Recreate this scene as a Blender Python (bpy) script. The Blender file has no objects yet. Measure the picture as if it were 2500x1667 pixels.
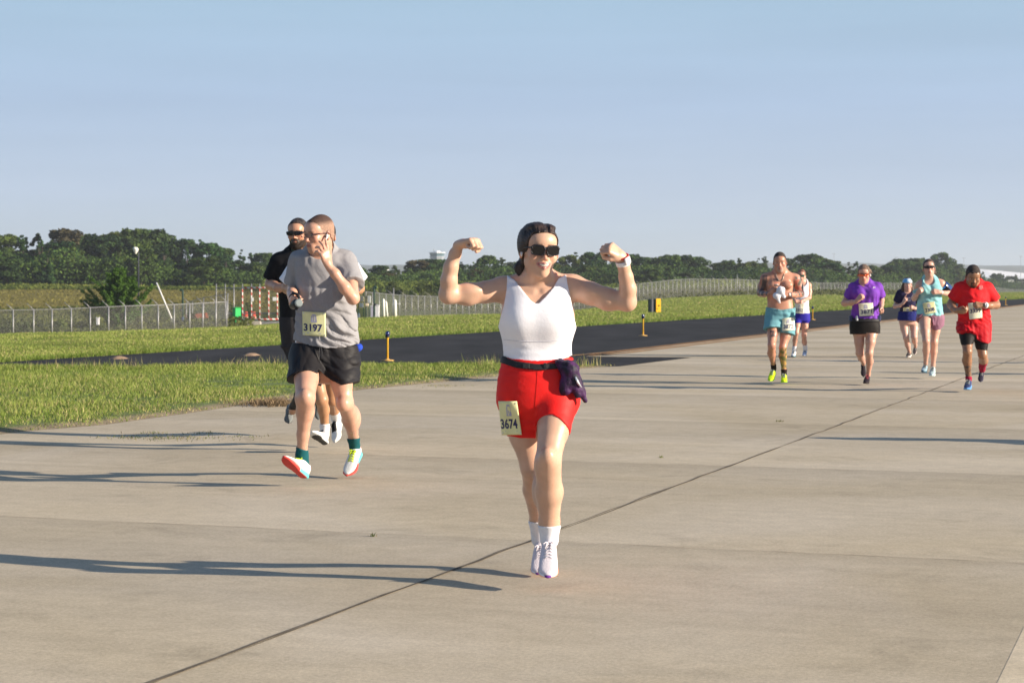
import bpy, math, random, time
import numpy as np
from mathutils import Vector, Matrix
T0 = time.time()
sc = bpy.context.scene
COL = sc.collection
# ---------------------------------------------------------------- camera, sky, sun, exposure
FPX, CU, CV, CAMH = 4861.0, 1250.0, 691.0, 1.367
cam_d = bpy.data.cameras.new('camera'); cam = bpy.data.objects.new('camera', cam_d); COL.objects.link(cam)
cam.location = (0, 0, CAMH); cam.rotation_euler = (math.radians(90), 0, 0)
cam_d.sensor_width = 36.0; cam_d.lens = FPX * 36 / 2500; cam_d.shift_y = -(833.5 - CV) / 2500
cam_d.clip_start = 0.1; cam_d.clip_end = 12000
cam_d.dof.use_dof = True; cam_d.dof.focus_distance = 12.0; cam_d.dof.aperture_fstop = 9.0
sc.camera = cam
SUN_EL = math.radians(15.5)
SUN_AZ = (0.952, -0.306)
sdir = Vector((SUN_AZ[0] * math.cos(SUN_EL), SUN_AZ[1] * math.cos(SUN_EL), math.sin(SUN_EL))).normalized()
sun_d = bpy.data.lights.new('sun', 'SUN'); sun_d.energy = 5.0; sun_d.angle = math.radians(0.5)
sun_d.color = (1.0, 0.87, 0.70)
sun = bpy.data.objects.new('sun', sun_d); COL.objects.link(sun)
sun.rotation_euler = sdir.to_track_quat('Z', 'Y').to_euler()
world = bpy.data.worlds.new('World'); sc.world = world; world.use_nodes = True
wn, wl = world.node_tree.nodes, world.node_tree.links
bg = wn['Background']
sky = wn.new('ShaderNodeTexSky'); sky.sky_type = 'NISHITA'; sky.sun_disc = False
sky.sun_elevation = SUN_EL; sky.sun_rotation = math.atan2(SUN_AZ[0], SUN_AZ[1])
sky.air_density = 1.0; sky.dust_density = 0.6; sky.ozone_density = 2.2; sky.altitude = 100
# thin high haze and cloud veil: bluish-white air, thickest near the horizon, slightly uneven
tc = wn.new('ShaderNodeTexCoord'); mp = wn.new('ShaderNodeMapping'); mp.inputs['Scale'].default_value = (1.6, 1.6, 22.0)
nz = wn.new('ShaderNodeTexNoise'); nz.inputs['Scale'].default_value = 2.2; nz.inputs['Detail'].default_value = 5; nz.inputs['Roughness'].default_value = 0.55
spz = wn.new('ShaderNodeSeparateXYZ'); cr = wn.new('ShaderNodeValToRGB'); mx = wn.new('ShaderNodeMix'); mx.data_type = 'RGBA'
els = [(0.0, (.495, .605, .680)), (.045, (.470, .572, .735)), (.09, (.405, .528, .722)), (.145, (.362, .520, .682)), (.5, (.20, .33, .56))]
while len(cr.color_ramp.elements) < len(els): cr.color_ramp.elements.new(.5)
for e, (p, c) in zip(cr.color_ramp.elements, els): e.position = p; e.color = (*c, 1)
gain = wn.new('ShaderNodeVectorMath'); gain.operation = 'SCALE'
nr = wn.new('ShaderNodeMapRange'); nr.inputs[1].default_value = .3; nr.inputs[2].default_value = .7; nr.inputs[3].default_value = 7.5; nr.inputs[4].default_value = 8.1
fz = wn.new('ShaderNodeMapRange'); fz.inputs[1].default_value = 0.16; fz.inputs[2].default_value = 0.42; fz.inputs[3].default_value = 0.92; fz.inputs[4].default_value = 0.2
wl.new(tc.outputs['Generated'], mp.inputs[0]); wl.new(mp.outputs[0], nz.inputs['Vector']); wl.new(nz.outputs['Fac'], nr.inputs[0])
wl.new(tc.outputs['Generated'], spz.inputs[0]); wl.new(spz.outputs['Z'], cr.inputs[0]); wl.new(cr.outputs[0], gain.inputs[0]); wl.new(nr.outputs[0], gain.inputs['Scale'])
wl.new(spz.outputs['Z'], fz.inputs[0]); wl.new(fz.outputs[0], mx.inputs[0]); wl.new(sky.outputs[0], mx.inputs[6]); wl.new(gain.outputs[0], mx.inputs[7])
wl.new(mx.outputs[2], bg.inputs['Color']); bg.inputs['Strength'].default_value = 0.0695
sc.view_settings.view_transform = 'Standard'; sc.view_settings.look = 'None'
sc.view_settings.exposure = 1.0; sc.view_settings.gamma = 1.0
sc.render.engine = 'CYCLES'
sc.cycles.max_bounces = 6; sc.cycles.transparent_max_bounces = 24; sc.cycles.volume_bounces = 0
sc.cycles.caustics_reflective = False; sc.cycles.caustics_refractive = False
sc.cycles.use_denoising = True

# ---------------------------------------------------------------- helpers
def PT(u, v, D):
    return np.array([(u - CU) * D / FPX, D, CAMH + (CV - v) * D / FPX])
def ZV(v, D): return CAMH + (CV - v) * D / FPX
rng = np.random.default_rng(7)
def lin(r, g, b):
    f = lambda c: (c / 255 / 12.92) if c / 255 <= 0.04045 else ((c / 255 + 0.055) / 1.055) ** 2.4
    return (f(r), f(g), f(b))
MATS = {}
def mat(name, color=(0.5, 0.5, 0.5), rough=0.8, var=0.0, vscale=8.0, bump=0.0, bscale=60.0, attr=None, spec=0.3, metal=0.0, sss=0.0, color2=None, stretch=None, detail=4, sheen=0.0, coat=0.0, objvar=0.0):
    if name in MATS: return MATS[name]
    m = bpy.data.materials.new(name); m.use_nodes = True; MATS[name] = m
    n, l = m.node_tree.nodes, m.node_tree.links
    b = n['Principled BSDF']
    b.inputs['Roughness'].default_value = rough; b.inputs['Metallic'].default_value = metal
    b.inputs['Specular IOR Level'].default_value = spec
    if sheen: b.inputs['Sheen Weight'].default_value = sheen
    if coat: b.inputs['Coat Weight'].default_value = coat; b.inputs['Coat Roughness'].default_value = 0.08
    if sss:
        b.inputs['Subsurface Weight'].default_value = sss; b.inputs['Subsurface Radius'].default_value = (1.0, 0.35, 0.2)
        b.inputs['Subsurface Scale'].default_value = 0.012
    geo = n.new('ShaderNodeTexCoord'); vec = geo.outputs['Object']
    if stretch:
        mpp = n.new('ShaderNodeMapping'); mpp.inputs['Scale'].default_value = stretch; l.new(vec, mpp.inputs[0]); vec = mpp.outputs[0]
    if attr:
        a = n.new('ShaderNodeAttribute'); a.attribute_name = attr; src = a.outputs['Color']
    else:
        rgb = n.new('ShaderNodeRGB'); rgb.outputs[0].default_value = (*color, 1); src = rgb.outputs[0]
    if var or color2:
        t = n.new('ShaderNodeTexNoise'); t.inputs['Scale'].default_value = vscale; t.inputs['Detail'].default_value = detail
        l.new(vec, t.inputs['Vector'])
        if color2:
            cr = n.new('ShaderNodeMapRange'); cr.inputs[1].default_value = 0.38; cr.inputs[2].default_value = 0.62
            l.new(t.outputs['Fac'], cr.inputs[0])
            mm = n.new('ShaderNodeMix'); mm.data_type = 'RGBA'; l.new(cr.outputs[0], mm.inputs[0]); l.new(src, mm.inputs[6]); mm.inputs[7].default_value = (*color2, 1)
            src = mm.outputs[2]
        if var:
            cr = n.new('ShaderNodeMapRange'); cr.inputs[1].default_value = 0.3; cr.inputs[2].default_value = 0.7
            cr.inputs[3].default_value = 1 - var; cr.inputs[4].default_value = 1 + var
            l.new(t.outputs['Fac'], cr.inputs[0])
            vm = n.new('ShaderNodeVectorMath'); vm.operation = 'SCALE'; l.new(src, vm.inputs[0]); l.new(cr.outputs[0], vm.inputs['Scale']); src = vm.outputs[0]
    if objvar:
        oi = n.new('ShaderNodeObjectInfo'); cr = n.new('ShaderNodeMapRange'); cr.inputs[3].default_value = 1 - objvar; cr.inputs[4].default_value = 1 + objvar
        l.new(oi.outputs['Random'], cr.inputs[0])
        vm = n.new('ShaderNodeVectorMath'); vm.operation = 'SCALE'; l.new(src, vm.inputs[0]); l.new(cr.outputs[0], vm.inputs['Scale']); src = vm.outputs[0]
    l.new(src, b.inputs['Base Color'])
    if bump:
        t2 = n.new('ShaderNodeTexNoise'); t2.inputs['Scale'].default_value = bscale; t2.inputs['Detail'].default_value = 3; l.new(vec, t2.inputs['Vector'])
        bp = n.new('ShaderNodeBump'); bp.inputs['Strength'].default_value = bump; bp.inputs['Distance'].default_value = 0.01
        l.new(t2.outputs['Fac'], bp.inputs['Height']); l.new(bp.outputs[0], b.inputs['Normal'])
    return m

def tag(o, label=None, cat=None, group=None, kind=None):
    if label: o['label'] = label
    if cat: o['category'] = cat
    if group: o['group'] = group
    if kind: o['kind'] = kind
    return o
def empty(name, loc, label=None, cat=None, group=None):
    o = bpy.data.objects.new(name, None); COL.objects.link(o); o.location = tuple(float(x) for x in loc); o.empty_display_size = 0.1
    return tag(o, label, cat, group)
def mesh_np(name, V, F, mats, parent=None, base=None, smooth=True, mi=None, col=None):
    """F: int array (n,3) or (n,4) or list of polygons."""
    V = np.asarray(V, dtype=np.float64)
    if base is not None: V = V - np.asarray(base)[None]
    me = bpy.data.meshes.new(name)
    if isinstance(F, np.ndarray):
        k = F.shape[1]; nf = len(F)
        me.vertices.add(len(V)); me.vertices.foreach_set('co', V.astype(np.float32).ravel())
        me.loops.add(nf * k); me.loops.foreach_set('vertex_index', F.astype(np.int32).ravel())
        me.polygons.add(nf); me.polygons.foreach_set('loop_start', np.arange(0, nf * k, k, dtype=np.int32))
        me.polygons.foreach_set('loop_total', np.full(nf, k, dtype=np.int32))
        me.update(calc_edges=True)
    else:
        me.from_pydata(V.tolist(), [], F); me.update()
    if mi is not None: me.polygons.foreach_set('material_index', np.asarray(mi, dtype=np.int32))
    me.polygons.foreach_set('use_smooth', np.full(len(me.polygons), bool(smooth)))
    if col is not None:
        ca = me.color_attributes.new('col', 'FLOAT_COLOR', 'POINT')
        c4 = np.ones((len(V), 4), dtype=np.float32); c4[:, :3] = col; ca.data.foreach_set('color', c4.ravel())
    for m in (mats if isinstance(mats, (list, tuple)) else [mats]): me.materials.append(m)
    o = bpy.data.objects.new(name, me); COL.objects.link(o)
    if parent is not None: o.parent = parent
    return o
def copy_tree(o, parent=None):
    c = o.copy(); COL.objects.link(c)
    if parent is not None: c.parent = parent; c.matrix_parent_inverse = o.matrix_parent_inverse
    for ch in [x for x in o.children]: copy_tree(ch, c)
    return c

class MB:
    """collects boxes, tubes, prisms into one mesh"""
    def __init__(s): s.V = []; s.F = []; s.M = []; s.n = 0
    def add(s, V, F, m=0):
        V = np.asarray(V, float); s.V.append(V); s.F += [[i + s.n for i in f] for f in F]; s.M += [m] * len(F); s.n += len(V); return s
    def box(s, c, d, R=None, m=0, bev=0.0):
        c = np.asarray(c, float); h = np.asarray(d, float) / 2
        if bev <= 0:
            V = np.array([[x, y, z] for x in (-1, 1) for y in (-1, 1) for z in (-1, 1)], float) * h
            F = [[0, 1, 3, 2], [4, 6, 7, 5], [0, 4, 5, 1], [2, 3, 7, 6], [0, 2, 6, 4], [1, 5, 7, 3]]
        else:
            b = min(bev, h.min() * 0.9); V = []; F = []
            prof = [(-1, -1), (1, -1), (1, 1), (-1, 1)]
            rings = [(-h[2], -b), (-h[2] + b, 0), (h[2] - b, 0), (h[2], -b)]
            for z, off in rings:
                hx, hy = h[0] + off, h[1] + off
                for (sx, sy) in prof:
                    if sx * sy > 0: V += [[sx * (hx), sy * (hy - b), z], [sx * (hx - b), sy * hy, z]]
                    else: V += [[sx * (hx - b), sy * hy, z], [sx * hx, sy * (hy - b), z]]
            V = np.array(V)
            for r in range(3):
                for i in range(8):
                    j = (i + 1) % 8; F.append([r * 8 + i, r * 8 + j, (r + 1) * 8 + j, (r + 1) * 8 + i])
            F.append(list(range(7, -1, -1))); F.append(list(range(24, 32)))
        if R is not None: V = V @ np.asarray(R).T
        return s.add(V + c, F, m)
    def tube(s, pts, r, n=8, m=0, caps=True):
        pts = [np.asarray(p, float) for p in pts]; k = len(pts)
        rr = r if isinstance(r, (list, tuple)) else [r] * k
        V = []; F = []
        prev = None
        for i, p in enumerate(pts):
            d = (pts[min(i + 1, k - 1)] - pts[max(i - 1, 0)]); d = d / (np.linalg.norm(d) + 1e-12)
            if prev is None:
                a = np.array([0, 0, 1.0]) if abs(d[2]) < 0.9 else np.array([1.0, 0, 0]); x = np.cross(a, d)
            else: x = prev - d * np.dot(prev, d)
            x /= np.linalg.norm(x); prev = x; y = np.cross(d, x)
            for j in range(n):
                t = 2 * math.pi * j / n; V.append(p + rr[i] * (math.cos(t) * x + math.sin(t) * y))
        for i in range(k - 1):
            for j in range(n):
                a = i * n + j; b = i * n + (j + 1) % n; F.append([a, b, b + n, a + n])
        if caps: F.append(list(range(n - 1, -1, -1))); F.append(list(range((k - 1) * n, k * n)))
        return s.add(V, F, m)
    def lathe(s, c, prof, n=16, m=0):
        V = []; F = []; k = len(prof)
        for (r, z) in prof:
            for j in range(n):
                t = 2 * math.pi * j / n; V.append([c[0] + r * math.cos(t), c[1] + r * math.sin(t), c[2] + z])
        for i in range(k - 1):
            for j in range(n):
                a = i * n + j; b = i * n + (j + 1) % n; F.append([a, b, b + n, a + n])
        F.append(list(range(n - 1, -1, -1))); F.append(list(range((k - 1) * n, k * n)))
        return s.add(V, F, m)
    def build(s, name, mats, parent=None, base=None, smooth=False):
        V = np.concatenate(s.V)
        return mesh_np(name, V, s.F, mats, parent, base, smooth, s.M)

# ---------------------------------------------------------------- signed-distance modelling
def smin(a, b, k):
    if k <= 0: return np.minimum(a, b)
    h = np.maximum(k - np.abs(a - b), 0) / k
    return np.minimum(a, b) - h * h * k * 0.25
class Cone:
    def __init__(s, a, b, ra, rb, k=0.02, op=1, cap=False, capa=False):
        s.a = np.asarray(a, float); s.b = np.asarray(b, float); s.ra, s.rb, s.k, s.op, s.cap, s.capa = ra, rb, k, op, cap, capa
        s.ab = s.b - s.a; s.L2 = float(s.ab @ s.ab) + 1e-12
    def d(s, P):
        q = P - s.a; t0 = (q @ s.ab) / s.L2; t = np.clip(t0, 0, 1)
        c = q - t[:, None] * s.ab
        dd = np.sqrt((c * c).sum(1)) - (s.ra + (s.rb - s.ra) * t)
        L = math.sqrt(s.L2)
        if s.cap: dd = np.maximum(dd, (t0 - 1) * L)
        if s.capa: dd = np.maximum(dd, -t0 * L)
        return dd
class Ell:
    def __init__(s, c, r, R=None, k=0.02, op=1):
        s.c = np.asarray(c, float); s.r = np.asarray(r, float); s.R = R; s.k, s.op = k, op
    def d(s, P):
        q = P - s.c
        if s.R is not None: q = q @ s.R
        q = q / s.r; k0 = np.sqrt((q * q).sum(1)); q = q / s.r; k1 = np.sqrt((q * q).sum(1)) + 1e-9
        return k0 * (k0 - 1) / k1
class Loft:
    """stations (t, cx, cy, rx, ry) along local z"""
    def __init__(s, st, R=None, o=(0, 0, 0), k=0.02, op=1, n=2.3, cap=0.03, flat=False):
        st = np.array(sorted([tuple(x) for x in st])); s.o = np.asarray(o, float); s.R = R; s.k, s.op, s.n, s.cap, s.flat = k, op, n, cap, flat
        t = st[:, 0]; N = 160; s.t0, s.t1 = t[0], t[-1]; tt = np.linspace(t[0], t[-1], N)
        m = np.gradient(st[:, 1:], t, axis=0)
        i = np.clip(np.searchsorted(t, tt, side='right') - 1, 0, len(t) - 2)
        h = (t[i + 1] - t[i]); x = ((tt - t[i]) / h)[:, None]; h = h[:, None]
        y0, y1, m0, m1 = st[i, 1:], st[i + 1, 1:], m[i], m[i + 1]
        s.tab = (2 * x**3 - 3 * x**2 + 1) * y0 + (x**3 - 2 * x**2 + x) * h * m0 + (-2 * x**3 + 3 * x**2) * y1 + (x**3 - x**2) * h * m1
        s.tab[:, 2:] = np.maximum(s.tab[:, 2:], 0.004); s.N = N
    def d(s, P):
        q = P - s.o
        if s.R is not None: q = q @ s.R
        z = q[:, 2]; f = np.clip((z - s.t0) / (s.t1 - s.t0) * (s.N - 1), 0, s.N - 1.001); i = f.astype(int); w = (f - i)[:, None]
        T = s.tab[i] * (1 - w) + s.tab[i + 1] * w
        ax = np.abs(q[:, 0] - T[:, 0]) / T[:, 2]; ay = np.abs(q[:, 1] - T[:, 1]) / T[:, 3]
        ez = np.maximum(np.maximum(s.t0 - z, z - s.t1), 0)
        if s.flat: az = 0 * ez
        else: az = ez / s.cap
        n = s.n
        k0 = (ax**n + ay**n + az**n) ** (1 / n) + 1e-9
        g = np.sqrt((ax / T[:, 2])**2 + (ay / T[:, 3])**2 + (az / s.cap)**2) / k0 + 1e-9
        dd = (k0 - 1) / g * np.clip(0.75 + 0 * k0, 0, 1)
        dd = np.maximum(dd, -np.minimum(T[:, 2], T[:, 3]))
        if s.flat: dd = np.maximum(dd, np.maximum(s.t0 - z, z - s.t1))
        return dd
class Shape:
    def __init__(s, prims, off=0.0, cuts=(), disp=None, dispmax=0.0):
        s.prims = list(prims); s.off = off; s.cuts = list(cuts); s.disp = disp; s.dm = dispmax
    def ev(s, P, act=None):
        out = None
        for i, p in enumerate(s.prims):
            if act is not None and not act[i]: continue
            d = p.d(P)
            if out is None: out = d if p.op > 0 else np.full(len(P), 1.0)
            elif p.op > 0: out = smin(out, d, p.k)
            else: out = -smin(-out, d, p.k)
        if out is None: out = np.full(len(P), 1.0)
        out = out - s.off
        if s.disp is not None: out = out + s.disp(P)
        for c in s.cuts: out = np.maximum(out, c(P))
        return out
    def normal(s, P, e=0.002):
        g = np.stack([s.ev(P + np.array(v) * e) - s.ev(P - np.array(v) * e) for v in ((1, 0, 0), (0, 1, 0), (0, 0, 1))], 1)
        return g / (np.linalg.norm(g, axis=1, keepdims=True) + 1e-9)
    def mesh(s, lo, hi, h):
        lo = np.asarray(lo, float); hi = np.asarray(hi, float); B = 12
        nb = np.maximum(1, np.ceil((hi - lo) / (h * B)).astype(int))
        N = nb * B + 1
        vol = np.ones(tuple(N), dtype=np.float32)
        bi = np.stack(np.meshgrid(*[np.arange(k) for k in nb], indexing='ij'), -1).reshape(-1, 3)
        ctr = lo + (bi + 0.5) * B * h; R = B * h * 0.87 + 0.012
        dp = np.stack([p.d(ctr) for p in s.prims], 1)
        cc = s.ev(ctr)
        actb = np.abs(cc) < R * 1.25 + s.dm
        g = np.arange(B + 1) * h; G = np.stack(np.meshgrid(g, g, g, indexing='ij'), -1).reshape(-1, 3)
        for q in np.nonzero(~actb & (cc < 0))[0]:
            i, j, k = bi[q] * B; vol[i:i + B + 1, j:j + B + 1, k:k + B + 1] = -1
        ks = np.array([p.k for p in s.prims])
        for q in np.nonzero(actb)[0]:
            a = dp[q] < R * 1.25 + ks + abs(s.off) + 0.01
            if not a.any(): a = dp[q] <= dp[q].min()
            i, j, k = bi[q] * B
            vol[i:i + B + 1, j:j + B + 1, k:k + B + 1] = s.ev(G + (lo + bi[q] * B * h), a).reshape(B + 1, B + 1, B + 1)
        return surface_nets(vol, lo, h)
def surface_nets(vol, lo, h):
    ins = vol < 0
    c = np.zeros(tuple(np.array(vol.shape) - 1), dtype=np.int8)
    for a in (0, 1):
        for b in (0, 1):
            for d in (0, 1):
                c += ins[a:a + c.shape[0], b:b + c.shape[1], d:d + c.shape[2]]
    act = (c > 0) & (c < 8)
    I, J, K = np.nonzero(act)
    if len(I) == 0: return np.zeros((0, 3)), np.zeros((0, 4), int)
    idx = np.full(c.shape, -1, dtype=np.int32); idx[act] = np.arange(len(I))
    corners = [(0, 0, 0), (1, 0, 0), (0, 1, 0), (1, 1, 0), (0, 0, 1), (1, 0, 1), (0, 1, 1), (1, 1, 1)]
    val = [vol[I + a, J + b, K + d] for a, b, d in corners]
    pos = np.zeros((len(I), 3)); cnt = np.zeros(len(I))
    for p, q in [(0, 1), (2, 3), (4, 5), (6, 7), (0, 2), (1, 3), (4, 6), (5, 7), (0, 4), (1, 5), (2, 6), (3, 7)]:
        va, vb = val[p], val[q]; x = (va < 0) != (vb < 0)
        t = np.where(x, va / np.where(x, va - vb, 1), 0)
        pa = np.array(corners[p], float); pb = np.array(corners[q], float)
        pos += np.where(x[:, None], pa + t[:, None] * (pb - pa), 0); cnt += x
    V = lo + h * (np.stack([I, J, K], 1) + pos / cnt[:, None])
    Fs = []
    def quads(axis):
        sl0 = [slice(None)] * 3; sl1 = [slice(None)] * 3; sl0[axis] = slice(0, -1); sl1[axis] = slice(1, None)
        A = ins[tuple(sl0)]; Bv = ins[tuple(sl1)]
        x = A != Bv
        o = [k for k in range(3) if k != axis]
        ii = np.array(np.nonzero(x)).T
        ok = (ii[:, o[0]] > 0) & (ii[:, o[1]] > 0) & (ii[:, o[0]] < c.shape[o[0]]) & (ii[:, o[1]] < c.shape[o[1]])
        ii = ii[ok]; sgn = A[tuple(ii.T)]
        def at(da, db):
            j = ii.copy(); j[:, o[0]] -= da; j[:, o[1]] -= db; return idx[tuple(j.T)]
        q = np.stack([at(1, 1), at(0, 1), at(0, 0), at(1, 0)], 1)
        flip = (sgn if axis != 1 else ~sgn)
        q[~flip] = q[~flip][:, ::-1]
        Fs.append(q[(q >= 0).all(1)])
    for ax in range(3): quads(ax)
    return V, np.concatenate(Fs)
def bounds(prims, pad=0.03):
    lo = np.full(3, 1e9); hi = np.full(3, -1e9)
    for p in prims:
        if p.op < 0: continue
        if isinstance(p, Cone):
            for c, r in ((p.a, p.ra), (p.b, p.rb)): lo = np.minimum(lo, c - r); hi = np.maximum(hi, c + r)
        elif isinstance(p, Ell): r = p.r.max(); lo = np.minimum(lo, p.c - r); hi = np.maximum(hi, p.c + r)
        else:
            T = p.tab; t = np.linspace(p.t0, p.t1, p.N)
            ex = [(-p.cap, 0), (p.cap, -1)]
            pts = []
            for sx in (-1, 1):
                for sy in (-1, 1): pts.append(np.stack([T[:, 0] + sx * T[:, 2], T[:, 1] + sy * T[:, 3], t], 1))
            pts = np.concatenate(pts); pts = np.concatenate([pts - [0, 0, p.cap], pts + [0, 0, p.cap]])
            if p.R is not None: pts = pts @ p.R.T
            pts = pts + p.o; lo = np.minimum(lo, pts.min(0)); hi = np.maximum(hi, pts.max(0))
    return lo - pad, hi + pad
def sdf_obj(name, shape, h, mats, parent, base, lohi=None, colf=None, smooth=True):
    lo, hi = lohi if lohi is not None else bounds(shape.prims, 0.02 + shape.off + shape.dm)
    V, F = shape.mesh(lo, hi, h)
    if len(V) == 0:
        print('EMPTY MESH', name); return None
    col = colf(V) if colf is not None else None
    return mesh_np(name, V, F, mats, parent, base, smooth, None, col)
def folds(seed, amp, wl, dirs=None, sharp=1.0):
    r = np.random.default_rng(seed); W = []
    for i in range(5):
        d = np.array(dirs[i % len(dirs)], float) + r.normal(0, 0.22, 3) if dirs else r.normal(0, 1, 3)
        d /= np.linalg.norm(d); W.append((d * 2 * math.pi / (wl * r.uniform(0.7, 1.5)), r.uniform(0, 6.28), r.uniform(0.5, 1.0)))
    wd = [(r.normal(0, 1, 3) * 12, r.uniform(0, 6.28)) for _ in range(3)]
    def f(P):
        w = sum(np.sin(P @ k + p) for k, p in wd) * 0.9; s = 0
        for i, (k, p, a) in enumerate(W): s = s + a * (1 - 2 * np.abs(np.sin(0.5 * (P @ k + p + w * (1 + 0.3 * i)))) ** sharp)
        m = 0.6 + 0.4 * np.sin(P @ (wd[0][0] * 0.7) + 1.3)
        return s * amp / 3 * m
    return f
def unit(v): v = np.asarray(v, float); return v / (np.linalg.norm(v) + 1e-12)
def rot(yaw, pitch, roll):
    y, p, r = [math.radians(a) for a in (yaw, pitch, roll)]
    Rz = np.array([[math.cos(y), -math.sin(y), 0], [math.sin(y), math.cos(y), 0], [0, 0, 1]])
    Rx = np.array([[1, 0, 0], [0, math.cos(p), -math.sin(p)], [0, math.sin(p), math.cos(p)]])
    Ry = np.array([[math.cos(r), 0, math.sin(r)], [0, 1, 0], [-math.sin(r), 0, math.cos(r)]])
    return Rz @ Rx @ Ry
# ---------------------------------------------------------------- people
def head_prims(H, R, s, o):
    """o: options. Head frame: -y is the face, z up, metres for a 233 mm head."""
    E = lambda c, r, k=0.02, op=1, tilt=None: Ell(H(c), np.array(r) * s, R if tilt is None else R @ tilt, k * s, op)
    C = lambda a, b, ra, rb, k=0.02, op=1: Cone(H(a), H(b), ra * s, rb * s, k * s, op)
    w = o.get('w', 1.0); fm = o.get('fem', 0); jw = 1 - .13 * fm
    P = [E((0, .022, .032), (.073 * w, .094, .086)), E((0, -.022, -.022), (.062 * w * (1 - .03 * fm), .066, .084 - .003 * fm), .03),
         E((0, -.05, .045), (.058 * w, .045, .045), .03),
         C((-.044 * w * jw, .005, -.055), (-.012, -.060, -.092), .020 - .003 * fm, .018 - .004 * fm, .03), C((.044 * w * jw, .005, -.055), (.012, -.060, -.092), .020 - .003 * fm, .018 - .004 * fm, .03),
         E((0, -.070, -.097), (.018 - .003 * fm, .015, .014), .025),
         E((-.040 * w, -.062, -.022), (.022, .022, .022), .02), E((.040 * w, -.062, -.022), (.022, .022, .022), .02)]
    if not fm: P.append(C((-.030, -.080, .024), (.030, -.080, .024), .010, .010, .018))
    P += [E((-.031, -.098, .004), (.017, .013, .011), .012, -1), E((.031, -.098, .004), (.017, .013, .011), .012, -1),
         E((-.031, -.078, .003), (.0125, .0115, .010), .003), E((.031, -.078, .003), (.0125, .0115, .010), .003),
         C((0, -.084, .012), (0, -.103 + .003 * fm, -.026), .0070 - .001 * fm, .0100 - .0018 * fm, .010), E((0, -.106 + .002 * fm, -.029), (.0100 - .0015 * fm, .010, .0085), .006),
         E((-.012 + .0015 * fm, -.095, -.033), (.0075, .009, .0065), .005), E((.012 - .0015 * fm, -.095, -.033), (.0075, .009, .0065), .005),
         E((0, -.078, -.062), (.030, .018, .022), .02)]
    if o.get('smile'):
        P += [E((0, -.100, -.0625), (.024, .014, .0065), .004, -1), E((0, -.086, -.0605), (.023, .012, .008), .002),
              C((-.031, -.076, -.051), (0, -.0985, -.0545), .003, .0045, .004), C((.031, -.076, -.051), (0, -.0985, -.0545), .003, .0045, .004),
              C((-.030, -.076, -.053), (0, -.0945, -.0750), .003, .006, .004), C((.030, -.076, -.053), (0, -.0945, -.0750), .003, .006, .004),
              E((-.043, -.066, -.036), (.016, .016, .016), .012), E((.043, -.066, -.036), (.016, .016, .016), .012)]
    else:
        P += [C((-.022, -.088, -.059), (0, -.096, -.056), .003, .005, .005), C((.022, -.088, -.059), (0, -.096, -.056), .003, .005, .005),
              C((-.020, -.088, -.064), (0, -.094, -.067), .003, .006, .004), C((.020, -.088, -.064), (0, -.094, -.067), .003, .006, .004),
              C((-.022, -.100, -.0610), (.022, -.100, -.0610), .003, .003, .003, -1)]
    for sg in (-1, 1):
        t = rot(sg * 22, -12, 0)
        P += [E((sg * .077 * w, .014, -.008), (.0085, .018, .031), .006, 1, t), E((sg * .085 * w, .010, -.004), (.007, .010, .018), .004, -1, t)]
    return P
def skull_prims(H, R, s, o, fat=0.0, back=0.0):
    w = o.get('w', 1.0)
    return [Ell(H((0, .022 + back * .5, .032)), np.array((.073 * w + fat, .094 + fat + back * .5, .086 + fat)) * s, R, .03 * s),
            Ell(H((0, -.05, .045)), np.array((.058 * w + fat, .045 + fat, .045 + fat)) * s, R, .03 * s),
            Ell(H((0, .045, -.035)), np.array((.058 * w + fat, .058 + fat, .06 + fat)) * s, R, .03 * s)]
def hair_cut(o0, R, s, line, side_x=0.060, wig=0.0):
    """line: list of (y, z) – hair kept above"""
    ys = [a for a, b in line]; zs = [b for a, b in line]
    def f(P):
        q = (P - o0) @ R / s
        z = np.interp(q[:, 1], ys, zs) - np.clip(np.abs(q[:, 0]) / .07, 0, 1.0)**2 * 0.012 * (q[:, 1] < -.02)
        z = z + .010 * np.exp(-((np.abs(q[:, 0]) - .046) / .014)**2) * (q[:, 1] < -.04)
        if wig: z = z + wig * np.sin(q[:, 0] * 260) + wig * np.sin(q[:, 0] * 110 + 1)
        return (z - q[:, 2]) * s * 0.8
    return f
LINE_SHORT = [(-.12, .096), (-.085, .093), (-.062, .080), (-.044, .058), (-.026, .018), (-.010, -.012), (.000, -.004), (.012, .026), (.030, .018), (.045, -.03), (.08, -.055), (.12, -.06)]
LINE_LONG = [(-.12, .090), (-.085, .086), (-.066, .074), (-.052, .048), (-.040, .014), (-.020, -.004), (.0, .004), (.015, .008), (.030, -.02), (.045, -.06), (.08, -.075), (.12, -.08)]
LINE_BALD = [(-.12, .094), (-.085, .092), (-.060, .078), (-.040, .055), (-.022, .020), (-.010, -.010), (.000, -.004), (.012, .026), (.030, .018), (.045, -.03), (.08, -.055), (.12, -.06)]

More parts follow.
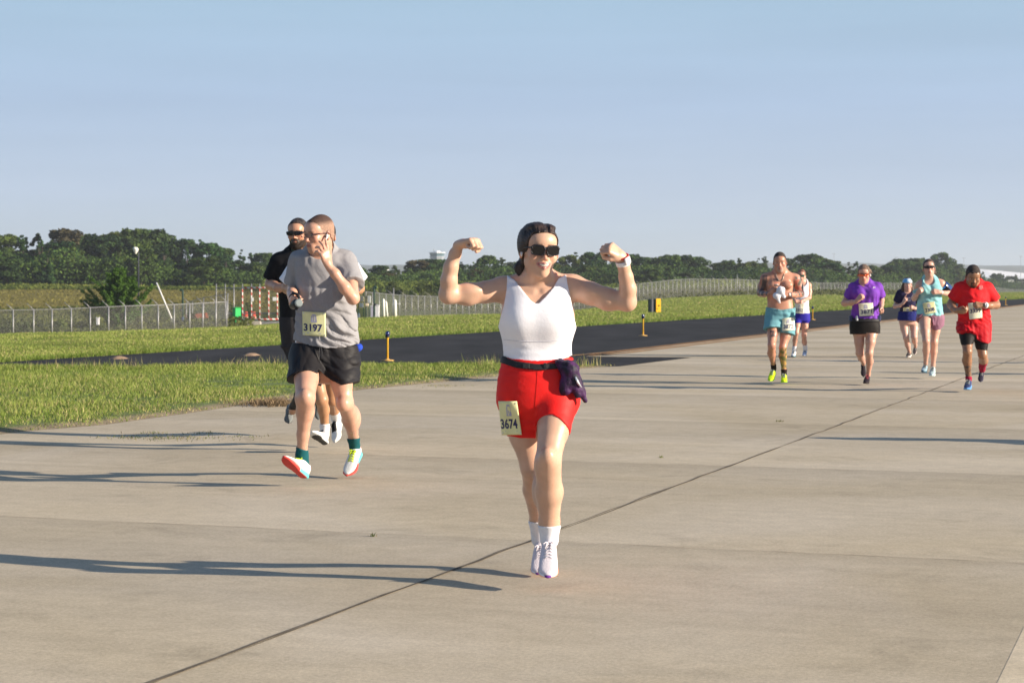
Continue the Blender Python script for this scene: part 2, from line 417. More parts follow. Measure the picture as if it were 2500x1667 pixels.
def hand_prims(wr, d, pn, lat, s=1.0, curl=(70, 95, 55), spread=0.0, thumb='fist', curls=None):
    d = unit(d); pn = unit(np.asarray(pn, float) - d * np.dot(pn, d)); lat0 = np.cross(d, pn)
    lat = lat0 if np.dot(lat0, lat) > 0 else -lat0
    wr = np.asarray(wr, float); P = []; k = 0.006 * s
    offs = (.027, .009, -.010, -.027); kl = (.084, .087, .083, .074); ln = (.92, 1.0, .95, .78)
    for i in range(4):
        a = wr + d * .010 * s + lat * offs[i] * .55 * s; b = wr + d * kl[i] * s + lat * offs[i] * s
        P.append(Cone(a, b, .013 * s, .0105 * s, .012 * s))
        q = b; ang = 0; cl = curls[i] if curls else curl
        for j, (L, r0, r1) in enumerate(((.041, .0098, .0088), (.026, .0088, .008), (.021, .008, .007))):
            ang += math.radians(cl[j]); dr = d * math.cos(ang) + pn * math.sin(ang)
            dr = unit(dr + lat * spread * (1.5 - i) * 0.35)
            e = q + dr * L * ln[i] * s; P.append(Cone(q, e, r0 * s, r1 * s, 0.003 * s if j else 0.006 * s)); q = e
    P.append(Ell(wr + d * .045 * s + pn * .004 * s, np.array((.034, .046, .015)) * s, np.stack([lat, d, pn], 1), .012 * s))
    tb = wr + d * .018 * s + lat * .020 * s + pn * .008 * s
    if thumb == 'fist':
        m = tb + d * .034 * s + lat * .016 * s + pn * .016 * s; e = m + d * .024 * s - lat * .004 * s + pn * .020 * s; f = e + d * .004 * s - lat * .026 * s + pn * .010 * s
    else:
        m = tb + d * .032 * s + lat * .024 * s + pn * .010 * s; e = m + d * .028 * s + lat * .014 * s + pn * .008 * s; f = e + d * .024 * s + lat * .004 * s + pn * .006 * s
    P += [Cone(tb, m, .015 * s, .0115 * s, .012 * s), Cone(m, e, .0112 * s, .0098 * s, .004 * s), Cone(e, f, .0098 * s, .0085 * s, .003 * s)]
    P.append(Cone(wr - d * .02 * s, wr + d * .02 * s, .019 * s, .021 * s, .014 * s))
    return P
def chain(pts, k=0.03):
    """pts: (u, v, D, full width px)"""
    P = []
    q = [(PT(u, v, D), w / 2 * D / FPX) for u, v, D, w in pts]
    for (a, ra), (b, rb) in zip(q[:-1], q[1:]): P.append(Cone(a, b, ra, rb, k))
    return P

SHOE_L = .285
SOLE = [(0, 0, .023, .016, .011), (.02, 0, .021, .030, .019), (.07, 0, .018, .034, .018), (.13, 0, .0155, .035, .0155), (.19, 0, .014, .047, .014), (.235, 0, .017, .044, .012), (.265, 0, .0235, .031, .010), (.283, 0, .028, .012, .006)]
UPPER = [(.006, 0, .060, .016, .026), (.02, 0, .062, .028, .036), (.05, 0, .062, .033, .038), (.08, 0, .062, .035, .041), (.10, 0, .060, .037, .041), (.14, 0, .052, .040, .032), (.18, 0, .044, .043, .023), (.22, 0, .039, .042, .016), (.25, 0, .037, .034, .011), (.272, 0, .035, .018, .007)]
_shoe = {}
def shoe_meshes(h):
    if h not in _shoe:
        so = Shape([Loft(SOLE, n=2.8, cap=.01)]); up = Shape([Loft(UPPER, n=2.2, cap=.01)], cuts=[lambda P: .022 - P[:, 1]])
        a = so.mesh((-.06, -.01, -.02), (.06, .05, .30), h); b = up.mesh((-.055, .01, -.01), (.055, .115, .29), h)
        lb = MB()
        for i in range(5):
            t = .105 + i * .017; y = np.interp(t, [x[0] for x in UPPER], [x[2] + x[4] for x in UPPER]) + .001
            w = .017 + .001 * i; s = 1 if i % 2 else -1
            lb.tube([(-w, y - .006, t - .006 * s), (-w * .4, y + .001, t - .002 * s), (w * .4, y + .001, t + .002 * s), (w, y - .006, t + .006 * s)], .0032, 6)
            lb.tube([(w, y - .006, t - .006 * s), (w * .4, y + .002, t - .002 * s), (-w * .4, y + .002, t + .002 * s), (-w, y - .006, t + .006 * s)], .0032, 6)
        y = .103
        for sx in (-1, 1):
            lb.tube([(0, y, .103), (sx * .014, y + .010, .108), (sx * .026, y + .004, .112), (sx * .020, y - .004, .118), (sx * .004, y + .002, .106)], .0034, 6)
            lb.tube([(0, y, .105), (sx * .010, y + .002, .120), (sx * .018, y - .010, .136)], .003, 6)
        _shoe[h] = (a, b, (np.concatenate(lb.V), lb.F))
    return _shoe[h]
def shoe(per, heel, toe, ankle, mats, h=.006, laces=True, colu=None, cols=None):
    H = PT(*heel); T = PT(*toe); A = PT(*ankle)
    t = T - H; s = np.linalg.norm(t) / SHOE_L; s = min(max(s, .78), 1.12); t = unit(t); up = A - H; up = unit(up - t * np.dot(up, t)); x = np.cross(up, t)
    M = np.stack([x, up, t], 1)
    a, b, l = shoe_meshes(h)
    W = lambda V: (V * s) @ M.T + H
    u = mesh_np('shoe', W(b[0]), b[1], mats[0], per['root'], per['base'], True, None, colu(b[0]) if colu else None)
    mesh_np('sole', W(a[0]), a[1], mats[1], u, None, True, None, cols(a[0]) if cols else None).data.transform(Matrix.Translation(-Vector(per['base'])))
    if laces: mesh_np('laces', W(l[0]), l[1], mats[2], u, per['base'], True)
    return u

def blend(c, t, m):
    m = np.clip(m, 0, 1)[:, None]; return c * (1 - m) + np.array(t)[None] * m
def face_col(per, o):
    H0, R, s = per['hc'], per['hR'], per['hs']; skin = np.array(o['skin'])
    lip = np.array(o.get('lip', skin * (0.85, .50, .50)))
    def f(V):
        c = np.tile(skin, (len(V), 1)); q = (V - H0) @ R / s; x, y, z = q.T; ax = np.abs(x)
        nearh = (np.abs(z) < .14) & (ax < .1) & (np.abs(y) < .14)
        fr = nearh & (y < -.035)
        sm = lambda a, w: np.clip(.5 - a / w, 0, 1)
        red = skin * (1.05, .72, .68)
        c = blend(c, red, fr * .55 * np.exp(-(((ax - .042) / .022)**2 + ((z + .022) / .020)**2)))
        c = blend(c, red, fr * .6 * np.exp(-((x / .014)**2 + ((z + .030) / .014)**2)))
        c = blend(c, red, nearh * (ax > .072) * .5)
        if o.get('hairc'):
            ln = o.get('line', LINE_SHORT); zl = np.interp(y, [a for a, b in ln], [b for a, b in ln]); soft = o.get('soft', .012)
            c = blend(c, o['hairc'], nearh * (z > -.09) * np.clip((z - zl + soft) / soft, 0, 1) * .85)
        if o.get('beard'):
            zb = np.interp(y, [-.12, -.08, -.05, -.02, .01, .02], [-.048, -.050, -.050, -.040, -.005, -.2])
            m = fr * sm(z - zb, .010) * (z > -.14)
            m = np.maximum(m, nearh * (y < .012) * sm(z - zb, .012) * (ax > .04))
            mous = (np.abs(z + .046) < .010) & (ax < .034) & (y < -.06); m = np.maximum(m, fr * mous)
            m = m * (1 - np.clip(1.6 - ((x / .014)**2 + ((z + .062) / .005)**2), 0, 1))
            if o.get('goatee'): m = m * ((ax < .034) & (y < -.04))
            c = blend(c, o.get('beardc', (.02, .014, .01)), m * o['beard'])
        c = blend(c, o.get('browc', (.03, .02, .015)), fr * .8 * sm(np.abs(z - (.026 - ax * .05)) - .0035, .005) * (ax > .012) * (ax < .046))
        if o.get('smile'):
            zq = z + .0645 - 9 * x * x; c = blend(c, lip, fr * sm(((x / .034)**2 + (zq / .0150)**2) - 1, .3)); c = blend(c, (.10, .02, .02), fr * sm(((x / .027)**2 + ((zq - .002) / .0065)**2) - 1, .3)); c = blend(c, (.62, .58, .52), fr * sm(((x / .021)**2 + ((zq - .003) / .0046)**2) - 1, .4))
        else:
            lw = .62 if o.get('beard', 0) > .5 and not o.get('goatee') else 1.0; c = blend(c, lip, fr * (y < -.075) * sm(((x / (.023 * lw))**2 + ((z + .0615) / (.0100 * lw))**2) - 1, .4) * (.7 if lw < 1 else 1)); c = blend(c, lip * .35, fr * sm(np.abs(z + .061) - .0014, .003) * (ax < .021))
        if o.get('eyes', True):
            e = ((ax - .031) / .0125)**2 + ((z - .004) / .0055)**2
            c = blend(c, (.45, .42, .40), fr * (y < -.06) * sm(e - 1, .5)); c = blend(c, (.02, .015, .01), fr * (y < -.06) * sm(((ax - .031) / .005)**2 + ((z - .004) / .005)**2 - 1, .4))
            c = blend(c, skin * .3, fr * (y < -.06) * sm(np.abs(z - .0095) - .001, .003) * sm(np.abs(ax - .031) - .012, .004))
        for tf in o.get('tattoos', []): c = tf(c, V)
        return np.clip(c, 0, 1)
    return f

_gl = {}
def glasses(per, frame_m, lens_m, h=.003, style='wayfarer', earpiece=None):
    R, H0, s = per['hR'], per['hc'], per['hs']
    if (style, h) not in _gl:
        fp = []; lp = []
        dx, rz, rx = {'wayfarer': (.0335, .0235, .0305), 'sport': (.034, .017, .033), 'thin': (.0325, .015, .026)}[style]
        for sg in (-1, 1):
            t = rot(sg * 14, 6, sg * (-4))
            th = .0055
            lp.append(Loft([(-.002, 0, 0, rx * .92, rz * .88), (.002, 0, 0, rx * .92, rz * .88)], R=t @ np.array([[1, 0, 0], [0, 0, 1], [0, -1, 0]], float).T, o=(sg * dx, -.103, .003), n=4.2, flat=True, k=0))
            fp.append(Loft([(-.0035, 0, 0, rx, rz), (.0035, 0, 0, rx, rz)], R=t @ np.array([[1, 0, 0], [0, 0, 1], [0, -1, 0]], float).T, o=(sg * dx, -.103, .003), n=4.2, flat=True, k=0))
        if style == 'sport': lp = [Loft([(-.003, 0, 0, rx, rz), (.003, 0, 0, rx, rz)], R=p.R, o=p.o, n=2.6, flat=True, k=0) for p in lp]
        cutr = (.87, .80) if style == 'wayfarer' else (.93, .86)
        fr = fp + [Loft([(-.01, 0, 0, rx * cutr[0], rz * cutr[1]), (.01, 0, 0, rx * cutr[0], rz * cutr[1])], R=p.R, o=p.o, n=3.0, flat=True, k=0, op=-1) for p in fp]
        if style == 'sport': fr = [Cone((-.062, -.092, .019), (-.02, -.108, .019), .0045, .005, .002), Cone((.062, -.092, .019), (.02, -.108, .019), .0045, .005, .002), Cone((-.02, -.108, .019), (.02, -.108, .019), .005, .005, .002)]
        fr += [Cone((-.008, -.108, .010), (.008, -.108, .010), .0035, .0035, .002)]
        for sg in (-1, 1):
            fr += [Cone((sg * (dx + rx - .004), -.098, .013), (sg * .0735, -.060, .012), .005, .0035, .003), Cone((sg * .0735, -.060, .012), (sg * .0775, .012, .008), .0035, .003, .002), Cone((sg * .0775, .012, .008), (sg * .076, .030, -.012), .003, .003, .002)]
        _gl[(style, h)] = (Shape(fr).mesh((-.1, -.125, -.03), (.1, .045, .04), h), Shape(lp).mesh((-.1, -.125, -.03), (.1, -.06, .04), h))
    a, b = _gl[(style, h)]
    W = lambda V: (V * s) @ R.T + H0
    f = mesh_np('sunglasses' if style != 'thin' else 'eyeglasses', W(a[0]), a[1], frame_m, per['root'], per['base'])
    mesh_np('lens', W(b[0]), b[1], lens_m, f, per['base'])
    return f

def march(shape, uv, Dg, n=60):
    """first hit of camera rays through pixels uv with a shape"""
    d = np.stack([(uv[:, 0] - CU) / FPX, np.ones(len(uv)), (CV - uv[:, 1]) / FPX], 1)
    t = np.full(len(uv), Dg - .45); best = t.copy(); bd = np.full(len(uv), 9.0)
    for i in range(n):
        P = d * t[:, None]; P[:, 2] += CAMH; x = shape.ev(P)
        bt = np.abs(x) < bd; best[bt] = t[bt]; bd[bt] = np.abs(x)[bt]
        t = t + np.clip(x, -.02, .06) * .8
        t = np.minimum(t, Dg + .4)
    hit = bd < .004
    if hit.any(): best = np.where(hit, best, np.interp(np.arange(len(uv)), np.nonzero(hit)[0], best[hit]))
    return best, hit
_font = {}
def text_mesh(s, bold=.03):
    if s in _font: return _font[s]
    c = bpy.data.curves.new('t', 'FONT'); c.body = s; c.align_x = 'CENTER'; c.align_y = 'CENTER'; c.offset = bold; c.resolution_u = 3; c.size = 1.0
    o = bpy.data.objects.new('t', c); COL.objects.link(o); dg = bpy.context.evaluated_depsgraph_get(); dg.update()
    me = bpy.data.meshes.new_from_object(o.evaluated_get(dg)); V = np.array([v.co[:] for v in me.vertices]); F = [list(p.vertices) for p in me.polygons]
    bpy.data.objects.remove(o); bpy.data.curves.remove(c); bpy.data.meshes.remove(me)
    V[:, 0] -= (V[:, 0].max() + V[:, 0].min()) / 2; V[:, 1] -= (V[:, 1].max() + V[:, 1].min()) / 2
    V[:, 0] /= (V[:, 0].max() - V[:, 0].min()); V[:, 1] /= (V[:, 1].max() - V[:, 1].min())
    _font[s] = (V, F); return V, F
def bib(per, shape, quad, Dg, text, tc=(.5, .33, .80, .34), N=14, crumple=.002, mats=None, paper=None):
    """quad: TL TR BR BL pixels on the photo plane; text box centre/size in unit square (0,0 bottom left)"""
    q = np.array(quad, float)
    def uvmap(a, b): return ((q[3] * (1 - a[:, None]) + q[2] * a[:, None]) * (1 - b[:, None]) + (q[0] * (1 - a[:, None]) + q[1] * a[:, None]) * b[:, None])
    g = np.linspace(0, 1, N); A, B = np.meshgrid(g, g, indexing='ij'); A = A.ravel(); B = B.ravel()
    uv = uvmap(A, B); t, hit = march(shape, uv, Dg)
    # stiff paper: fit a smooth quadratic surface to the depths
    X = np.stack([np.ones_like(A), A, B, A * A, A * B, B * B, A**3, B**3], 1)
    hh = hit if hit.sum() > 12 else np.ones_like(hit)
    w = np.linalg.lstsq(X[hh], t[hh], rcond=None)[0]
    res = (t - X @ w)[hh].min() if hh.any() else 0
    base_off = .004 - max(res, -.012)
    cr = folds(hash(text) % 1000, crumple, .09)
    def pos(a, b, off):
        uv = uvmap(a, b); X = np.stack([np.ones_like(a), a, b, a * a, a * b, b * b, a**3, b**3], 1); tt = X @ w - base_off
        d = np.stack([(uv[:, 0] - CU) / FPX, np.ones(len(uv)), (CV - uv[:, 1]) / FPX], 1); P = d * tt[:, None]; P[:, 2] += CAMH
        P = P - unit((0, 1, 0)) * (off + cr(P) * 1.0)[:, None] if True else P
        return P
    front = pos(A, B, 0 * A + .0015); back = pos(A, B, 0 * A)
    idx = np.arange(N * N).reshape(N, N); F = []; MI = []
    for i in range(N - 1):
        for j in range(N - 1): F.append([idx[i, j], idx[i + 1, j], idx[i + 1, j + 1], idx[i, j + 1]]); MI.append(0)
    n0 = N * N
    F += [[x + n0 for x in f[::-1]] for f in F]; MI += [0] * (len(F) - len(MI))
    rim = [idx[i, 0] for i in range(N)] + [idx[N - 1, j] for j in range(1, N)] + [idx[i, N - 1] for i in range(N - 2, -1, -1)] + [idx[0, j] for j in range(N - 2, 0, -1)]
    for a, b in zip(rim, rim[1:] + rim[:1]): F.append([a, a + n0, b + n0, b]); MI.append(0)
    V = [front, back]; n = 2 * n0
    def patch(ax0, ay0, poly_v, poly_f, m, off=.0030):
        nonlocal n
        P = pos(poly_v[:, 0], poly_v[:, 1], 0 * poly_v[:, 0] + off); V.append(P)
        for f in poly_f: F.append([i + n for i in f]); MI.append(m)
        n += len(P)
    tv, tf = text_mesh(text); tv = tv[:, :2] * [tc[2], tc[3]] + [tc[0], tc[1]]; patch(0, 0, tv, tf, 1)
    # crest: a tower-like block in lilac with a lighter slit
    cv = np.array([(.36, .56), (.62, .56), (.60, .80), (.56, .90), (.42, .90), (.38, .80)]); patch(0, 0, cv, [[0, 1, 2, 3, 4, 5]], 2)
    for (x0, x1) in ((.44, .46), (.52, .54)):
        patch(0, 0, np.array([(x0, .62), (x1, .62), (x1, .86), (x0, .86)]), [[0, 1, 2, 3]], 0, .0036)
    for (x, y) in ((.06, .94), (.94, .94), (.94, .06), (.06, .06)):
        a = np.linspace(0, 2 * math.pi, 9)[:-1]; patch(0, 0, np.stack([x + .03 * np.cos(a), y + .03 * np.sin(a)], 1), [list(range(8))], 3, .004)
    patch(0, 0, np.array([(.2, .10), (.8, .10), (.8, .125), (.2, .125)]), [[0, 1, 2, 3]], 2)
    ms = [paper or M_BIB, M_INK, M_LILAC, M_PIN]
    return mesh_np('race_bib', np.concatenate(V), F, ms, per['root'], per['base'], True, MI)

M_BIB = mat('bib_paper', (.72, .70, .38), .7, var=.10, vscale=14); M_BIB2 = mat('bib_paper_pale', (.78, .76, .58), .7, var=.08, vscale=14)
M_INK = mat('bib_ink', (.035, .035, .11), .6); M_LILAC = mat('bib_lilac', (.36, .36, .52), .7); M_PIN = mat('pin', (.6, .6, .6), .3, metal=.7)
M_BLACKPL = mat('black_plastic', (.012, .012, .014), .25, spec=.6); M_LENS = mat('dark_lens', (.006, .006, .008), .12, spec=.45)
def skin_mat(name): return mat('skin_' + name, attr='col', rough=.40, spec=.42, var=.09, vscale=14, bump=.05, bscale=120, sss=.14)
def cloth(name, c, rough=.85, **k):
    k.setdefault('var', .06); k.setdefault('vscale', 30); k.setdefault('bump', .10); k.setdefault('bscale', 120); k.setdefault('spec', .15)
    return mat(name, c, rough, **k)

def zcut_below(uL, vL, uR, vR, D, slope=0.0):
    """removes what lies below the line through two pixels at depth D"""
    a, b = PT(uL, vL, D), PT(uR, vR, D); m = (b[2] - a[2]) / (b[0] - a[0])
    return lambda P: (a[2] + m * (P[:, 0] - a[0]) + slope * (P[:, 1] - D)) - P[:, 2]
def zcut_above(uL, vL, uR, vR, D, slope=0.0):
    f = zcut_below(uL, vL, uR, vR, D, slope); return lambda P: -f(P)
def curve_below(pts, D, slope=0.0):
    p = [PT(u, v, D) for u, v in pts]; xs = [a[0] for a in p]; zs = [a[2] for a in p]
    return lambda P: np.interp(P[:, 0], xs, zs) + slope * (P[:, 1] - D) - P[:, 2]
def curve_above(pts, D, slope=0.0):
    f = curve_below(pts, D, slope); return lambda P: -f(P)
def hems(xm, A, B, D):
    """two leg hems; xm: pixel column between the legs"""
    fa, fb = A, B; x0 = PT(xm, 0, D)[0]
    return lambda P: np.where(P[:, 0] < x0, fa(P), fb(P))
def inside_sphere(c, r): c = np.asarray(c); return lambda P: r - np.sqrt(((P - c)**2).sum(1))

def person(key, label, D, h, torso, head, arms, legs, hands, o, neck=None, cx=None, shrink=.009):
    """torso: rows (v, uL, uR, ry[, D]); arms/legs: chains A (image left) and B (image right)"""
    root_xy = PT(cx if cx else (torso[len(torso) // 2][1] + torso[len(torso) // 2][2]) / 2, CV, D)
    base = np.array([root_xy[0], D, 0.0])
    root = empty('person', base, label, 'person')
    per = dict(root=root, base=base, key=key, D=D, h=h)
    st = []
    for r in torso:
        v, uL, uR, ry = r[:4]; d = r[4] if len(r) > 4 else D
        z = ZV(v, d); st.append((z, ((uL + uR) / 2 - CU) * d / FPX, d, (uR - uL) / 2 * d / FPX, ry))
    per['st'] = st
    sk = [(z, x, y, max(rx - shrink, .02), max(ry - shrink, .02)) for z, x, y, rx, ry in st]
    tl = Loft(sk, n=2.25, cap=.035, k=.03)
    hc = PT(*head[:3]); R = rot(*head[3:6]); s = head[6]; H = lambda q: hc + R @ (np.array(q, float) * s)
    per.update(hc=hc, hR=R, hs=s, H=H)
    P = [tl]
    nb = PT(*neck[:3]) if neck else np.array([st[-1][1], st[-1][2], st[-1][0]]) if False else (PT(*neck[:3]) if neck else np.array([st[0][1], st[0][2], st[0][0] - .02]))
    nr = neck[3] if neck else .055
    P += [Cone(nb, H((0, .028, -.055)), nr * 1.12, nr * .95 * 1.0, .035), Cone(H((0, .0, -.085)), H((0, .02, -.04)), .045 * s, .05 * s, .03)]
    per['limb'] = {}
    for nm, ch in list(arms.items()):
        ch = [(u, v, d, w * (.95 if i == 0 else .90 if i < 3 else .82)) for i, (u, v, d, w) in enumerate(ch)]; c = chain(ch, .024); per['limb']['arm' + nm] = c; P += c
        trap = Cone(nb + (H((0, .028, -.055)) - nb) * .25, PT(*ch[0][:3]) + np.array([0, 0.01, .008]), nr * .75, ch[0][3] / 2 * ch[0][2] / FPX * .62, .06); P.append(trap)
    for nm, ch in legs.items():
        ch = [(u, v, d, w * .92) for u, v, d, w in ch]; c = chain(ch, .024); per['limb']['leg' + nm] = c; P += c
    P += o.get('extra', [])
    nbody = len(P)
    P += head_prims(H, R, s, o)
    for nm, hd in hands.items(): P += hand_prims(**hd)
    body = Shape(P); per['body'] = body; per['torso_loft'] = tl
    per['bodymesh'] = sdf_obj('body', body, h, skin_mat(key), root, base, None, face_col(per, o))
    print('%s %.1fs' % (key, time.time() - T0))
    return per
def torso_shape(per, off, extra=(), cuts=(), disp=None, dm=0., n=2.25, k=.03):
    return Shape([Loft(per['st'], n=n, cap=.035, k=k)] + list(extra), off, cuts, disp, dm)
def part(per, name, shape, m, h=None, parent=None, colf=None, lohi=None):
    return sdf_obj(name, shape, h or per['h'], m, parent or per['root'], per['base'], lohi, colf)
def strands(per, n=30, amp=.0022, part=None):
    def f(P):
        q = (P - per['hc']) @ per['hR'] / per['hs']; a = np.arctan2(q[:, 0], q[:, 2] + .03)
        d = amp * (.6 * np.sin(a * n + 3 * np.sin(q[:, 1] * 40)) + .4 * np.sin(a * n * 2.3 + 1.7 + 2 * np.sin(q[:, 1] * 70)))
        if part is not None: d = d + .006 * np.exp(-((a - part) / .07)**2) * (q[:, 2] > .05)
        return d
    return f
def hair(per, o, line, m, fat=.008, extra=(), wig=.002, name='hair', disp=None, h=None, back=0):
    H, R, s = per['H'], per['hR'], per['hs']
    c = hair_cut(per['hc'], R, s, line, wig=wig)
    base = Shape(skull_prims(H, R, s, o, fat, back), 0, [c])
    if extra:
        ex = list(extra)
        class _B:  # cut skull first, then add loose hair
            k = .01; op = 1
            def d(self, P): return base.ev(P)
        b = _B(); sh = Shape([b] + ex, 0, (), disp, .004)
        lo1, hi1 = bounds(base.prims, .02); lo2, hi2 = bounds(ex, .02)
        return sdf_obj(name, sh, h or per['h'], m, per['root'], per['base'], (np.minimum(lo1, lo2), np.maximum(hi1, hi2)))
    base.disp = disp; base.dm = .004
    return sdf_obj(name, base, h or per['h'], m, per['root'], per['base'])
def ring(per, name, p, d, r, w, m, th=.004, squash=1.0, box=None, h=.004):
    """band round a limb at p with axis d"""
    p = np.asarray(p); d = unit(d); MBb = MB(); x = unit(np.cross(d, (0.3, .2, 1))); y = np.cross(d, x)
    V = []; n = 20; F = []
    for (rr, t) in ((r, -w / 2), (r + th, -w / 2 * .8), (r + th, w / 2 * .8), (r, w / 2)):
        for j in range(n):
            a = 2 * math.pi * j / n; V.append(p + d * t + rr * (math.cos(a) * x + squash * math.sin(a) * y))
    for i in range(4):
        for j in range(n):
            a = i * n + j; b = i * n + (j + 1) % n; e = ((i + 1) % 4) * n; F.append([a, b, e + (j + 1) % n, e + j])
    MBb.add(V, F)
    if box is not None:
        q, sz, bm = box; z = unit(q); xx = unit(np.cross(d, z)); MBb.box(p + z * (r + th + sz[2] / 2 - .001), sz, np.stack([xx, d, z], 1), 1, bev=.003)
        return MBb.build(name, [m, bm], per['root'], per['base'], True)
    return MBb.build(name, [m], per['root'], per['base'], True)
# ---------------------------------------------------------------- terrain
TU = np.array([-2600, 0, 300, 552, 885, 980, 1250, 1400, 1560, 1640, 1820, 2100, 2250, 2350, 2500, 3100, 5200], float)
FD = np.array([118, 131, 134, 138, 152, 182, 207, 225, 240, 246, 265, 370, 420, 560, 800, 900, 900], float)
FZ = np.array([-2.5, -2.49, -2.3, -2.07, -1.38, -1.85, -2.2, -2.0, -.81, -.45, -.21, -.69, -.88, -1.5, -2.6, -2.8, -2.8], float)
TD = np.array([330, 340, 345, 350, 360, 370, 380, 390, 400, 400, 410, 455, 520, 680, 890, 990, 990], float)
TZ = np.array([.4, .4, .4, .2, .2, .2, -.1, -.2, .1, .2, .2, -.4, -.8, -1.4, -2.4, -2.6, -2.6], float)
def edge_D(u):
    k = .385 - (u - 1250) / FPX
    return np.clip(np.where(k > .02, 22 / np.maximum(k, .02), 900), 18, 780)
def fD(u): return np.interp(u, TU, FD)
def gz(u, D):
    u = np.asarray(u, float); D = np.asarray(D, float)
    e = edge_D(u); f = np.maximum(fD(u), e * 1.03); fz = np.interp(u, TU, FZ); t = np.maximum(np.interp(u, TU, TD), f * 1.1); tz = np.interp(u, TU, TZ)
    a = np.clip((D - e) / (f - e), 0, 1); a = a * a * (1.6 - .6 * a)
    b = np.clip((D - f * 1.22) / (t - f * 1.22), 0, 1)
    z = np.where(D < e, -.015, np.where(D < f, -.015 + (fz + .015) * a, fz + (tz - fz) * b * b * (3 - 2 * b)))
    und = .05 * np.sin(D * .31 + u * .004) * np.sin(u * .013 + D * .05) * np.clip((D - e) / 10, 0, 1)
    return z + und
us = np.concatenate([np.linspace(-2600, -100, 40), np.linspace(-60, 2600, 230), np.linspace(2680, 5200, 40)])
Ds = np.unique(np.concatenate([np.linspace(1.5, 20, 8), np.geomspace(20, 1000, 190), np.geomspace(1000, 6000, 12)]))
UU, DD = np.meshgrid(us, Ds, indexing='ij')
Vg = np.stack([(UU - CU) * DD / FPX, DD, gz(UU, DD)], -1).reshape(-1, 3)
n1, n2 = UU.shape; ix = np.arange(n1 * n2).reshape(n1, n2)
Fg = np.stack([ix[:-1, :-1], ix[1:, :-1], ix[1:, 1:], ix[:-1, 1:]], -1).reshape(-1, 4)
# ground colours are those of what grows there: mown grass, olive field, scrub
gcol = np.zeros((len(Vg), 3)); U1, D1_ = UU.ravel(), DD.ravel()
grass = np.array(lin(124, 134, 62)); olive = np.array(lin(122, 112, 58)); green2 = np.array(lin(72, 84, 40)); bare = np.array(lin(130, 112, 88))
gcol[:] = grass
fd = fD(U1); bh = D1_ > fd * 1.02
gcol[bh] = green2
ol = np.clip((D1_ - fd * 1.35) / 25, 0, 1) * (U1 < 900) * (D1_ < 330)
gcol = gcol * (1 - ol[:, None]) + olive * ol[:, None]
pathm = np.exp(-((D1_ - fd * .97) / (fd * .035))**2) * np.clip((U1 - 500) / 100, 0, 1) * np.clip((1750 - U1) / 200, 0, 1) * .7
gcol = gcol * (1 - pathm[:, None]) + bare * pathm[:, None]
def ground_mat():
    m = mat('ground_cover', attr='col', rough=.95, spec=.1); n, l = m.node_tree.nodes, m.node_tree.links
    b = n['Principled BSDF']; at = [x for x in n if x.type == 'ATTRIBUTE'][0]
    co = n.new('ShaderNodeTexCoord')
    a = n.new('ShaderNodeTexNoise'); a.inputs['Scale'].default_value = .35; a.inputs['Detail'].default_value = 8; a.inputs['Roughness'].default_value = .7
    c = n.new('ShaderNodeTexNoise'); c.inputs['Scale'].default_value = 5; c.inputs['Detail'].default_value = 8; c.inputs['Roughness'].default_value = .8
    l.new(co.outputs['Object'], a.inputs['Vector']); l.new(co.outputs['Object'], c.inputs['Vector'])
    ra = n.new('ShaderNodeMapRange'); ra.inputs[1].default_value = .3; ra.inputs[2].default_value = .7; ra.inputs[3].default_value = .72; ra.inputs[4].default_value = 1.22
    rc = n.new('ShaderNodeMapRange'); rc.inputs[1].default_value = .3; rc.inputs[2].default_value = .7; rc.inputs[3].default_value = .65; rc.inputs[4].default_value = 1.35
    l.new(a.outputs['Fac'], ra.inputs[0]); l.new(c.outputs['Fac'], rc.inputs[0])
    mm = n.new('ShaderNodeMath'); mm.operation = 'MULTIPLY'; l.new(ra.outputs[0], mm.inputs[0]); l.new(rc.outputs[0], mm.inputs[1])
    v = n.new('ShaderNodeVectorMath'); v.operation = 'SCALE'; l.new(at.outputs['Color'], v.inputs[0]); l.new(mm.outputs[0], v.inputs['Scale'])
    hs = n.new('ShaderNodeMix'); hs.data_type = 'RGBA'; rh = n.new('ShaderNodeMapRange'); rh.inputs[1].default_value = .45; rh.inputs[2].default_value = .75; rh.inputs[4].default_value = .45
    l.new(a.outputs['Fac'], rh.inputs[0]); l.new(rh.outputs[0], hs.inputs[0]); l.new(v.outputs[0], hs.inputs[6]); hs.inputs[7].default_value = (.20, .17, .07, 1)
    l.new(hs.outputs[2], b.inputs['Base Color'])
    bp = n.new('ShaderNodeBump'); bp.inputs['Strength'].default_value = .9; bp.inputs['Distance'].default_value = .12; l.new(c.outputs['Fac'], bp.inputs['Height']); l.new(bp.outputs[0], b.inputs['Normal'])
    return m
tag(mesh_np('ground', Vg, Fg, ground_mat(), None, None, True, None, gcol), kind='structure')

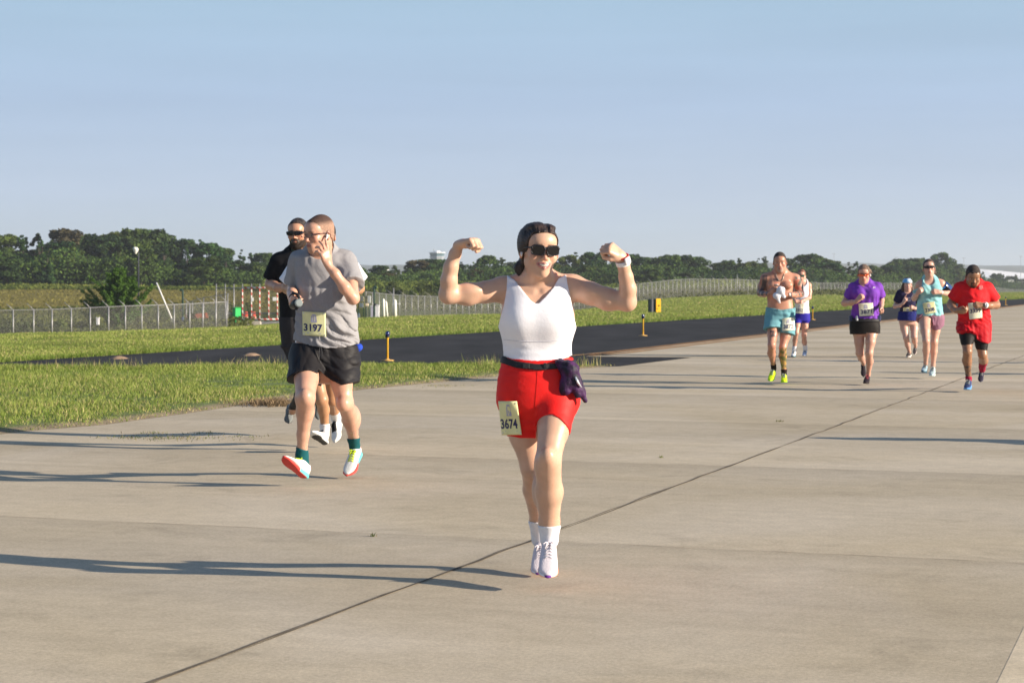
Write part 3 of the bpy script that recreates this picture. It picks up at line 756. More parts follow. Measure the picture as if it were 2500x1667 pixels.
# ---------------------------------------------------------------- pavement
JD = unit((.334, .943, 0)); JP = unit((.943, -.334, 0)); JO = np.array([-1.237, 6.81, 0])
def concrete_mat(name, tone=1.0):
    m = mat(name, (1, 1, 1), .9, spec=.15); n, l = m.node_tree.nodes, m.node_tree.links; b = n['Principled BSDF']
    co = n.new('ShaderNodeTexCoord'); mp = n.new('ShaderNodeMapping'); mp.vector_type = 'TEXTURE'
    mp.inputs['Rotation'].default_value = (0, 0, math.atan2(JP[1], JP[0])); l.new(co.outputs['Object'], mp.inputs[0])   # x: across the joint, y: along it
    def noise(scale, vec, detail=5, rough=.6, dist=0):
        t = n.new('ShaderNodeTexNoise'); t.inputs['Scale'].default_value = scale; t.inputs['Detail'].default_value = detail; t.inputs['Roughness'].default_value = rough; t.inputs['Distortion'].default_value = dist
        l.new(vec, t.inputs['Vector']); return t.outputs['Fac']
    def rng_(x, a, b_, c, d):
        r = n.new('ShaderNodeMapRange'); r.inputs[1].default_value = a; r.inputs[2].default_value = b_; r.inputs[3].default_value = c; r.inputs[4].default_value = d; l.new(x, r.inputs[0]); return r.outputs[0]
    def mul(a, c):
        k = n.new('ShaderNodeMath'); k.operation = 'MULTIPLY'; l.new(a, k.inputs[0]); l.new(c, k.inputs[1]); return k.outputs[0]
    st = n.new('ShaderNodeMapping'); st.inputs['Scale'].default_value = (.16, 1.1, 1); l.new(mp.outputs[0], st.inputs[0])
    st2 = n.new('ShaderNodeMapping'); st2.inputs['Scale'].default_value = (.35, 6, 1); l.new(mp.outputs[0], st2.inputs[0])
    A = noise(.9, st.outputs[0], 6, .55, .6); Bn = noise(1.6, st2.outputs[0], 6, .65, .3); G = noise(55, mp.outputs[0], 4, .8); Bl = noise(.35, mp.outputs[0], 4, .5, 1.0); S = noise(7, mp.outputs[0], 6, .75)
    f = mul(mul(mul(mul(rng_(A, .3, .7, .91, 1.07), rng_(Bn, .25, .75, .96, 1.035)), rng_(G, .25, .75, .74, 1.26)), rng_(Bl, .3, .7, .87, 1.10)), rng_(S, .2, .8, .84, 1.14))
    T = noise(1.3, mp.outputs[0], 8, .72, .8); f = mul(f, rng_(T, .54, .72, 1.0, .80)); T2 = noise(.55, st.outputs[0], 7, .7, 1.2); f = mul(f, rng_(T2, .30, .45, 1.10, 1.0))
    # slab to slab tone: bands between the cross joints
    sp = n.new('ShaderNodeSeparateXYZ'); l.new(mp.outputs[0], sp.inputs[0])
    wv = n.new('ShaderNodeMath'); wv.operation = 'MULTIPLY_ADD'; wv.inputs[1].default_value = 1 / 4.57; wv.inputs[2].default_value = -.19; l.new(sp.outputs['Y'], wv.inputs[0])
    fr = n.new('ShaderNodeMath'); fr.operation = 'FRACT'; l.new(wv.outputs[0], fr.inputs[0])
    f = mul(f, rng_(fr.outputs[0], 0, 1, 1.09, .88))
    c1 = n.new('ShaderNodeMix'); c1.data_type = 'RGBA'; l.new(rng_(Bl, .35, .65, 0, 1), c1.inputs[0]); c1.inputs[6].default_value = (.515 * tone, .432 * tone, .310 * tone, 1); c1.inputs[7].default_value = (.485 * tone, .418 * tone, .325 * tone, 1)
    sc_ = n.new('ShaderNodeVectorMath'); sc_.operation = 'SCALE'; l.new(c1.outputs[2], sc_.inputs[0]); l.new(f, sc_.inputs['Scale']); l.new(sc_.outputs[0], b.inputs['Base Color'])
    bp = n.new('ShaderNodeBump'); bp.inputs['Strength'].default_value = .35; bp.inputs['Distance'].default_value = .004; l.new(G, bp.inputs['Height'])
    bp2 = n.new('ShaderNodeBump'); bp2.inputs['Strength'].default_value = .10; bp2.inputs['Distance'].default_value = .02; l.new(Bn, bp2.inputs['Height']); l.new(bp.outputs[0], bp2.inputs['Normal']); l.new(bp2.outputs[0], b.inputs['Normal'])
    return m
def GP(u, v): D = CAMH * FPX / (v - CV); return np.array([(u - CU) * D / FPX, D])
def sheet(name, poly, z, m, kind='structure', sub=0):
    from mathutils.geometry import tessellate_polygon
    V = [(float(p[0]), float(p[1]), z) for p in poly]; T = [list(t) for t in tessellate_polygon([[Vector(p) for p in V]])]
    F = []
    for a, b, c in T:
        cr = (V[b][0] - V[a][0]) * (V[c][1] - V[a][1]) - (V[b][1] - V[a][1]) * (V[c][0] - V[a][0]); F.append([a, b, c] if cr > 0 else [a, c, b])
    o = mesh_np(name, V, F, m, smooth=False); tag(o, kind=kind); return o
# concrete: everything right of the asphalt, and round the grass island
gi = [(-9.5, 9.0), (-6.0, 15.2), (-4.63, 18.0), (-4.45, 18.45), (-3.95, 19.2), (-3.7, 20.0), (-3.45, 20.8), (-3.05, 22.2), (-2.75, 23.3), (-2.4, 24.2), (-1.95, 25.5), (-1.15, 27.2), (-.25, 29.1), (.7, 31.2), (1.5, 32.5), (1.75, 33.0)]
far = lambda D: (1.23 + .352 * (D - 37.3), D)
conc = [(-60, -40), (60, -40), (330, 930)] + [far(D) for D in (900, 500, 250, 141, 95, 70, 52.3, 44)] + [(1.23, 37.0), (1.9, 36.7), (3.2, 36.5), (1.76, 32.7)] + [(x + .0, y) for x, y in gi[::-1]] + [(-30, -10)]
sheet('runway', conc[::-1], 0.0, concrete_mat('concrete'))
asph = [(1.0, 32.2), (1.76, 32.69), (3.3, 36.55), (2.0, 36.85), (1.35, 37.1)] + [(far(D)[0] + .12, D) for D in (44, 52.3, 70, 95, 141, 250, 500, 900)] + [(far(D)[0] - 4.6, D) for D in (900, 500, 250, 180)] + [(-22 + .385 * D, D) for D in (150, 110, 80, 62, 50, 43, 36, 30, 22)] + [(-22, 12), (-14, 24), (-8.3, 31.7), (-6.0, 31.2), (-3.65, 32.0), (-1.5, 32.4)]
m = mat('asphalt', (.034, .033, .035), .9, var=.32, vscale=.9, bump=.6, bscale=90, spec=.12, detail=10, stretch=(1, .3, 1))
sheet('taxiway', asph, 0.004, m)
# old worn streaks and sealed cracks on the asphalt
def strip(name, pts, w, z, m, jag=0.0, seed=0, kind='structure'):
    r = np.random.default_rng(seed); P = [np.array(p, float) for p in pts]; Q = []
    for a, b in zip(P[:-1], P[1:]):
        k = max(1, int(np.linalg.norm(b - a) / (.12 if jag else 5)))
        k = min(k, 260); Q += [a + (b - a) * i / k for i in range(k)]
    Q.append(P[-1]); V = []
    for i, q in enumerate(Q):
        d = unit(Q[min(i + 1, len(Q) - 1)] - Q[max(i - 1, 0)]); nrm = np.array([-d[1], d[0]])
        ww = w / 2 * (1 + r.uniform(-.75, .6) * (1 if jag else 0)); off = r.normal(0, jag) if jag else 0
        V += [(*(q + nrm * (off + ww)), z), (*(q + nrm * (off - ww)), z)]
    F = [[2 * i, 2 * i + 1, 2 * i + 3, 2 * i + 2] for i in range(len(Q) - 1)]
    return tag(mesh_np(name, V, F, m, smooth=False), kind=kind)
M_JOINT = mat('joint_fill', (.15, .12, .085), .95, var=.4, vscale=9)
M_YEL = mat('yellow_paint', (.40, .20, .07), .8, var=.35, vscale=3)
far2 = lambda D, o: np.array(far(D)) + np.array([o, 0])
for o_, nm in ((.42, 0), (.05, 1)):
    strip('taxiway_edge_line', [np.array((1.05 + o_, 37.35))] + [far2(D, o_) for D in (39, 44, 52.3, 70, 95, 141, 250, 500)], .15, .009, M_YEL)
strip('edge_joint', [np.array((1.0, 37.2))] + [far2(D, -.14) for D in (39, 44, 52.3, 70, 95, 141, 250)], .10, .0085, mat('edge_dirt', (.13, .085, .05), .95, var=.4, vscale=2))
jA = JO[:2] - JD[:2] * 9; jB = JO[:2] + JD[:2] * 90
strip('expansion_joint', [jA, jB], .016, .003, M_JOINT, .007, 3)
strip('joint_groove', [jA + JP[:2] * .009, jB + JP[:2] * .009], .0045, .0035, mat('joint_dark', (.03, .026, .022), .95), .006, 5)
strip('expansion_joint', [JO[:2] + JP[:2] * 15 - JD[:2] * 9, JO[:2] + JP[:2] * 15 + JD[:2] * 90], .03, .003, M_JOINT, .003, 9)
# cross joints, faint hairlines
M_HAIR = mat('hairline', (.38, .31, .225), .95, var=.4, vscale=3)
for s_ in (-.56, 4.01, 8.58, 13.15, 17.72, 22.3, 26.9, 36.0, 45.1):
    c = JO[:2] + JD[:2] * s_; x0 = -8 if s_ < 8 else -6
    strip('cross_joint', [c + JP[:2] * x0, c + JP[:2] * 30], .006, .0025, M_HAIR, .003, int(s_ * 10) + 20)
# pale strip at the right edge of the picture
a = GP(2434, 1667); b = GP(2500, 1530); d_ = unit(b - a)
sheet('pale_strip', [a - d_ * 5, a - d_ * 5 + np.array([1.8, -.6]), b + d_ * 40 + np.array([1.8, -.6]), b + d_ * 2.0 + np.array([.35, 0]), b], .0008, concrete_mat('concrete_pale', 1.28))
# sandy mounds on the asphalt
M_SAND = mat('sand', (.30, .20, .13), .95, var=.3, vscale=9)
for u, v, w, lab in ((290, 874, 42, 'low sandy patch on the asphalt, farther from the runners'), (613, 866, 44, 'low sandy patch on the asphalt just left of the grey T-shirt runner')):
    g = GP(u, v + 2); r = w / 2 * g[1] / FPX; V = []; F = []
    rr = np.random.default_rng(u); K = 20
    V.append((g[0], g[1], .055))
    for q, (s_, z) in enumerate(((.4, .045), (.75, .022), (1.0, .005))):
        for j in range(K): t = 2 * math.pi * j / K; k = s_ * (1 + rr.uniform(-.12, .12)); V.append((g[0] + r * k * math.cos(t), g[1] + r * 2.2 * k * math.sin(t), z))
    for j in range(K):
        F.append([0, 1 + j, 1 + (j + 1) % K])
        for q in range(2): F.append([1 + q * K + j, 1 + (q + 1) * K + j, 1 + (q + 1) * K + (j + 1) % K, 1 + q * K + (j + 1) % K])
    tag(mesh_np('sand_patch', V, F, M_SAND), lab, 'sand patch')

# ---------------------------------------------------------------- grass
def blades(name, XY, Z, hgt, wid, cols, m, seed, lean=.5):
    r = np.random.default_rng(seed); n = len(XY); a = r.uniform(0, 2 * math.pi, n); h = hgt * r.uniform(.5, 1.25, n); w = wid * r.uniform(.6, 1.3, n)
    dx, dy = np.cos(a), np.sin(a); b = r.uniform(0, 2 * math.pi, n); ln = lean * r.uniform(.2, 1, n) * h
    P0 = np.stack([XY[:, 0], XY[:, 1], Z], 1); s = np.stack([dx * w / 2, dy * w / 2, 0 * w], 1); lv = np.stack([np.cos(b) * ln, np.sin(b) * ln, 0 * ln], 1)
    up = np.zeros((n, 3)); up[:, 2] = h
    V = np.stack([P0 - s, P0 + s, P0 + up * .55 + lv * .35 + s * .7, P0 + up * .55 + lv * .35 - s * .7, P0 + up * 1.0 + lv], 1).reshape(-1, 3)
    k = np.arange(n)[:, None] * 5; F = np.concatenate([k + [0, 1, 2], k + [0, 2, 3], k + [3, 2, 4]])
    C = np.repeat(cols, 5, axis=0)
    return mesh_np(name, V, F, m, smooth=False, col=C)
def inpoly(X, Y, poly):
    c = np.zeros(len(X), bool); j = len(poly) - 1
    for i in range(len(poly)):
        xi, yi = poly[i]; xj, yj = poly[j]; t = ((yi > Y) != (yj > Y)) & (X < (xj - xi) * (Y - yi) / (yj - yi + 1e-12) + xi); c ^= t; j = i
    return c
def snoise(X, Y, seed, f):
    r = np.random.default_rng(seed); s = 0
    for i in range(6): k = r.normal(0, f * (1 + i * .5), 2); s = s + np.sin(X * k[0] + Y * k[1] + r.uniform(0, 6.28)) / (1 + i * .4)
    return s / 3
def gmat(name, transl=.35):
    m = mat(name, attr='col', rough=.6, spec=.25); n, l = m.node_tree.nodes, m.node_tree.links; b = n['Principled BSDF']; o = n['Material Output']
    tr = n.new('ShaderNodeBsdfTranslucent'); ms = n.new('ShaderNodeMixShader'); ms.inputs[0].default_value = transl
    at = [x for x in n if x.type == 'ATTRIBUTE'][0]; l.new(at.outputs['Color'], tr.inputs[0]); l.new(b.outputs[0], ms.inputs[1]); l.new(tr.outputs[0], ms.inputs[2]); l.new(ms.outputs[0], o.inputs[0]); return m
M_GR = gmat('grass_blades', .22)
island = gi + [(1.2, 32.4), (1.0, 32.25), (-1.5, 32.45), (-3.65, 32.05), (-6.0, 31.25), (-8.3, 31.75), (-14, 24), (-13, 13)]
soil = mat('verge_soil', attr='col', rough=.95, bump=.8, bscale=14, var=.25, vscale=3)
nI = len(island); cx_, cy_ = -5.0, 25.0; V = []; C = []
tan_, grn_ = (.25, .195, .125), (.115, .150, .045)
for f_, z_, c_ in ((1, .001, tan_), (.985, .006, tan_), (.955, .018, tan_), (.90, .032, grn_), (.5, .05, grn_)):
    V += [((p[0] - cx_) * f_ + cx_, (p[1] - cy_) * f_ + cy_, z_) for p in island]; C += [c_] * nI
F = [[q * nI + i, q * nI + (i + 1) % nI, (q + 1) * nI + (i + 1) % nI, (q + 1) * nI + i] for q in range(4) for i in range(nI)] + [[4 * nI + i for i in range(nI)]]
tag(mesh_np('grass_verge', V, F, soil, None, None, True, None, np.array(C)), kind='structure')
def gcolors(n, r, dry, hue):
    a = np.array(lin(126, 144, 56)); b = np.array(lin(156, 162, 88)); c = np.array(lin(92, 116, 46)); d = np.array(lin(182, 168, 118))
    t = np.clip(hue + r.normal(0, .25, n), 0, 1)[:, None]; col = c * (1 - t) + a * t; t2 = np.clip(hue * .8 + r.normal(0, .3, n) - .2, 0, 1)[:, None]; col = col * (1 - t2) + b * t2
    dd = (r.uniform(0, 1, n) < dry)[:, None]; return np.where(dd, d * r.uniform(.75, 1.1, (n, 1)), col * r.uniform(.75, 1.2, (n, 1)))
r = np.random.default_rng(11); N = 560000
X = r.uniform(-13, 1.9, N); Y = r.uniform(9, 33.2, N)
ok = inpoly(X, Y, island) & (np.abs(X) < Y * .27 + .4) & (Y > 15)
X, Y = X[ok], Y[ok]
gx = np.array(gi); eX = np.interp(Y, gx[:, 1], gx[:, 0]); de = (eX - X) * .9      # distance from the pavement edge
nn = snoise(X, Y, 3, 2.0); n2_ = snoise(X, Y, 8, .55)
keep = (de > .0 + .07 * nn + .05 * snoise(X, Y, 9, 9)) & (r.uniform(0, 1, len(X)) < np.clip(de / .25 + .3, 0, 1))
X, Y, de, nn, n2_ = X[keep], Y[keep], de[keep], nn[keep], n2_[keep]
hh = (.060 + .028 * nn + .02 * n2_ + .020 * (Y > 30)) * np.clip(.45 + de / .8, .4, 1)
hh = np.clip(hh, .022, .15)
dry = np.clip(.10 + .30 * np.exp(-de / .35) + .12 * n2_, .02, .7)
gob = blades('verge_grass', np.stack([X, Y], 1), np.clip(de * .03, .0, .028), hh, .0085, gcolors(len(X), r, dry, .5 + .35 * nn), M_GR, 5, .8)
tag(gob, kind='stuff'); print('grass', len(X))
# seed stalks along the far rim of the island and near its tip
k = 2600; X = r.uniform(-9, 1.7, k); Y = np.interp(X, [-9, -6, -3.65, -1.5, 1.1, 1.75], [31.5, 31.1, 31.9, 32.3, 32.2, 32.8]) - np.abs(r.normal(0, .5, k)); ok = inpoly(X, Y, island) & ((snoise(X, Y, 4, 1.6) > .0) | (X > 0)); X, Y = X[ok], Y[ok]
tag(blades('seed_stalks', np.stack([X, Y], 1), np.full(len(X), .03), np.full(len(X), .17) * r.uniform(.6, 1.2, len(X)), .006, gcolors(len(X), r, .45, .6), M_GR, 6, .5), kind='stuff')
# sparse weeds on the pavement and a dry clump on its rim
W = []
for u, v, s_, k in ((425, 1070, .30, 260), (600, 1066, .1, 30), (366, 1058, .10, 60), (1200, 928, .5, 40), (690, 985, .20, 420), (1105, 945, .4, 30), (300, 1068, .18, 70), (1612, 1117, .02, 16), (1903, 1029, .02, 18), (911, 1309, .012, 12), (500, 1058, .15, 40), (1080, 942, .15, 70)):
    g = GP(u, v); W.append(np.stack([r.normal(g[0], s_ * .8, k), r.normal(g[1], s_ * .5, k)], 1))
W = np.concatenate(W); tag(blades('weeds', W, np.full(len(W), .0), np.full(len(W), .022), .006, gcolors(len(W), r, .45, .35) * .6, M_GR, 8, 1.6), kind='stuff')
g = GP(690, 990); k = 900; W = np.stack([r.normal(g[0] - .1, .20, k), r.normal(g[1] + .1, .16, k)], 1)
tag(blades('dry_clump', W, np.full(k, .0), np.full(k, .085), .009, np.tile(lin(150, 128, 98), (k, 1)) * r.uniform(.5, 1.1, (k, 1)), M_GR, 9, 1.4), kind='stuff')
# far mown grass between asphalt and fence: blades thinning out with distance
N = 300000; U = r.uniform(-120, 2620, N); e = edge_D(U); q = r.uniform(0, 1, N)**1.9; fdd = np.maximum(fD(U), e * 1.05); Dd = e * 1.004 + q * (fdd * .99 - e)
X = (U - CU) * Dd / FPX; nn = snoise(X, Dd, 13, .35); sc_h = np.clip(Dd / 55, .8, 4.5)
hh = np.where(Dd < e * 1.035, .12 + .05 * nn, .055) * np.clip(.8 + .3 * nn, .5, 1.3) * np.clip(sc_h, 1, 1.5)
C = gcolors(N, r, np.clip(.12 + .1 * nn, .02, .4), .62 + .3 * nn); C[Dd < e * 1.03] *= (.75, .85, .7)
tag(blades('field_grass', np.stack([X, Dd], 1), gz(U, Dd) - .005, hh, .014 * sc_h, C, M_GR, 15, .9), kind='stuff')
# ---------------------------------------------------------------- trees
def leafmat(name, objvar=.22):
    m = gmat(name, .30); n, l = m.node_tree.nodes, m.node_tree.links; b = n['Principled BSDF']; at = [x for x in n if x.type == 'ATTRIBUTE'][0]
    oi = n.new('ShaderNodeObjectInfo'); r1 = n.new('ShaderNodeMapRange'); r1.inputs[3].default_value = 1 - objvar; r1.inputs[4].default_value = 1 + objvar; l.new(oi.outputs['Random'], r1.inputs[0])
    mu = n.new('ShaderNodeMath'); mu.operation = 'MULTIPLY'; mu.inputs[1].default_value = 7.31; l.new(oi.outputs['Random'], mu.inputs[0]); fr = n.new('ShaderNodeMath'); fr.operation = 'FRACT'; l.new(mu.outputs[0], fr.inputs[0])
    hs = n.new('ShaderNodeHueSaturation'); r2 = n.new('ShaderNodeMapRange'); r2.inputs[3].default_value = .475; r2.inputs[4].default_value = .53; l.new(fr.outputs[0], r2.inputs[0]); l.new(r2.outputs[0], hs.inputs['Hue']); l.new(r1.outputs[0], hs.inputs['Value']); l.new(at.outputs['Color'], hs.inputs['Color'])
    l.new(hs.outputs[0], b.inputs['Base Color']); tr = [x for x in n if x.type == 'BSDF_TRANSLUCENT'][0]; l.new(hs.outputs[0], tr.inputs[0]); b.inputs['Roughness'].default_value = .75; return m
M_LEAF = leafmat('leaves'); M_BARK = mat('bark', (.07, .055, .045), .9, bump=.6, bscale=20)
def quads(C, N1, size, r, col):
    n = len(C); a = r.normal(0, 1, (n, 3)); a = a - N1 * (a * N1).sum(1, keepdims=True) * .7; a /= np.linalg.norm(a, axis=1, keepdims=True) + 1e-9
    b = np.cross(N1, a); b /= np.linalg.norm(b, axis=1, keepdims=True) + 1e-9; s = size[:, None] * .5; b = b * .62
    V = np.stack([C - a * s, C + b * s - a * s * .15, C + a * s, C - b * s + a * s * .1], 1).reshape(-1, 3)
    return V, np.arange(4 * n).reshape(-1, 4), np.repeat(col, 4, axis=0)
def make_crown(seed, kind, h, w, nleaf=4200, leaf=.42, cols=None):
    r = np.random.default_rng(seed); cl = []
    if kind == 'broad':
        for i in range(34):
            z = r.uniform(.16, .94); rad = w / 2 * (math.sin(math.pi * (.12 + .80 * z))**.7) * .72; a = r.uniform(0, 6.28); q = r.uniform(.25, 1)**.5
            cl.append((np.array([math.cos(a) * rad * q, math.sin(a) * rad * q, z * h]), r.uniform(.11, .19) * w * (1.15 - .45 * z), r.uniform(-1, 1)))
        for i in range(5): a = r.uniform(0, 6.28); cl.append((np.array([math.cos(a) * w * .13, math.sin(a) * w * .13, h * r.uniform(.86, .95)]), .10 * w, r.uniform(-1, 1)))
    elif kind == 'tall':
        for i in range(34):
            z = r.uniform(.10, .98); rad = w / 2 * (1.05 - z)**.75 * .72; a = r.uniform(0, 6.28); q = r.uniform(.2, 1)**.5
            cl.append((np.array([math.cos(a) * rad * q, math.sin(a) * rad * q, z * h]), max(.045 * w, r.uniform(.13, .2) * w * (1.12 - z)), r.uniform(-1, 1)))
    else:
        for i in range(26):
            z = r.uniform(.05, .92); rad = w / 2 * (1 - z**2)**.5 * .75; a = r.uniform(0, 6.28); q = r.uniform(.2, 1)**.5
            cl.append((np.array([math.cos(a) * rad * q, math.sin(a) * rad * q, z * h]), r.uniform(.13, .2) * w, r.uniform(-1, 1)))
    sz = np.array([c[1] for c in cl]); p = sz**2 / (sz**2).sum(); idx = r.choice(len(cl), nleaf, p=p)
    d = r.normal(0, 1, (nleaf, 3)); d /= np.linalg.norm(d, axis=1, keepdims=True); rad = sz[idx] * r.uniform(.35, 1.12, nleaf)**.6
    C = np.array([cl[i][0] for i in idx]) + d * rad[:, None] * [1, 1, .8]; C[:, 2] = np.maximum(C[:, 2], .1)
    tone = np.array([cl[i][2] for i in idx]); base = np.array(cols[0])[None]; c2 = np.array(cols[1])[None]; t = np.clip(.5 + tone * .42 + r.normal(0, .15, nleaf), 0, 1)[:, None]
    col = (base * (1 - t) + c2 * t) * r.uniform(.75, 1.25, (nleaf, 1))
    N1 = d * .8 + r.normal(0, .5, (nleaf, 3)); N1 /= np.linalg.norm(N1, axis=1, keepdims=True)
    return quads(C, N1, leaf * r.uniform(.6, 1.3, nleaf), r, col), cl
def make_tree(name, seed, kind, h, w, cols, **k):
    (V, F, C), cl = make_crown(seed, kind, h, w, cols=cols, **k)
    root = empty(name, (0, 0, 0)); mesh_np('crown', V, F, M_LEAF, root, None, False, None, C)
    mb = MB(); r = np.random.default_rng(seed + 50); top = h * .75
    tp = [np.array([0, 0, -.6]), np.array([r.normal(0, .05), r.normal(0, .05), h * .25]), np.array([r.normal(0, .15), r.normal(0, .15), h * .5]), np.array([r.normal(0, .2), r.normal(0, .2), top])]
    mb.tube(tp, [.035 * h * .6, .028 * h * .6, .018 * h * .6, .006 * h], 7)
    for c in cl[:9]: s0 = tp[1] + (tp[2] - tp[1]) * r.uniform(0, 1); mb.tube([s0, (s0 + c[0]) / 2 + [0, 0, -.05 * h], c[0]], [.011 * h * .7, .008 * h * .6, .003 * h], 5)
    mb.build('trunk', [M_BARK], root, None, True); return root
G1 = (lin(40, 60, 26), lin(92, 110, 44)); G2 = (lin(32, 54, 28), lin(70, 94, 42)); G3 = (lin(62, 58, 44), lin(92, 84, 52)); G4 = (lin(60, 84, 32), lin(112, 124, 52))
protos = []
for i in range(6): protos.append(('broad', make_tree('broadleaf_tree', 100 + i, 'broad', 8.0, 6.4, G1 if i % 3 else G2, nleaf=6500)))
for i in range(3): protos.append(('tall', make_tree('pointed_tree', 120 + i, 'tall', 8.0, 4.4, G2 if i else G1, nleaf=5200)))
protos.append(('red', make_tree('broadleaf_tree', 140, 'broad', 8.0, 6.0, G3, nleaf=6000)))
SKY = np.array([(-500, 578), (-200, 575), (0, 580), (60, 577), (100, 570), (190, 565), (230, 590), (270, 584), (300, 567), (345, 572), (380, 574), (430, 590), (500, 596), (560, 612), (640, 622), (700, 628), (800, 634), (880, 642), (920, 656), (960, 652), (1010, 645), (1060, 642), (1110, 648), (1160, 640), (1210, 636), (1260, 640), (1400, 630), (1450, 620), (1480, 628), (1530, 632), (1560, 640), (1600, 630), (1660, 627), (1700, 642), (1750, 647), (1790, 638), (1830, 632), (1900, 640), (1960, 632), (2000, 636), (2030, 642), (2060, 650), (2090, 646), (2150, 657), (2200, 642), (2240, 636), (2290, 628), (2340, 640), (2365, 668), (2400, 668), (2450, 674), (2500, 674), (2800, 668), (3200, 662)], float)
r = np.random.default_rng(77); used = set(); cnt = 0
ANCH = [(-150, 'beyond the left edge'), (20, 'at the left edge of the photo'), (110, 'above the third fence post'), (185, 'left of the conifer'), (245, 'above the white box'), (295, 'behind the conifer'), (338, 'behind the lamp post'), (392, 'above the leaning pole'), (446, 'above the left hooked pipe'), (502, 'above the orange barrel'), (575, 'above the green bin'), (640, 'above the striped gate'),
    (700, 'behind the man in black'), (780, 'behind the man in grey'), (870, 'above the meter posts'), (920, 'above the right hooked pipe'), (970, 'above the white bollards'), (1060, 'below the control tower'), (1130, 'under the raised left fist'), (1200, 'above the lead runner\'s shoulder at left'), (1310, 'behind the lead runner\'s head'), (1420, 'above the lead runner\'s shoulder at right'), (1500, 'under the fist with the watch'), (1605, 'above the airfield sign'), (1680, 'between sign and thin pole'), (1800, 'behind the thin pole'), (1904, 'behind the shirtless man'), (1957, 'behind the woman in blue shorts'),
    (2036, 'below the leftmost mast'), (2110, 'behind the woman in purple'), (2170, 'left of the woman in headband'), (2215, 'behind the woman in headband'), (2268, 'behind the woman in aqua'), (2320, 'left of the man in red'), (2376, 'behind the man in red'), (2430, 'in front of the large hangar'), (2490, 'at the right edge of the photo'), (2620, 'beyond the right edge')]
def zone(u): return 'of the left wood' if u < 640 else ('left of the lead runner' if u < 1250 else ('right of the lead runner' if u < 2020 else 'at the right edge'))
for row, (dd, sca, step) in enumerate(((30, 1.03, 30), (16, .90, 41), (0, .70, 46))):
    u = -330 + row * 17
    while u < 2800:
        u2 = u + r.uniform(-14, 14); D = float(np.interp(u2, TU, TD)) * (1 + dd / 350) * (1 + r.uniform(-.012, .02)); vt = np.interp(u2, SKY[:, 0], SKY[:, 1]); zb = float(gz(u2, D)) - .1
        hgt = (ZV(vt, D) - zb) * sca * (1.10 if u2 > 800 else 1.05) * (r.uniform(.93, 1.05) if row == 0 else r.uniform(.72, 1.04))
        if u2 > 2345: hgt = max(hgt, 3.0)
        right = u2 > 1200
        k = r.uniform(); kind = 'red' if k < (.035 if not right else .015) else ('tall' if k < (.5 if right else .46) else 'broad')
        c = [p for p in protos if p[0] == kind]; kk, pr = c[r.integers(len(c))]
        t = pr if id(pr) not in used else copy_tree(pr); used.add(id(pr))
        t.location = ((u2 - CU) * D / FPX, D, zb); sxy = hgt / 8 * r.uniform(1.1, 1.5) * (1.3 if hgt < 7 else 1) * (.8 if kind == 'tall' else 1) * (1.2 if u2 > 800 else 1); t.scale = (sxy, sxy, hgt / 8); t.rotation_euler = (0, 0, r.uniform(0, 6.28))
        lk = {'broad': 'bushy', 'tall': 'pointed', 'red': 'brownish'}[kind]; ra = ['skyline tree', 'middle-row tree', 'front-row tree'][row]
        an = min(ANCH, key=lambda q: abs(q[0] - u2)); lb = '%s dark %s of the far wood, %s' % (lk, ra, an[1]) if kind != 'red' else 'brownish %s of the far wood, %s' % (ra, an[1])
        tag(t, lb, 'tree', 'trees of the far wood'); cnt += 1
        u += step * r.uniform(.8, 1.2) * (1 if u2 < 2300 else .9)
print('trees', cnt)
# scrub in front of the wood: leafy undergrowth nobody could count
def scrub(name, n, ulo, uhi, dlo, dhi, hgt, leaf, cols, seed, wavy=.06, emin=.15):
    r = np.random.default_rng(seed); U = r.uniform(ulo, uhi, n); T = np.interp(U, TU, TD); D = T * r.uniform(dlo, dhi, n); X = (U - CU) * D / FPX
    env = np.clip(.7 + .5 * snoise(X, D, seed + 1, wavy), emin, 1.2); z = gz(U, D) + (hgt if hgt > 0 else -hgt * np.interp(U, [600, 800], [.86, 1.05]) * (CAMH + (CV - np.interp(U, SKY[:, 0], SKY[:, 1])) * D / FPX - gz(U, D))) * env * r.uniform(0, 1, n)**.7
    C = np.stack([X, D, z], 1); t = np.clip(.5 + .6 * snoise(X, D, seed + 2, .15) + r.normal(0, .2, n), 0, 1)[:, None]; col = (np.array(cols[0]) * (1 - t) + np.array(cols[1]) * t) * r.uniform(.7, 1.25, (n, 1))
    N1 = r.normal(0, 1, (n, 3)) + [0, -.4, .6]; N1 /= np.linalg.norm(N1, axis=1, keepdims=True); V, F, Cc = quads(C, N1, leaf * r.uniform(.6, 1.4, n), r, col)
    tag(mesh_np(name, V, F, M_LEAF, None, None, False, None, Cc), kind='stuff')
scrub('undergrowth', 130000, -300, 2800, .985, 1.10, -.80, .46, (G2[0], G1[1]), 5, .13, .45)
scrub('scrub', 16000, 640, 2000, .86, .97, 1.9, .42, G4, 9, .09)
scrub('scrub', 9000, -200, 700, .93, .985, 1.2, .42, G4, 15, .09)
scrub('field_weeds', 26000, -200, 620, .42, .62, 1.1, .26, (lin(52, 66, 36), lin(88, 98, 48)), 25, .12)
scrub('field_weeds', 16000, 980, 2300, .60, .86, 1.0, .30, (lin(70, 72, 46), lin(104, 106, 60)), 29, .12)
scrub('dry_field', 12000, -200, 900, .62, .93, .14, .26, (lin(104, 96, 50), lin(128, 118, 62)), 33, .1)
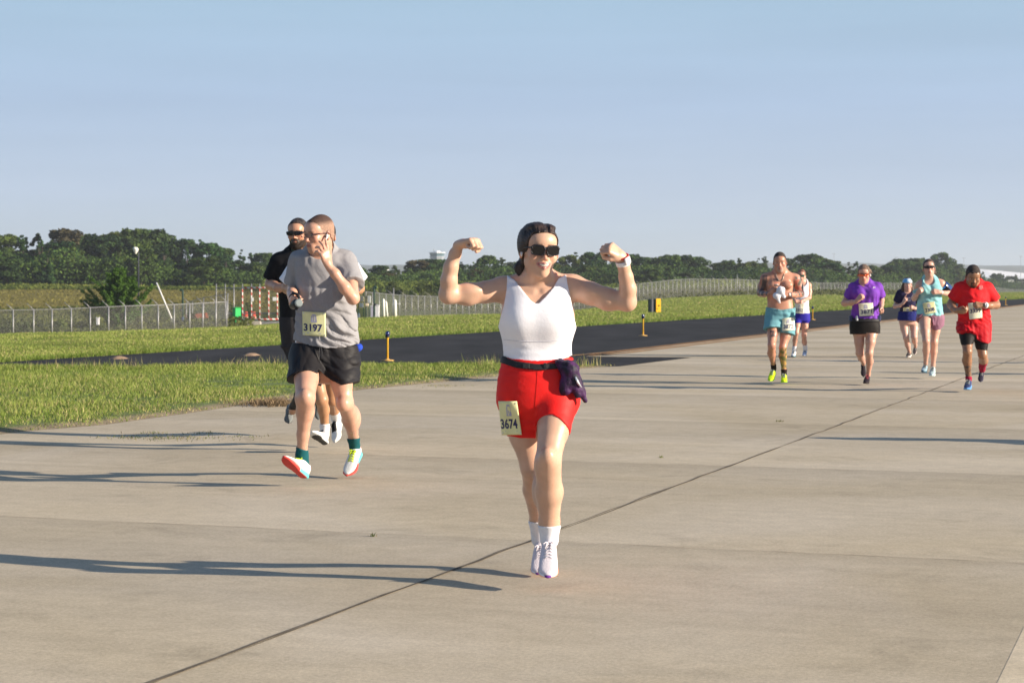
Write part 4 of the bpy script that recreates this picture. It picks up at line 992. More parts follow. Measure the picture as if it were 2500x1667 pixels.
# rounded shrubs at the foot of the wood
sp = [make_tree('shrub', 200 + i, 'bush', 3.0, 4.2, G4 if i % 2 else G1, nleaf=2200, leaf=.34) for i in range(3)]; used = set()
SH = [(880, .90, 22), (925, .88, 26), (960, .86, 30), (1035, .84, 38), (1075, .84, 42), (1120, .86, 34), (1185, .86, 30), (1240, .86, 30), (1420, .84, 26), (905, .80, 18), (1010, .80, 22), (1150, .8, 22)]
for i, (u, q, px) in enumerate(SH):
    D = float(np.interp(u, TU, TD)) * q; pr = sp[i % 3]; t = pr if i < 3 else copy_tree(pr); h_ = px * D / FPX / 3.0 * 1.0
    t.location = ((u - CU) * D / FPX, D, float(gz(u, D)) - .1); t.scale = (h_ * 1.1, h_ * 1.1, h_); t.rotation_euler = (0, 0, i * 1.7)
    tag(t, 'rounded yellow-green shrub below the far wood, %s' % min(ANCH, key=lambda q: abs(q[0] - u))[1], 'shrub', 'shrubs at the foot of the wood')
# big conifer inside the left fence
def conifer(seed):
    r = np.random.default_rng(seed); C = []; N_ = []; T = []; S = []
    H_ = 5.5
    for b in range(150):
        z = r.uniform(.04, .97); a = r.uniform(0, 6.28); L = (1.0 - z)**.9 * 3.1 * r.uniform(.5, 1.2) + .15; lean = r.uniform(.25, .9)
        d = np.array([math.cos(a), math.sin(a), lean]); n = int(95 * (L + .4)); t = r.uniform(.1, 1, n)
        base = np.array([0, 0, z * H_ * .86]); tip = t[:, None] * d * L; sp = r.normal(0, 1, (n, 3)) * (.05 + .16 * (1 - t))[:, None]
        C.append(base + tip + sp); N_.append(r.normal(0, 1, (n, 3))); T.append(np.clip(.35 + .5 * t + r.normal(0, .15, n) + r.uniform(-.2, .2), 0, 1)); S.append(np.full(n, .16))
    C = np.concatenate(C); N_ = np.concatenate(N_); N_ /= np.linalg.norm(N_, axis=1, keepdims=True); T = np.concatenate(T)[:, None]; S = np.concatenate(S) * r.uniform(.7, 1.4, len(C))
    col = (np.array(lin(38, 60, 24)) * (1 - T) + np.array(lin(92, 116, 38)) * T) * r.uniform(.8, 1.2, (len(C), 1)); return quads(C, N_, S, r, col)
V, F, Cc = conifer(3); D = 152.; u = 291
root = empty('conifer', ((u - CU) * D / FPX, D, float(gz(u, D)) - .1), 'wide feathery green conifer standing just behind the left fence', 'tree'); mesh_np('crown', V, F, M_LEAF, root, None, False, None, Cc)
mb = MB(); mb.tube([(0, 0, -.3), (0, 0, 2), (.05, 0, 4.6)], [.17, .12, .03], 8); mb.build('trunk', [M_BARK], root, None, True)
for i, (u, D, s_) in enumerate(((395, 160, .42), (150, 148, .34), (468, 162, .36), (60, 146, .30), (235, 150, .45))):
    t = copy_tree(sp[i % 3]); t.location = ((u - CU) * D / FPX, D, float(gz(u, D)) - .1); t.scale = (s_, s_, s_ * 1.05)
    tag(t, 'low dark bush behind the left fence mesh, %s' % ['right of the leaning pole', 'left of the conifer', 'beside the orange barrier', 'near the left edge', 'beside the white box'][i], 'shrub', 'bushes just behind the left fence')
# ---------------------------------------------------------------- fences
M_GALV = mat('galvanised', (.27, .27, .275), .45, metal=.35, var=.08)
def mesh_wire():
    m = mat('chain_link', (.20, .20, .20), .6, metal=.1); n, l = m.node_tree.nodes, m.node_tree.links; b = n['Principled BSDF']; o = n['Material Output']
    tr = n.new('ShaderNodeBsdfTransparent'); ms = n.new('ShaderNodeMixShader'); uv = n.new('ShaderNodeUVMap'); sp = n.new('ShaderNodeSeparateXYZ'); l.new(uv.outputs[0], sp.inputs[0])
    res = []
    for op in ('ADD', 'SUBTRACT'):
        a = n.new('ShaderNodeMath'); a.operation = op; l.new(sp.outputs[0], a.inputs[0]); l.new(sp.outputs[1], a.inputs[1])
        f = n.new('ShaderNodeMath'); f.operation = 'FRACT'; l.new(a.outputs[0], f.inputs[0]); g = n.new('ShaderNodeMath'); g.operation = 'LESS_THAN'; g.inputs[1].default_value = .10; l.new(f.outputs[0], g.inputs[0]); res.append(g.outputs[0])
    mxx = n.new('ShaderNodeMath'); mxx.operation = 'MAXIMUM'; l.new(res[0], mxx.inputs[0]); l.new(res[1], mxx.inputs[1]); l.new(mxx.outputs[0], ms.inputs[0]); l.new(tr.outputs[0], ms.inputs[1]); l.new(b.outputs[0], ms.inputs[2]); l.new(ms.outputs[0], o.inputs[0])
    return m
M_WIRE = mesh_wire()
def wire_panel(P, h0, h1, parent, base, name='chain_link_mesh'):
    """P: list of ground points; panel from h0 to h1 above (lists)"""
    V = []; F = []; UVs = []; s = 0
    for i, p in enumerate(P):
        if i: s += np.linalg.norm(P[i][:2] - P[i - 1][:2])
        V += [p + [0, 0, h0], p + [0, 0, h1[i] if isinstance(h1, (list, np.ndarray)) else h1]]; UVs += [(s, 0), (s, h1[i] if isinstance(h1, (list, np.ndarray)) else h1)]
    F = [[2 * i, 2 * i + 2, 2 * i + 3, 2 * i + 1] for i in range(len(P) - 1)]
    o = mesh_np(name, V, F, M_WIRE, parent, base, False); uv = o.data.uv_layers.new(name='UVMap'); k = 1 / .072
    for li, lp in enumerate(o.data.loops): a = UVs[lp.vertex_index]; uv.data[li].uv = (a[0] * k, a[1] * k)
    return o
def fence(label, posts, hs, arm, r_post, name='chain_link_fence', arms_every=1):
    """posts: (u, D) list"""
    P = [np.array([(u - CU) * D / FPX, D, float(gz(u, D))]) for u, D in posts]; base = P[0].copy(); root = empty(name, base, label, 'fence')
    pm = None
    for i, p in enumerate(P):
        mb = MB(); h = hs[i]; mb.tube([p - [0, 0, .2], p + [0, 0, h]], r_post, 8)
        if arm is not None and i % arms_every == 0: mb.tube([p + [0, 0, h - .02], p + [arm[0], arm[1], h + arm[2]]], r_post * .55, 6)
        mb.build('post', [M_GALV], root, base, True)
    mb = MB(); mb.tube([p + [0, 0, hs[i] - .03] for i, p in enumerate(P)], r_post * .6, 6); mb.build('top_rail', [M_GALV], root, base, True)
    wire_panel(P, .02, [h - .03 for h in hs], root, base); return root, P
lu = [-116, -66, -16, 32, 82, 127, 174, 220, 265, 306, 346, 386, 425, 463, 495, 527, 553]
lD = [float(fD(u)) for u in lu]; lH = [np.interp(u, [0, 552], [77.5, 75]) * D / FPX for u, D in zip(lu, lD)]
fence('galvanised chain link fence with slanted arms along the left grass bank', list(zip(lu, lD)), lH, (-.42, -.1, .38), .05)
mu = list(np.arange(893, 990, 16.5)) + list(np.arange(990, 1400, 15.5)) + list(np.arange(1401, 1560, 13.))
mD = [float(fD(u)) for u in mu]; mTop = np.interp(mu, [885, 980, 1250, 1400, 1560], [711, 720, 730, 722, 692]); mH = [float(ZV(t, D) - gz(u, D)) for u, D, t in zip(mu, mD, mTop)]
fence('galvanised chain link fence running behind the lead runner', list(zip(mu, mD)), mH, (-.6, -.2, .42), .034, arms_every=2)
ru = list(np.arange(1561, 1900, 10.2)) + list(np.arange(1900, 2250, 8.6)) + list(np.linspace(2252, 2520, 22))
rD = [float(fD(u)) for u in ru]; rTop = np.interp(ru, [1560, 1600, 1640, 1690, 1820, 2010, 2100, 2250, 2330, 2420, 2470, 2520], [692, 688, 683, 680, 682, 690, 690, 691, 696, 700, 706, 709]); rH = [float(max(ZV(t, D) - gz(u, D), 1.2)) for u, D, t in zip(ru, rD, rTop)]
fence('long chain link fence of close posts on the right, cresting a rise', list(zip(ru, rD)), rH, (-.5, -.2, .4), .034, arms_every=3)
# fence leg climbing back from the left fence corner
cu_ = [455, 470, 497, 527, 556]; cD = [165, 163, 160, 156, 152]
fence('chain link fence leg slanting up to the gate from the left fence corner', list(zip(cu_, cD)), [float(ZV(t, D) - gz(u, D)) for u, D, t in zip(cu_, cD, [738, 734, 726, 721, 716])], None, .04)
def at(u, v, D): return PT(u, v, D)
def G(u, D): return float(gz(u, D))
# gate with red and white striped bars
M_STR = mat('red_white', (.8, .78, .76), .6); n_, l_ = M_STR.node_tree.nodes, M_STR.node_tree.links
co = n_.new('ShaderNodeTexCoord'); sp_ = n_.new('ShaderNodeSeparateXYZ'); l_.new(co.outputs['Object'], sp_.inputs[0]); ad = n_.new('ShaderNodeMath'); ad.operation = 'ADD'; l_.new(sp_.outputs[0], ad.inputs[0]); l_.new(sp_.outputs[2], ad.inputs[1])
ml = n_.new('ShaderNodeMath'); ml.operation = 'MULTIPLY'; ml.inputs[1].default_value = 2.1; l_.new(ad.outputs[0], ml.inputs[0]); fr_ = n_.new('ShaderNodeMath'); fr_.operation = 'FRACT'; l_.new(ml.outputs[0], fr_.inputs[0]); gt = n_.new('ShaderNodeMath'); gt.operation = 'GREATER_THAN'; gt.inputs[1].default_value = .5; l_.new(fr_.outputs[0], gt.inputs[0])
mm_ = n_.new('ShaderNodeMix'); mm_.data_type = 'RGBA'; mm_.inputs[6].default_value = (.50, .09, .07, 1); mm_.inputs[7].default_value = (.70, .66, .62, 1); l_.new(gt.outputs[0], mm_.inputs[0]); l_.new(mm_.outputs[2], n_['Principled BSDF'].inputs['Base Color'])
GD = 160.
gb = np.array([PT(556, 0, GD)[0], GD, G(600, GD)])
gr = empty('gate', gb, 'tall chain link gate with red and white striped bars left of the runners', 'gate')
zt = ZV(693, GD); zr = ZV(703, GD); zb = ZV(782, GD)
gu = [528, 550, 571, 592, 614, 634, 656, 677, 697]
for i, u in enumerate(gu):
    x = PT(u, 0, GD)[0]; z0 = {0: ZV(812, GD), 1: ZV(813, GD)}.get(i, G(u, GD)); mb = MB(); mb.tube([(x, GD, z0 - .1), (x, GD, zt)], .045, 8); mb.build('post', [M_GALV], gr, gb, True)
    if i >= 3: mb = MB(); mb.tube([(x, GD - .07, zb + .15), (x, GD - .07, zr)], .05, 8); mb.build('striped_bar', [M_STR], gr, gb, True)
mb = MB(); mb.tube([(PT(528, 0, GD)[0], GD, zr), (PT(697, 0, GD)[0], GD, zr)], .04, 8); mb.build('top_rail', [M_GALV], gr, gb, True)
for v_ in (703, 780): mb = MB(); mb.tube([(PT(593, 0, GD)[0], GD - .08, ZV(v_, GD)), (PT(697, 0, GD)[0], GD - .08, ZV(v_ - 1, GD))], .07, 8); mb.build('striped_rail', [M_STR], gr, gb, True)
mb = MB(); mb.box(((PT(552, 0, GD)[0] + PT(697, 0, GD)[0]) / 2, GD + .1, ZV(765, GD)), (PT(697, 0, GD)[0] - PT(552, 0, GD)[0], .06, .10)); mb.build('middle_rail', [M_GALV], gr, gb)
pl_ = [np.array([PT(u, 0, GD)[0], GD + .04, ZV(783, GD)]) for u in gu]; wire_panel(pl_, 0, zr - pl_[0][2], gr, gb)
M_WHT = mat('white_panel', (.72, .72, .72), .6)
for u, v, w_ in ((616, 731, 6), (670, 730, 9)): mb = MB(); mb.box(PT(u, v, GD - .15), (w_ * GD / FPX, .03, 9 * GD / FPX), None, 0, .01); mb.build('notice', [M_WHT], gr, gb)
def thing_box(name, u, v0, v1, w, D, m, label, cat, dep=.5, lid=None, bev=.02, parts=()):
    z0, z1 = ZV(v1, D), ZV(v0, D); b = np.array([(u - CU) * D / FPX, D, z0]); root = empty(name, b, label, cat)
    mb = MB(); mb.box(b + [0, 0, (z1 - z0) / 2], (w * D / FPX, dep, z1 - z0), None, 0, bev); mb.build('body', [m], root, b)
    if lid: mb = MB(); mb.box(b + [0, 0, z1 - z0 + .03], (w * D / FPX + .08, dep + .08, .06), None, 0, .02); mb.build('lid', [lid], root, b)
    return root, b
M_GRN = mat('bin_green', (.01, .42, .09), .5); M_GRD = mat('bin_green_dark', (.01, .33, .07), .5)
rt_, b0 = thing_box('waste_bin', 578, 752, 786, 15, 158., M_GRN, 'bright green upright bin standing in front of the striped gate', 'bin', .55, M_GRD); rt_.rotation_euler = (0, 0, math.radians(30))
M_ORG = mat('barrel_orange', (.62, .13, .03), .55)
def barrel(u, v1, D, label, m=M_ORG, h=1.0, r0=.26, group=None):
    z0 = ZV(v1, D); b = np.array([(u - CU) * D / FPX, D, z0]); root = empty('traffic_barrel', b, label, 'barrel', group)
    mb = MB(); mb.lathe(b, [(r0 * 1.12, 0), (r0 * 1.12, .06), (r0, .08), (r0 * .97, h * .38), (r0 * .88, h * .40), (r0 * .86, h * .66), (r0 * .76, h * .68), (r0 * .72, h * .96), (r0 * .5, h)], 14); mb.build('body', [m], root, b, True)
    mb = MB(); mb.lathe(b, [(r0 * .985 + .01, h * .15), (r0 * .975 + .01, h * .30)], 14); mb.build('reflective_band', [mat('band_pale', (.6, .45, .36), .4)], root, b, True); return root
barrel(502, 784, 161., 'orange traffic barrel behind the left fence corner', h=.68)
M_RDB = mat('barrel_red', (.48, .08, .05), .6)
barrel(600, 779, 163., 'red barrel just right of the green bin', M_RDB, .62, .22); barrel(619, 779, 163., 'red barrel under the first white notice of the gate', M_RDB, .62, .22)
# orange barrier boards behind the fence corner
b = np.array([PT(478, 0, 166.)[0], 166., ZV(782, 166.)]); root = empty('barrier', b, 'long faded orange barrier lying behind the left fence corner', 'barrier')
mb = MB(); mb.box(b + [0, 0, .35], (1.7, .3, .42), rot(0, 0, -3), 0, .04); mb.build('board', [mat('barrier_orange', (.40, .13, .07), .7)], root, b); 
mb = MB(); mb.box(b + [-.6, 0, .08], (.2, .5, .18)); mb.build('foot', [M_BLACKPL], root, b); mb = MB(); mb.box(b + [.6, 0, .08], (.2, .5, .18)); mb.build('foot', [M_BLACKPL], root, b)
# concrete blocks under the gate
M_CB = mat('block_concrete', (.42, .38, .32), .9, var=.15, bump=.3)
b = np.array([PT(618, 0, 157.)[0], 157., ZV(793, 157.)]); mb = MB(); mb.box(b + [0, 0, .14], (1.25, .5, .30), None, 0, .05); mb.box(b + [0, 0, .02], (1.5, .6, .10), None, 0, .02)
tag(mb.build('concrete_block', [M_CB]), 'long pale concrete block on the ground below the striped gate', 'concrete block')
mb = MB(); mb.box((PT(590, 0, 158.5)[0], 158.5, ZV(787, 158.5) - .12), (5.6, .9, .25), None, 0, .04); mb.box((PT(670, 0, 158.5)[0], 158.5, ZV(785, 158.5) - .12), (2.2, .8, .25), None, 0, .04); tag(mb.build('kerb', [mat('kerb_grey', (.28, .27, .26), .9, var=.2)]), kind='structure')
# lamp post
D = 205.; b = np.array([PT(338, 0, D)[0], D, G(338, D)]); root = empty('lamp_post', b, 'thin dark lamp post with a white lamp head behind the conifer', 'lamp post'); top = ZV(612, D)
mb = MB(); mb.tube([b - [0, 0, .1], (b[0], D, top - .2), (b[0] - .1, D - .05, top)], [.09, .07, .05], 8); mb.build('pole', [mat('pole_dark', (.03, .035, .05), .5)], root, b, True)
sh_ = Shape([Ell((b[0] - .25, D - .2, top + .15), (.30, .30, .22), rot(0, 0, 18), .05), Cone((b[0] - .25, D - .2, top - .1), (b[0] - .25, D - .2, top - .25), .22, .12, .1)]); sdf_obj('lamp_head', sh_, .04, mat('lamp_white', (.72, .70, .64), .4), root, b)
# raised white barrier arm, leaning
D = 150.; b = PT(421, 782, D); root = empty('leaning_pole', b, 'white pole leaning left above the left fence', 'pole'); mb = MB(); mb.tube([b, PT(382, 690, D)], [.06, .05], 8); mb.build('shaft', [M_WHT], root, b, True); mb = MB(); mb.box(b, (.25, .25, .3), None, 0, .03); mb.build('socket', [M_GALV], root, b)
# dark standpipes with hooked tops
M_DG = mat('pipe_dark_green', (.012, .045, .038), .5)
def hook_pipe(u, v0, v1, D, label, foot=False):
    b = PT(u, v1, D); k = D / FPX; root = empty('vent_pipe', b, label, 'pipe', 'dark hooked vent pipes'); H_ = (v1 - v0) * k
    pts = [b, b + [0, 0, H_ - 5 * k]] + [b + [-3.0 * k * (1 - math.cos(t)) * (1 if not foot else -1), 0, H_ - 5 * k + 4.5 * k * math.sin(t)] for t in np.linspace(.4, 2.9, 6)]
    mb = MB(); mb.tube(pts, 2.2 * k, 8); mb.build('shaft', [M_DG], root, b, True)
    mb = MB(); q = b + [(-4.5 if not foot else 3) * k, -.1, (22 if not foot else 35) * k]; mb.tube([q, q + [0, 0, 5 * k]], [3.2 * k, 2.6 * k], 10); mb.build('valve', [mat('valve_dark', (.02, .02, .03), .5)], root, b, True)
    mb = MB(); mb.tube([b - [0, 0, .1], b + [0, 0, .25]], 3.5 * k, 12); mb.build('base', [mat('base_blue', (.02, .05, .12), .5)], root, b, True)
hook_pipe(446, 707, 782, 152., 'dark hooked vent pipe standing behind the left fence')
hook_pipe(913, 700, 781, 149., 'dark hooked vent pipe between the white cabinet and the grey T-shirt runner', True)
# utility cabinets by the middle fence
M_CAB = mat('cabinet_white', (.62, .62, .66), .5); M_CAG = mat('cabinet_grey', (.34, .36, .38), .5); M_BOXC = mat('box_cream', (.62, .52, .40), .6)
thing_box('utility_cabinet', 921, 746, 778, 10, 150.5, M_CAB, 'white cabinet right of the hooked vent pipe by the middle fence', 'cabinet', .35, M_CAB)
thing_box('utility_cabinet', 909, 748, 777, 8, 151.5, mat('cabinet_lilac', (.40, .40, .50), .5), 'lilac-grey cabinet behind the hooked vent pipe', 'cabinet', .35, M_CAB)
def panel(u0, u1, vt, vb, boxes, D, label):
    b = np.array([PT((u0 + u1) / 2, 0, D)[0], D, ZV(vb, D)]); root = empty('meter_stand', b, label, 'meter stand'); k = D / FPX
    for u in (u0, u1): mb = MB(); p = PT(u, vb, D); mb.tube([p - [0, 0, .1], p + [0, 0, (vb - vt) * k]], 1.1 * k, 8); mb.build('post', [M_DG], root, b, True)
    for (u, v, w, h, m) in boxes: mb = MB(); mb.box(PT(u, v, D - .1), (w * k, .22, h * k), None, 0, .03); mb.build('meter_box', [m], root, b)
panel(875, 888, 713, 779, [(883, 730, 10, 13, M_BOXC), (882, 745, 9, 11, mat('box_pale', (.6, .58, .54), .6))], 149.5, 'pair of dark green posts carrying two pale meter boxes')
panel(894, 901, 722, 780, [(896, 744, 8, 7, M_BOXC), (901, 731, 8, 18, M_CAG)], 150.2, 'pair of posts with a grey box and a small cream box near the vent pipe')
# white bollards
M_BOL = mat('bollard_white', (.74, .72, .66), .5)
def bollard(u, v0, v1, w, D, label, lean=0):
    b = PT(u, v1, D); k = D / FPX; root = empty('bollard', b, label, 'bollard', 'white bollards by the middle fence'); r_ = w / 2 * k; H_ = (v1 - v0) * k
    mb = MB(); t = np.array([-lean * k, 0, H_]); mb.tube([b - [0, 0, .05], b + t * .9, b + t * .96, b + t], [r_, r_, r_ * .8, r_ * .3], 12); mb.build('shaft', [M_BOL], root, b, True)
    mb = MB(); mb.tube([b - [0, 0, .05], b + [0, 0, .08]], r_ * 1.5, 12); mb.build('footing', [M_CB], root, b, True)
bollard(937, 729, 778, 7, 148., 'leftmost tall white bollard by the middle fence', 1)
bollard(946, 735, 780, 5.5, 146., 'thin white bollard leaning between two thicker ones', 4)
bollard(965, 731, 779, 8.5, 147., 'thickest white bollard, nearest the lead runner', 1)
for u, v0, v1, w, lb in ((869.5, 767, 781, 9, 'small white domed vent at the foot of the meter posts'), (876.5, 764, 778, 4.5, 'slim white domed vent beside the wider one')):
    b = PT(u, v1, 148.); k = 148 / FPX; root = empty('domed_vent', b, lb, 'vent'); mb = MB(); mb.lathe(b, [(w / 2 * k * 1.1, 0), (w / 2 * k, .08), (w / 2 * k, (v1 - v0) * k * .6), (w / 2 * k * .75, (v1 - v0) * k * .88), (w / 2 * k * .3, (v1 - v0) * k)], 12); mb.build('dome', [M_WHT], root, b, True); mb = MB(); mb.lathe(b, [(w / 2 * k * 1.35, -.05), (w / 2 * k * 1.35, .05)], 12); mb.build('base', [M_CB], root, b)
thing_box('white_box', 239, 777, 793, 6.5, 141., M_CAB, 'small white box behind the left fence near the conifer', 'box', .3, M_CAB)
# taxiway edge lights
def edge_light(u, v1, hpx, label):
    D = CAMH * FPX / (v1 - CV); b = PT(u, v1, D); b[2] = 0.004; k = D / FPX; H_ = hpx * k; root = empty('taxiway_light', b, label, 'taxiway light', 'blue taxiway edge lights')
    mb = MB(); mb.lathe(b, [(.115, 0), (.115, .012), (.05, .02), (.030, .03), (.020, .045)], 16); mb.build('base_plate', [mat('plate_yellow', (.55, .33, .10), .6)], root, b, True)
    mb = MB(); mb.lathe(b, [(.019, .03), (.019, H_ * .74), (.030, H_ * .76), (.030, H_ * .80)], 14); mb.build('stem', [mat('stem_yellow', (.80, .46, .04), .5)], root, b, True)
    mb = MB(); mb.lathe(b, [(.036, H_ * .78), (.040, H_ * .80), (.040, H_ * .84), (.034, H_ * .85)], 14); mb.build('collar', [mat('collar_black', (.02, .02, .02), .5)], root, b, True)
    mb = MB(); mb.lathe(b, [(.035, H_ * .85), (.040, H_ * .88), (.039, H_ * .95), (.028, H_ * .985), (.010, H_)], 16); mb.build('globe', [mat('globe_blue', (.004, .008, .10), .12, spec=.9, coat=.6)], root, b, True)
edge_light(946, 881, 72, 'yellow taxiway light with blue globe just right of the grey T-shirt runner')
edge_light(1570, 820, 53, 'yellow taxiway light with blue globe between the lead runner and the shirtless man')
edge_light(2455, 745, 20, 'farthest yellow taxiway light, small, right of the man in red')
edge_light(1984, 781, 33, 'yellow taxiway light glimpsed past the woman in blue shorts')
# airfield sign seen from its end
D = 96.; b = PT(1604, 769, D); b[2] = G(1604, D); root = empty('airfield_sign', b, 'airfield sign seen end on with a bright yellow end panel on the grass', 'sign'); k = D / FPX; zc = ZV(747, D)
Rs = rot(17, 0, 0)
mb = MB(); mb.box((PT(1607, 0, D)[0], D, zc), (.24, .06, 36 * k), Rs, 0, .01); mb.build('end_panel', [mat('sign_yellow', (.78, .42, .005), .5)], root, b)
c_ = np.array([PT(1607, 0, D)[0], D, zc]) + Rs @ np.array([-.02, .55, 0]); mb = MB(); mb.box(c_, (.22, 1.0, 34 * k), Rs, 0, .02); mb.build('housing', [mat('sign_dark', (.02, .025, .02), .6)], root, b)
for (dx, dy) in ((0, .1), (0, 1.0)): mb = MB(); p = np.array([PT(1607, 0, D)[0], D, 0]) + Rs @ np.array([dx, dy, 0]); mb.tube([(p[0], p[1], G(1604, D) - .1), (p[0], p[1], zc - 15 * k)], .035, 8); mb.build('leg', [mat('leg_tan', (.35, .27, .2), .7)], root, b, True)
mb = MB(); q = np.array([PT(1607, 0, D)[0], D, zc]) + Rs @ np.array([0, -.04, 0]); mb.box(q + [.03, 0, .02], (.05, .02, .07), Rs); mb.build('latch', [mat('latch_dark', (.06, .04, .01), .6)], root, b); mb = MB(); mb.box(q + [-.05, 0, -.14], (.05, .02, .05), Rs); mb.build('latch', [MATS['latch_dark']], root, b)
mb = MB(); p = PT(1591, 762, D); mb.box(p + [0, 0, .25], (.08, .25, .75), Rs); mb.tube([(p[0], p[1], G(1591, D)), (p[0], p[1], p[2])], .03, 6); mb.build('control_box', [mat('ctl_grey', (.10, .10, .12), .6)], root, b)
# tall lone poles at the fence
for u, v0, v1, D, lb in ((961, 703, 777, 151., 'thin grey pole rising above the middle fence beside the white bollards'), (1800, 670, 720, 262., 'thin pale pole rising above the right fence')):
    b = PT(u, v1, D); root = empty('pole', b, lb, 'pole'); mb = MB(); mb.tube([b - [0, 0, .2], PT(u, v0, D)], .045, 8); mb.build('shaft', [M_GALV], root, b, True); mb = MB(); mb.tube([PT(u - (8 if u > 1500 else 1), (v0 + v1) / 2 + 2, D), PT(u + (8 if u > 1500 else 17), (v0 + v1) / 2 + 2, D)], .035, 6); mb.build('crossbar', [M_GALV], root, b, True)
# ---------------------------------------------------------------- far airport buildings
D = 1500.; k = D / FPX; M_FARW = mat('far_white', (.80, .80, .82), .6); M_FARG = mat('far_grey', (.36, .38, .42), .6)
b = np.array([PT(1067, 0, D)[0], D, -3.]); root = empty('control_tower', b, 'pale airport control tower rising above the far trees', 'tower')
def zz(v): return ZV(v, D)
x = b[0]
mb = MB(); mb.box((x, D, (zz(632) - 3) / 2), (26 * k, 26 * k, zz(632) + 3), None, 0, .3); mb.build('shaft', [M_FARG], root, b)
mb = MB(); mb.lathe((x, D, 0), [(15 * k, zz(633)), (17 * k, zz(629)), (19 * k, zz(628)), (19 * k, zz(626))], 8); mb.build('gallery', [M_FARG], root, b)
mb = MB(); mb.lathe((x, D, 0), [(15.5 * k, zz(626)), (19 * k, zz(618))], 8); mb.build('cab_glass', [mat('cab_glass', (.10, .17, .20), .15, spec=.8)], root, b)
mb = MB(); mb.lathe((x, D, 0), [(20 * k, zz(618)), (20 * k, zz(616)), (8 * k, zz(615.5)), (8 * k, zz(613)), (2 * k, zz(612.5))], 8); mb.build('roof', [M_FARW], root, b)
mb = MB(); mb.tube([(x - 8 * k, D, zz(616)), (x - 8 * k, D, zz(607))], .25, 5); mb.build('aerial', [M_FARG], root, b)
# hangars on the right, long pale roofs
def hangar(u0, u1, vL, vR, vb, D, label, rows=0):
    b = np.array([PT((u0 + u1) / 2, 0, D)[0], D, -4.]); root = empty('hangar', b, label, 'hangar'); x0, x1 = PT(u0, 0, D)[0], PT(u1, 0, D)[0]
    zL, zR = ZV(vL, D), ZV(vR, D); V = [(x0, D, -4), (x1, D, -4), (x1, D, zR * .45), (x0, D, zL * .45), (x0, D + 70, -4), (x1, D + 70, -4), (x1, D + 70, zR * .45), (x0, D + 70, zL * .45)]
    mesh_np('wall', V, [[0, 1, 2, 3], [5, 4, 7, 6], [1, 5, 6, 2], [4, 0, 3, 7]], M_FARW, root, b, False)
    V = [(x0 - 1, D - 1, zL * .45), (x1 + 1, D - 1, zR * .45), (x1 + 1, D + 35, zR), (x0 - 1, D + 35, zL), (x1 + 1, D + 71, zR * .45), (x0 - 1, D + 71, zL * .45)]
    mesh_np('roof', V, [[0, 1, 2, 3], [3, 2, 4, 5]], mat('roof_white', (.82, .82, .84), .5), root, b, False)
    for i in range(3): mb = MB(); xx = x0 + (x1 - x0) * (.2 + .3 * i); mb.box((xx, D - .2, -1), ((x1 - x0) * .12, .3, 5)); mb.build('door', [M_FARG], root, b)
hangar(2345, 2432, 655, 657, 690, 1300., 'left white hangar between the woman in aqua and the man in red')
hangar(2425, 2640, 656, 676, 690, 1350., 'large white hangar with its roof sloping down to the right edge')
D = 1500.
b = np.array([PT(940, 0, D)[0], D, -3.]); root = empty('terminal', b, 'small white far building peeking above the trees left of the control tower', 'building'); mb = MB(); mb.box((b[0], D, (zz(656) - 3) / 2), (16 * k, 12, zz(656) + 3), None, 0, .3); mb.build('wall', [M_FARW], root, b); mb = MB(); mb.box((b[0] + 2 * k, D, zz(655)), (9 * k, 9, 1.2), None, 0, .2); mb.build('roof', [M_FARW], root, b)
for u, v0, lab in ((2036, 620, 'leftmost hair-thin mast on the far skyline'), (2188, 628, 'hair-thin lighting mast above the woman in headband'), (2353, 630, 'hair-thin lighting mast left of the man in red'), (2492, 626, 'hair-thin lighting mast at the right edge of the photo')):
    D = 1100.; b = np.array([PT(u, 0, D)[0], D, -3.]); root = empty('mast', b, lab, 'mast'); mb = MB(); mb.tube([b, PT(u, v0, D)], [.16, .10], 5); mb.build('shaft', [M_FARG], root, b); mb = MB(); mb.box(PT(u, v0, D), (1.8, .3, .25)); mb.build('lamps', [M_FARG], root, b)
# far wooded hills
V = []; F = []; r = np.random.default_rng(5); uu = np.linspace(-1200, 3700, 260); D = 3600.
top = 651 - 9 * np.exp(-((uu - 1900) / 500)**2) - 5 * np.exp(-((uu - 700) / 400)**2) + .8 * np.sin(uu * .05) + r.normal(0, .35, len(uu))
for i, u in enumerate(uu): V += [(PT(u, 0, D)[0], D, -5), (PT(u, 0, D)[0] * 1.03, D * 1.05, ZV(top[i] + 6, D)), (PT(u, 0, D)[0] * 1.12, D * 1.12, ZV(top[i], D) * 1.12), (PT(u, 0, D)[0] * 1.3, D * 1.3, -5)]
F = [[4 * i + j, 4 * i + 4 + j, 4 * i + 5 + j, 4 * i + 1 + j] for i in range(len(uu) - 1) for j in range(3)]
tag(mesh_np('hills', V, F, mat('hill_woods', (.035, .055, .030), .95, var=.4, vscale=.02)), kind='structure')
# ---------------------------------------------------------------- haze
hz = MB(); hz.box((0, 2600, 35), (9000, 5600, 80)); ho = hz.build('haze', [bpy.data.materials.new('haze')])
hm = ho.data.materials[0]; hm.use_nodes = True; hn = hm.node_tree.nodes; hn.remove(hn['Principled BSDF']); pv = hn.new('ShaderNodeVolumePrincipled'); pv.inputs['Density'].default_value = .00019; pv.inputs['Color'].default_value = (.86, .92, 1, 1); pv.inputs['Anisotropy'].default_value = .2
hm.node_tree.links.new(pv.outputs[0], hn['Material Output'].inputs['Volume']); tag(ho, kind='stuff')
print('script %.1fs' % (time.time() - T0))
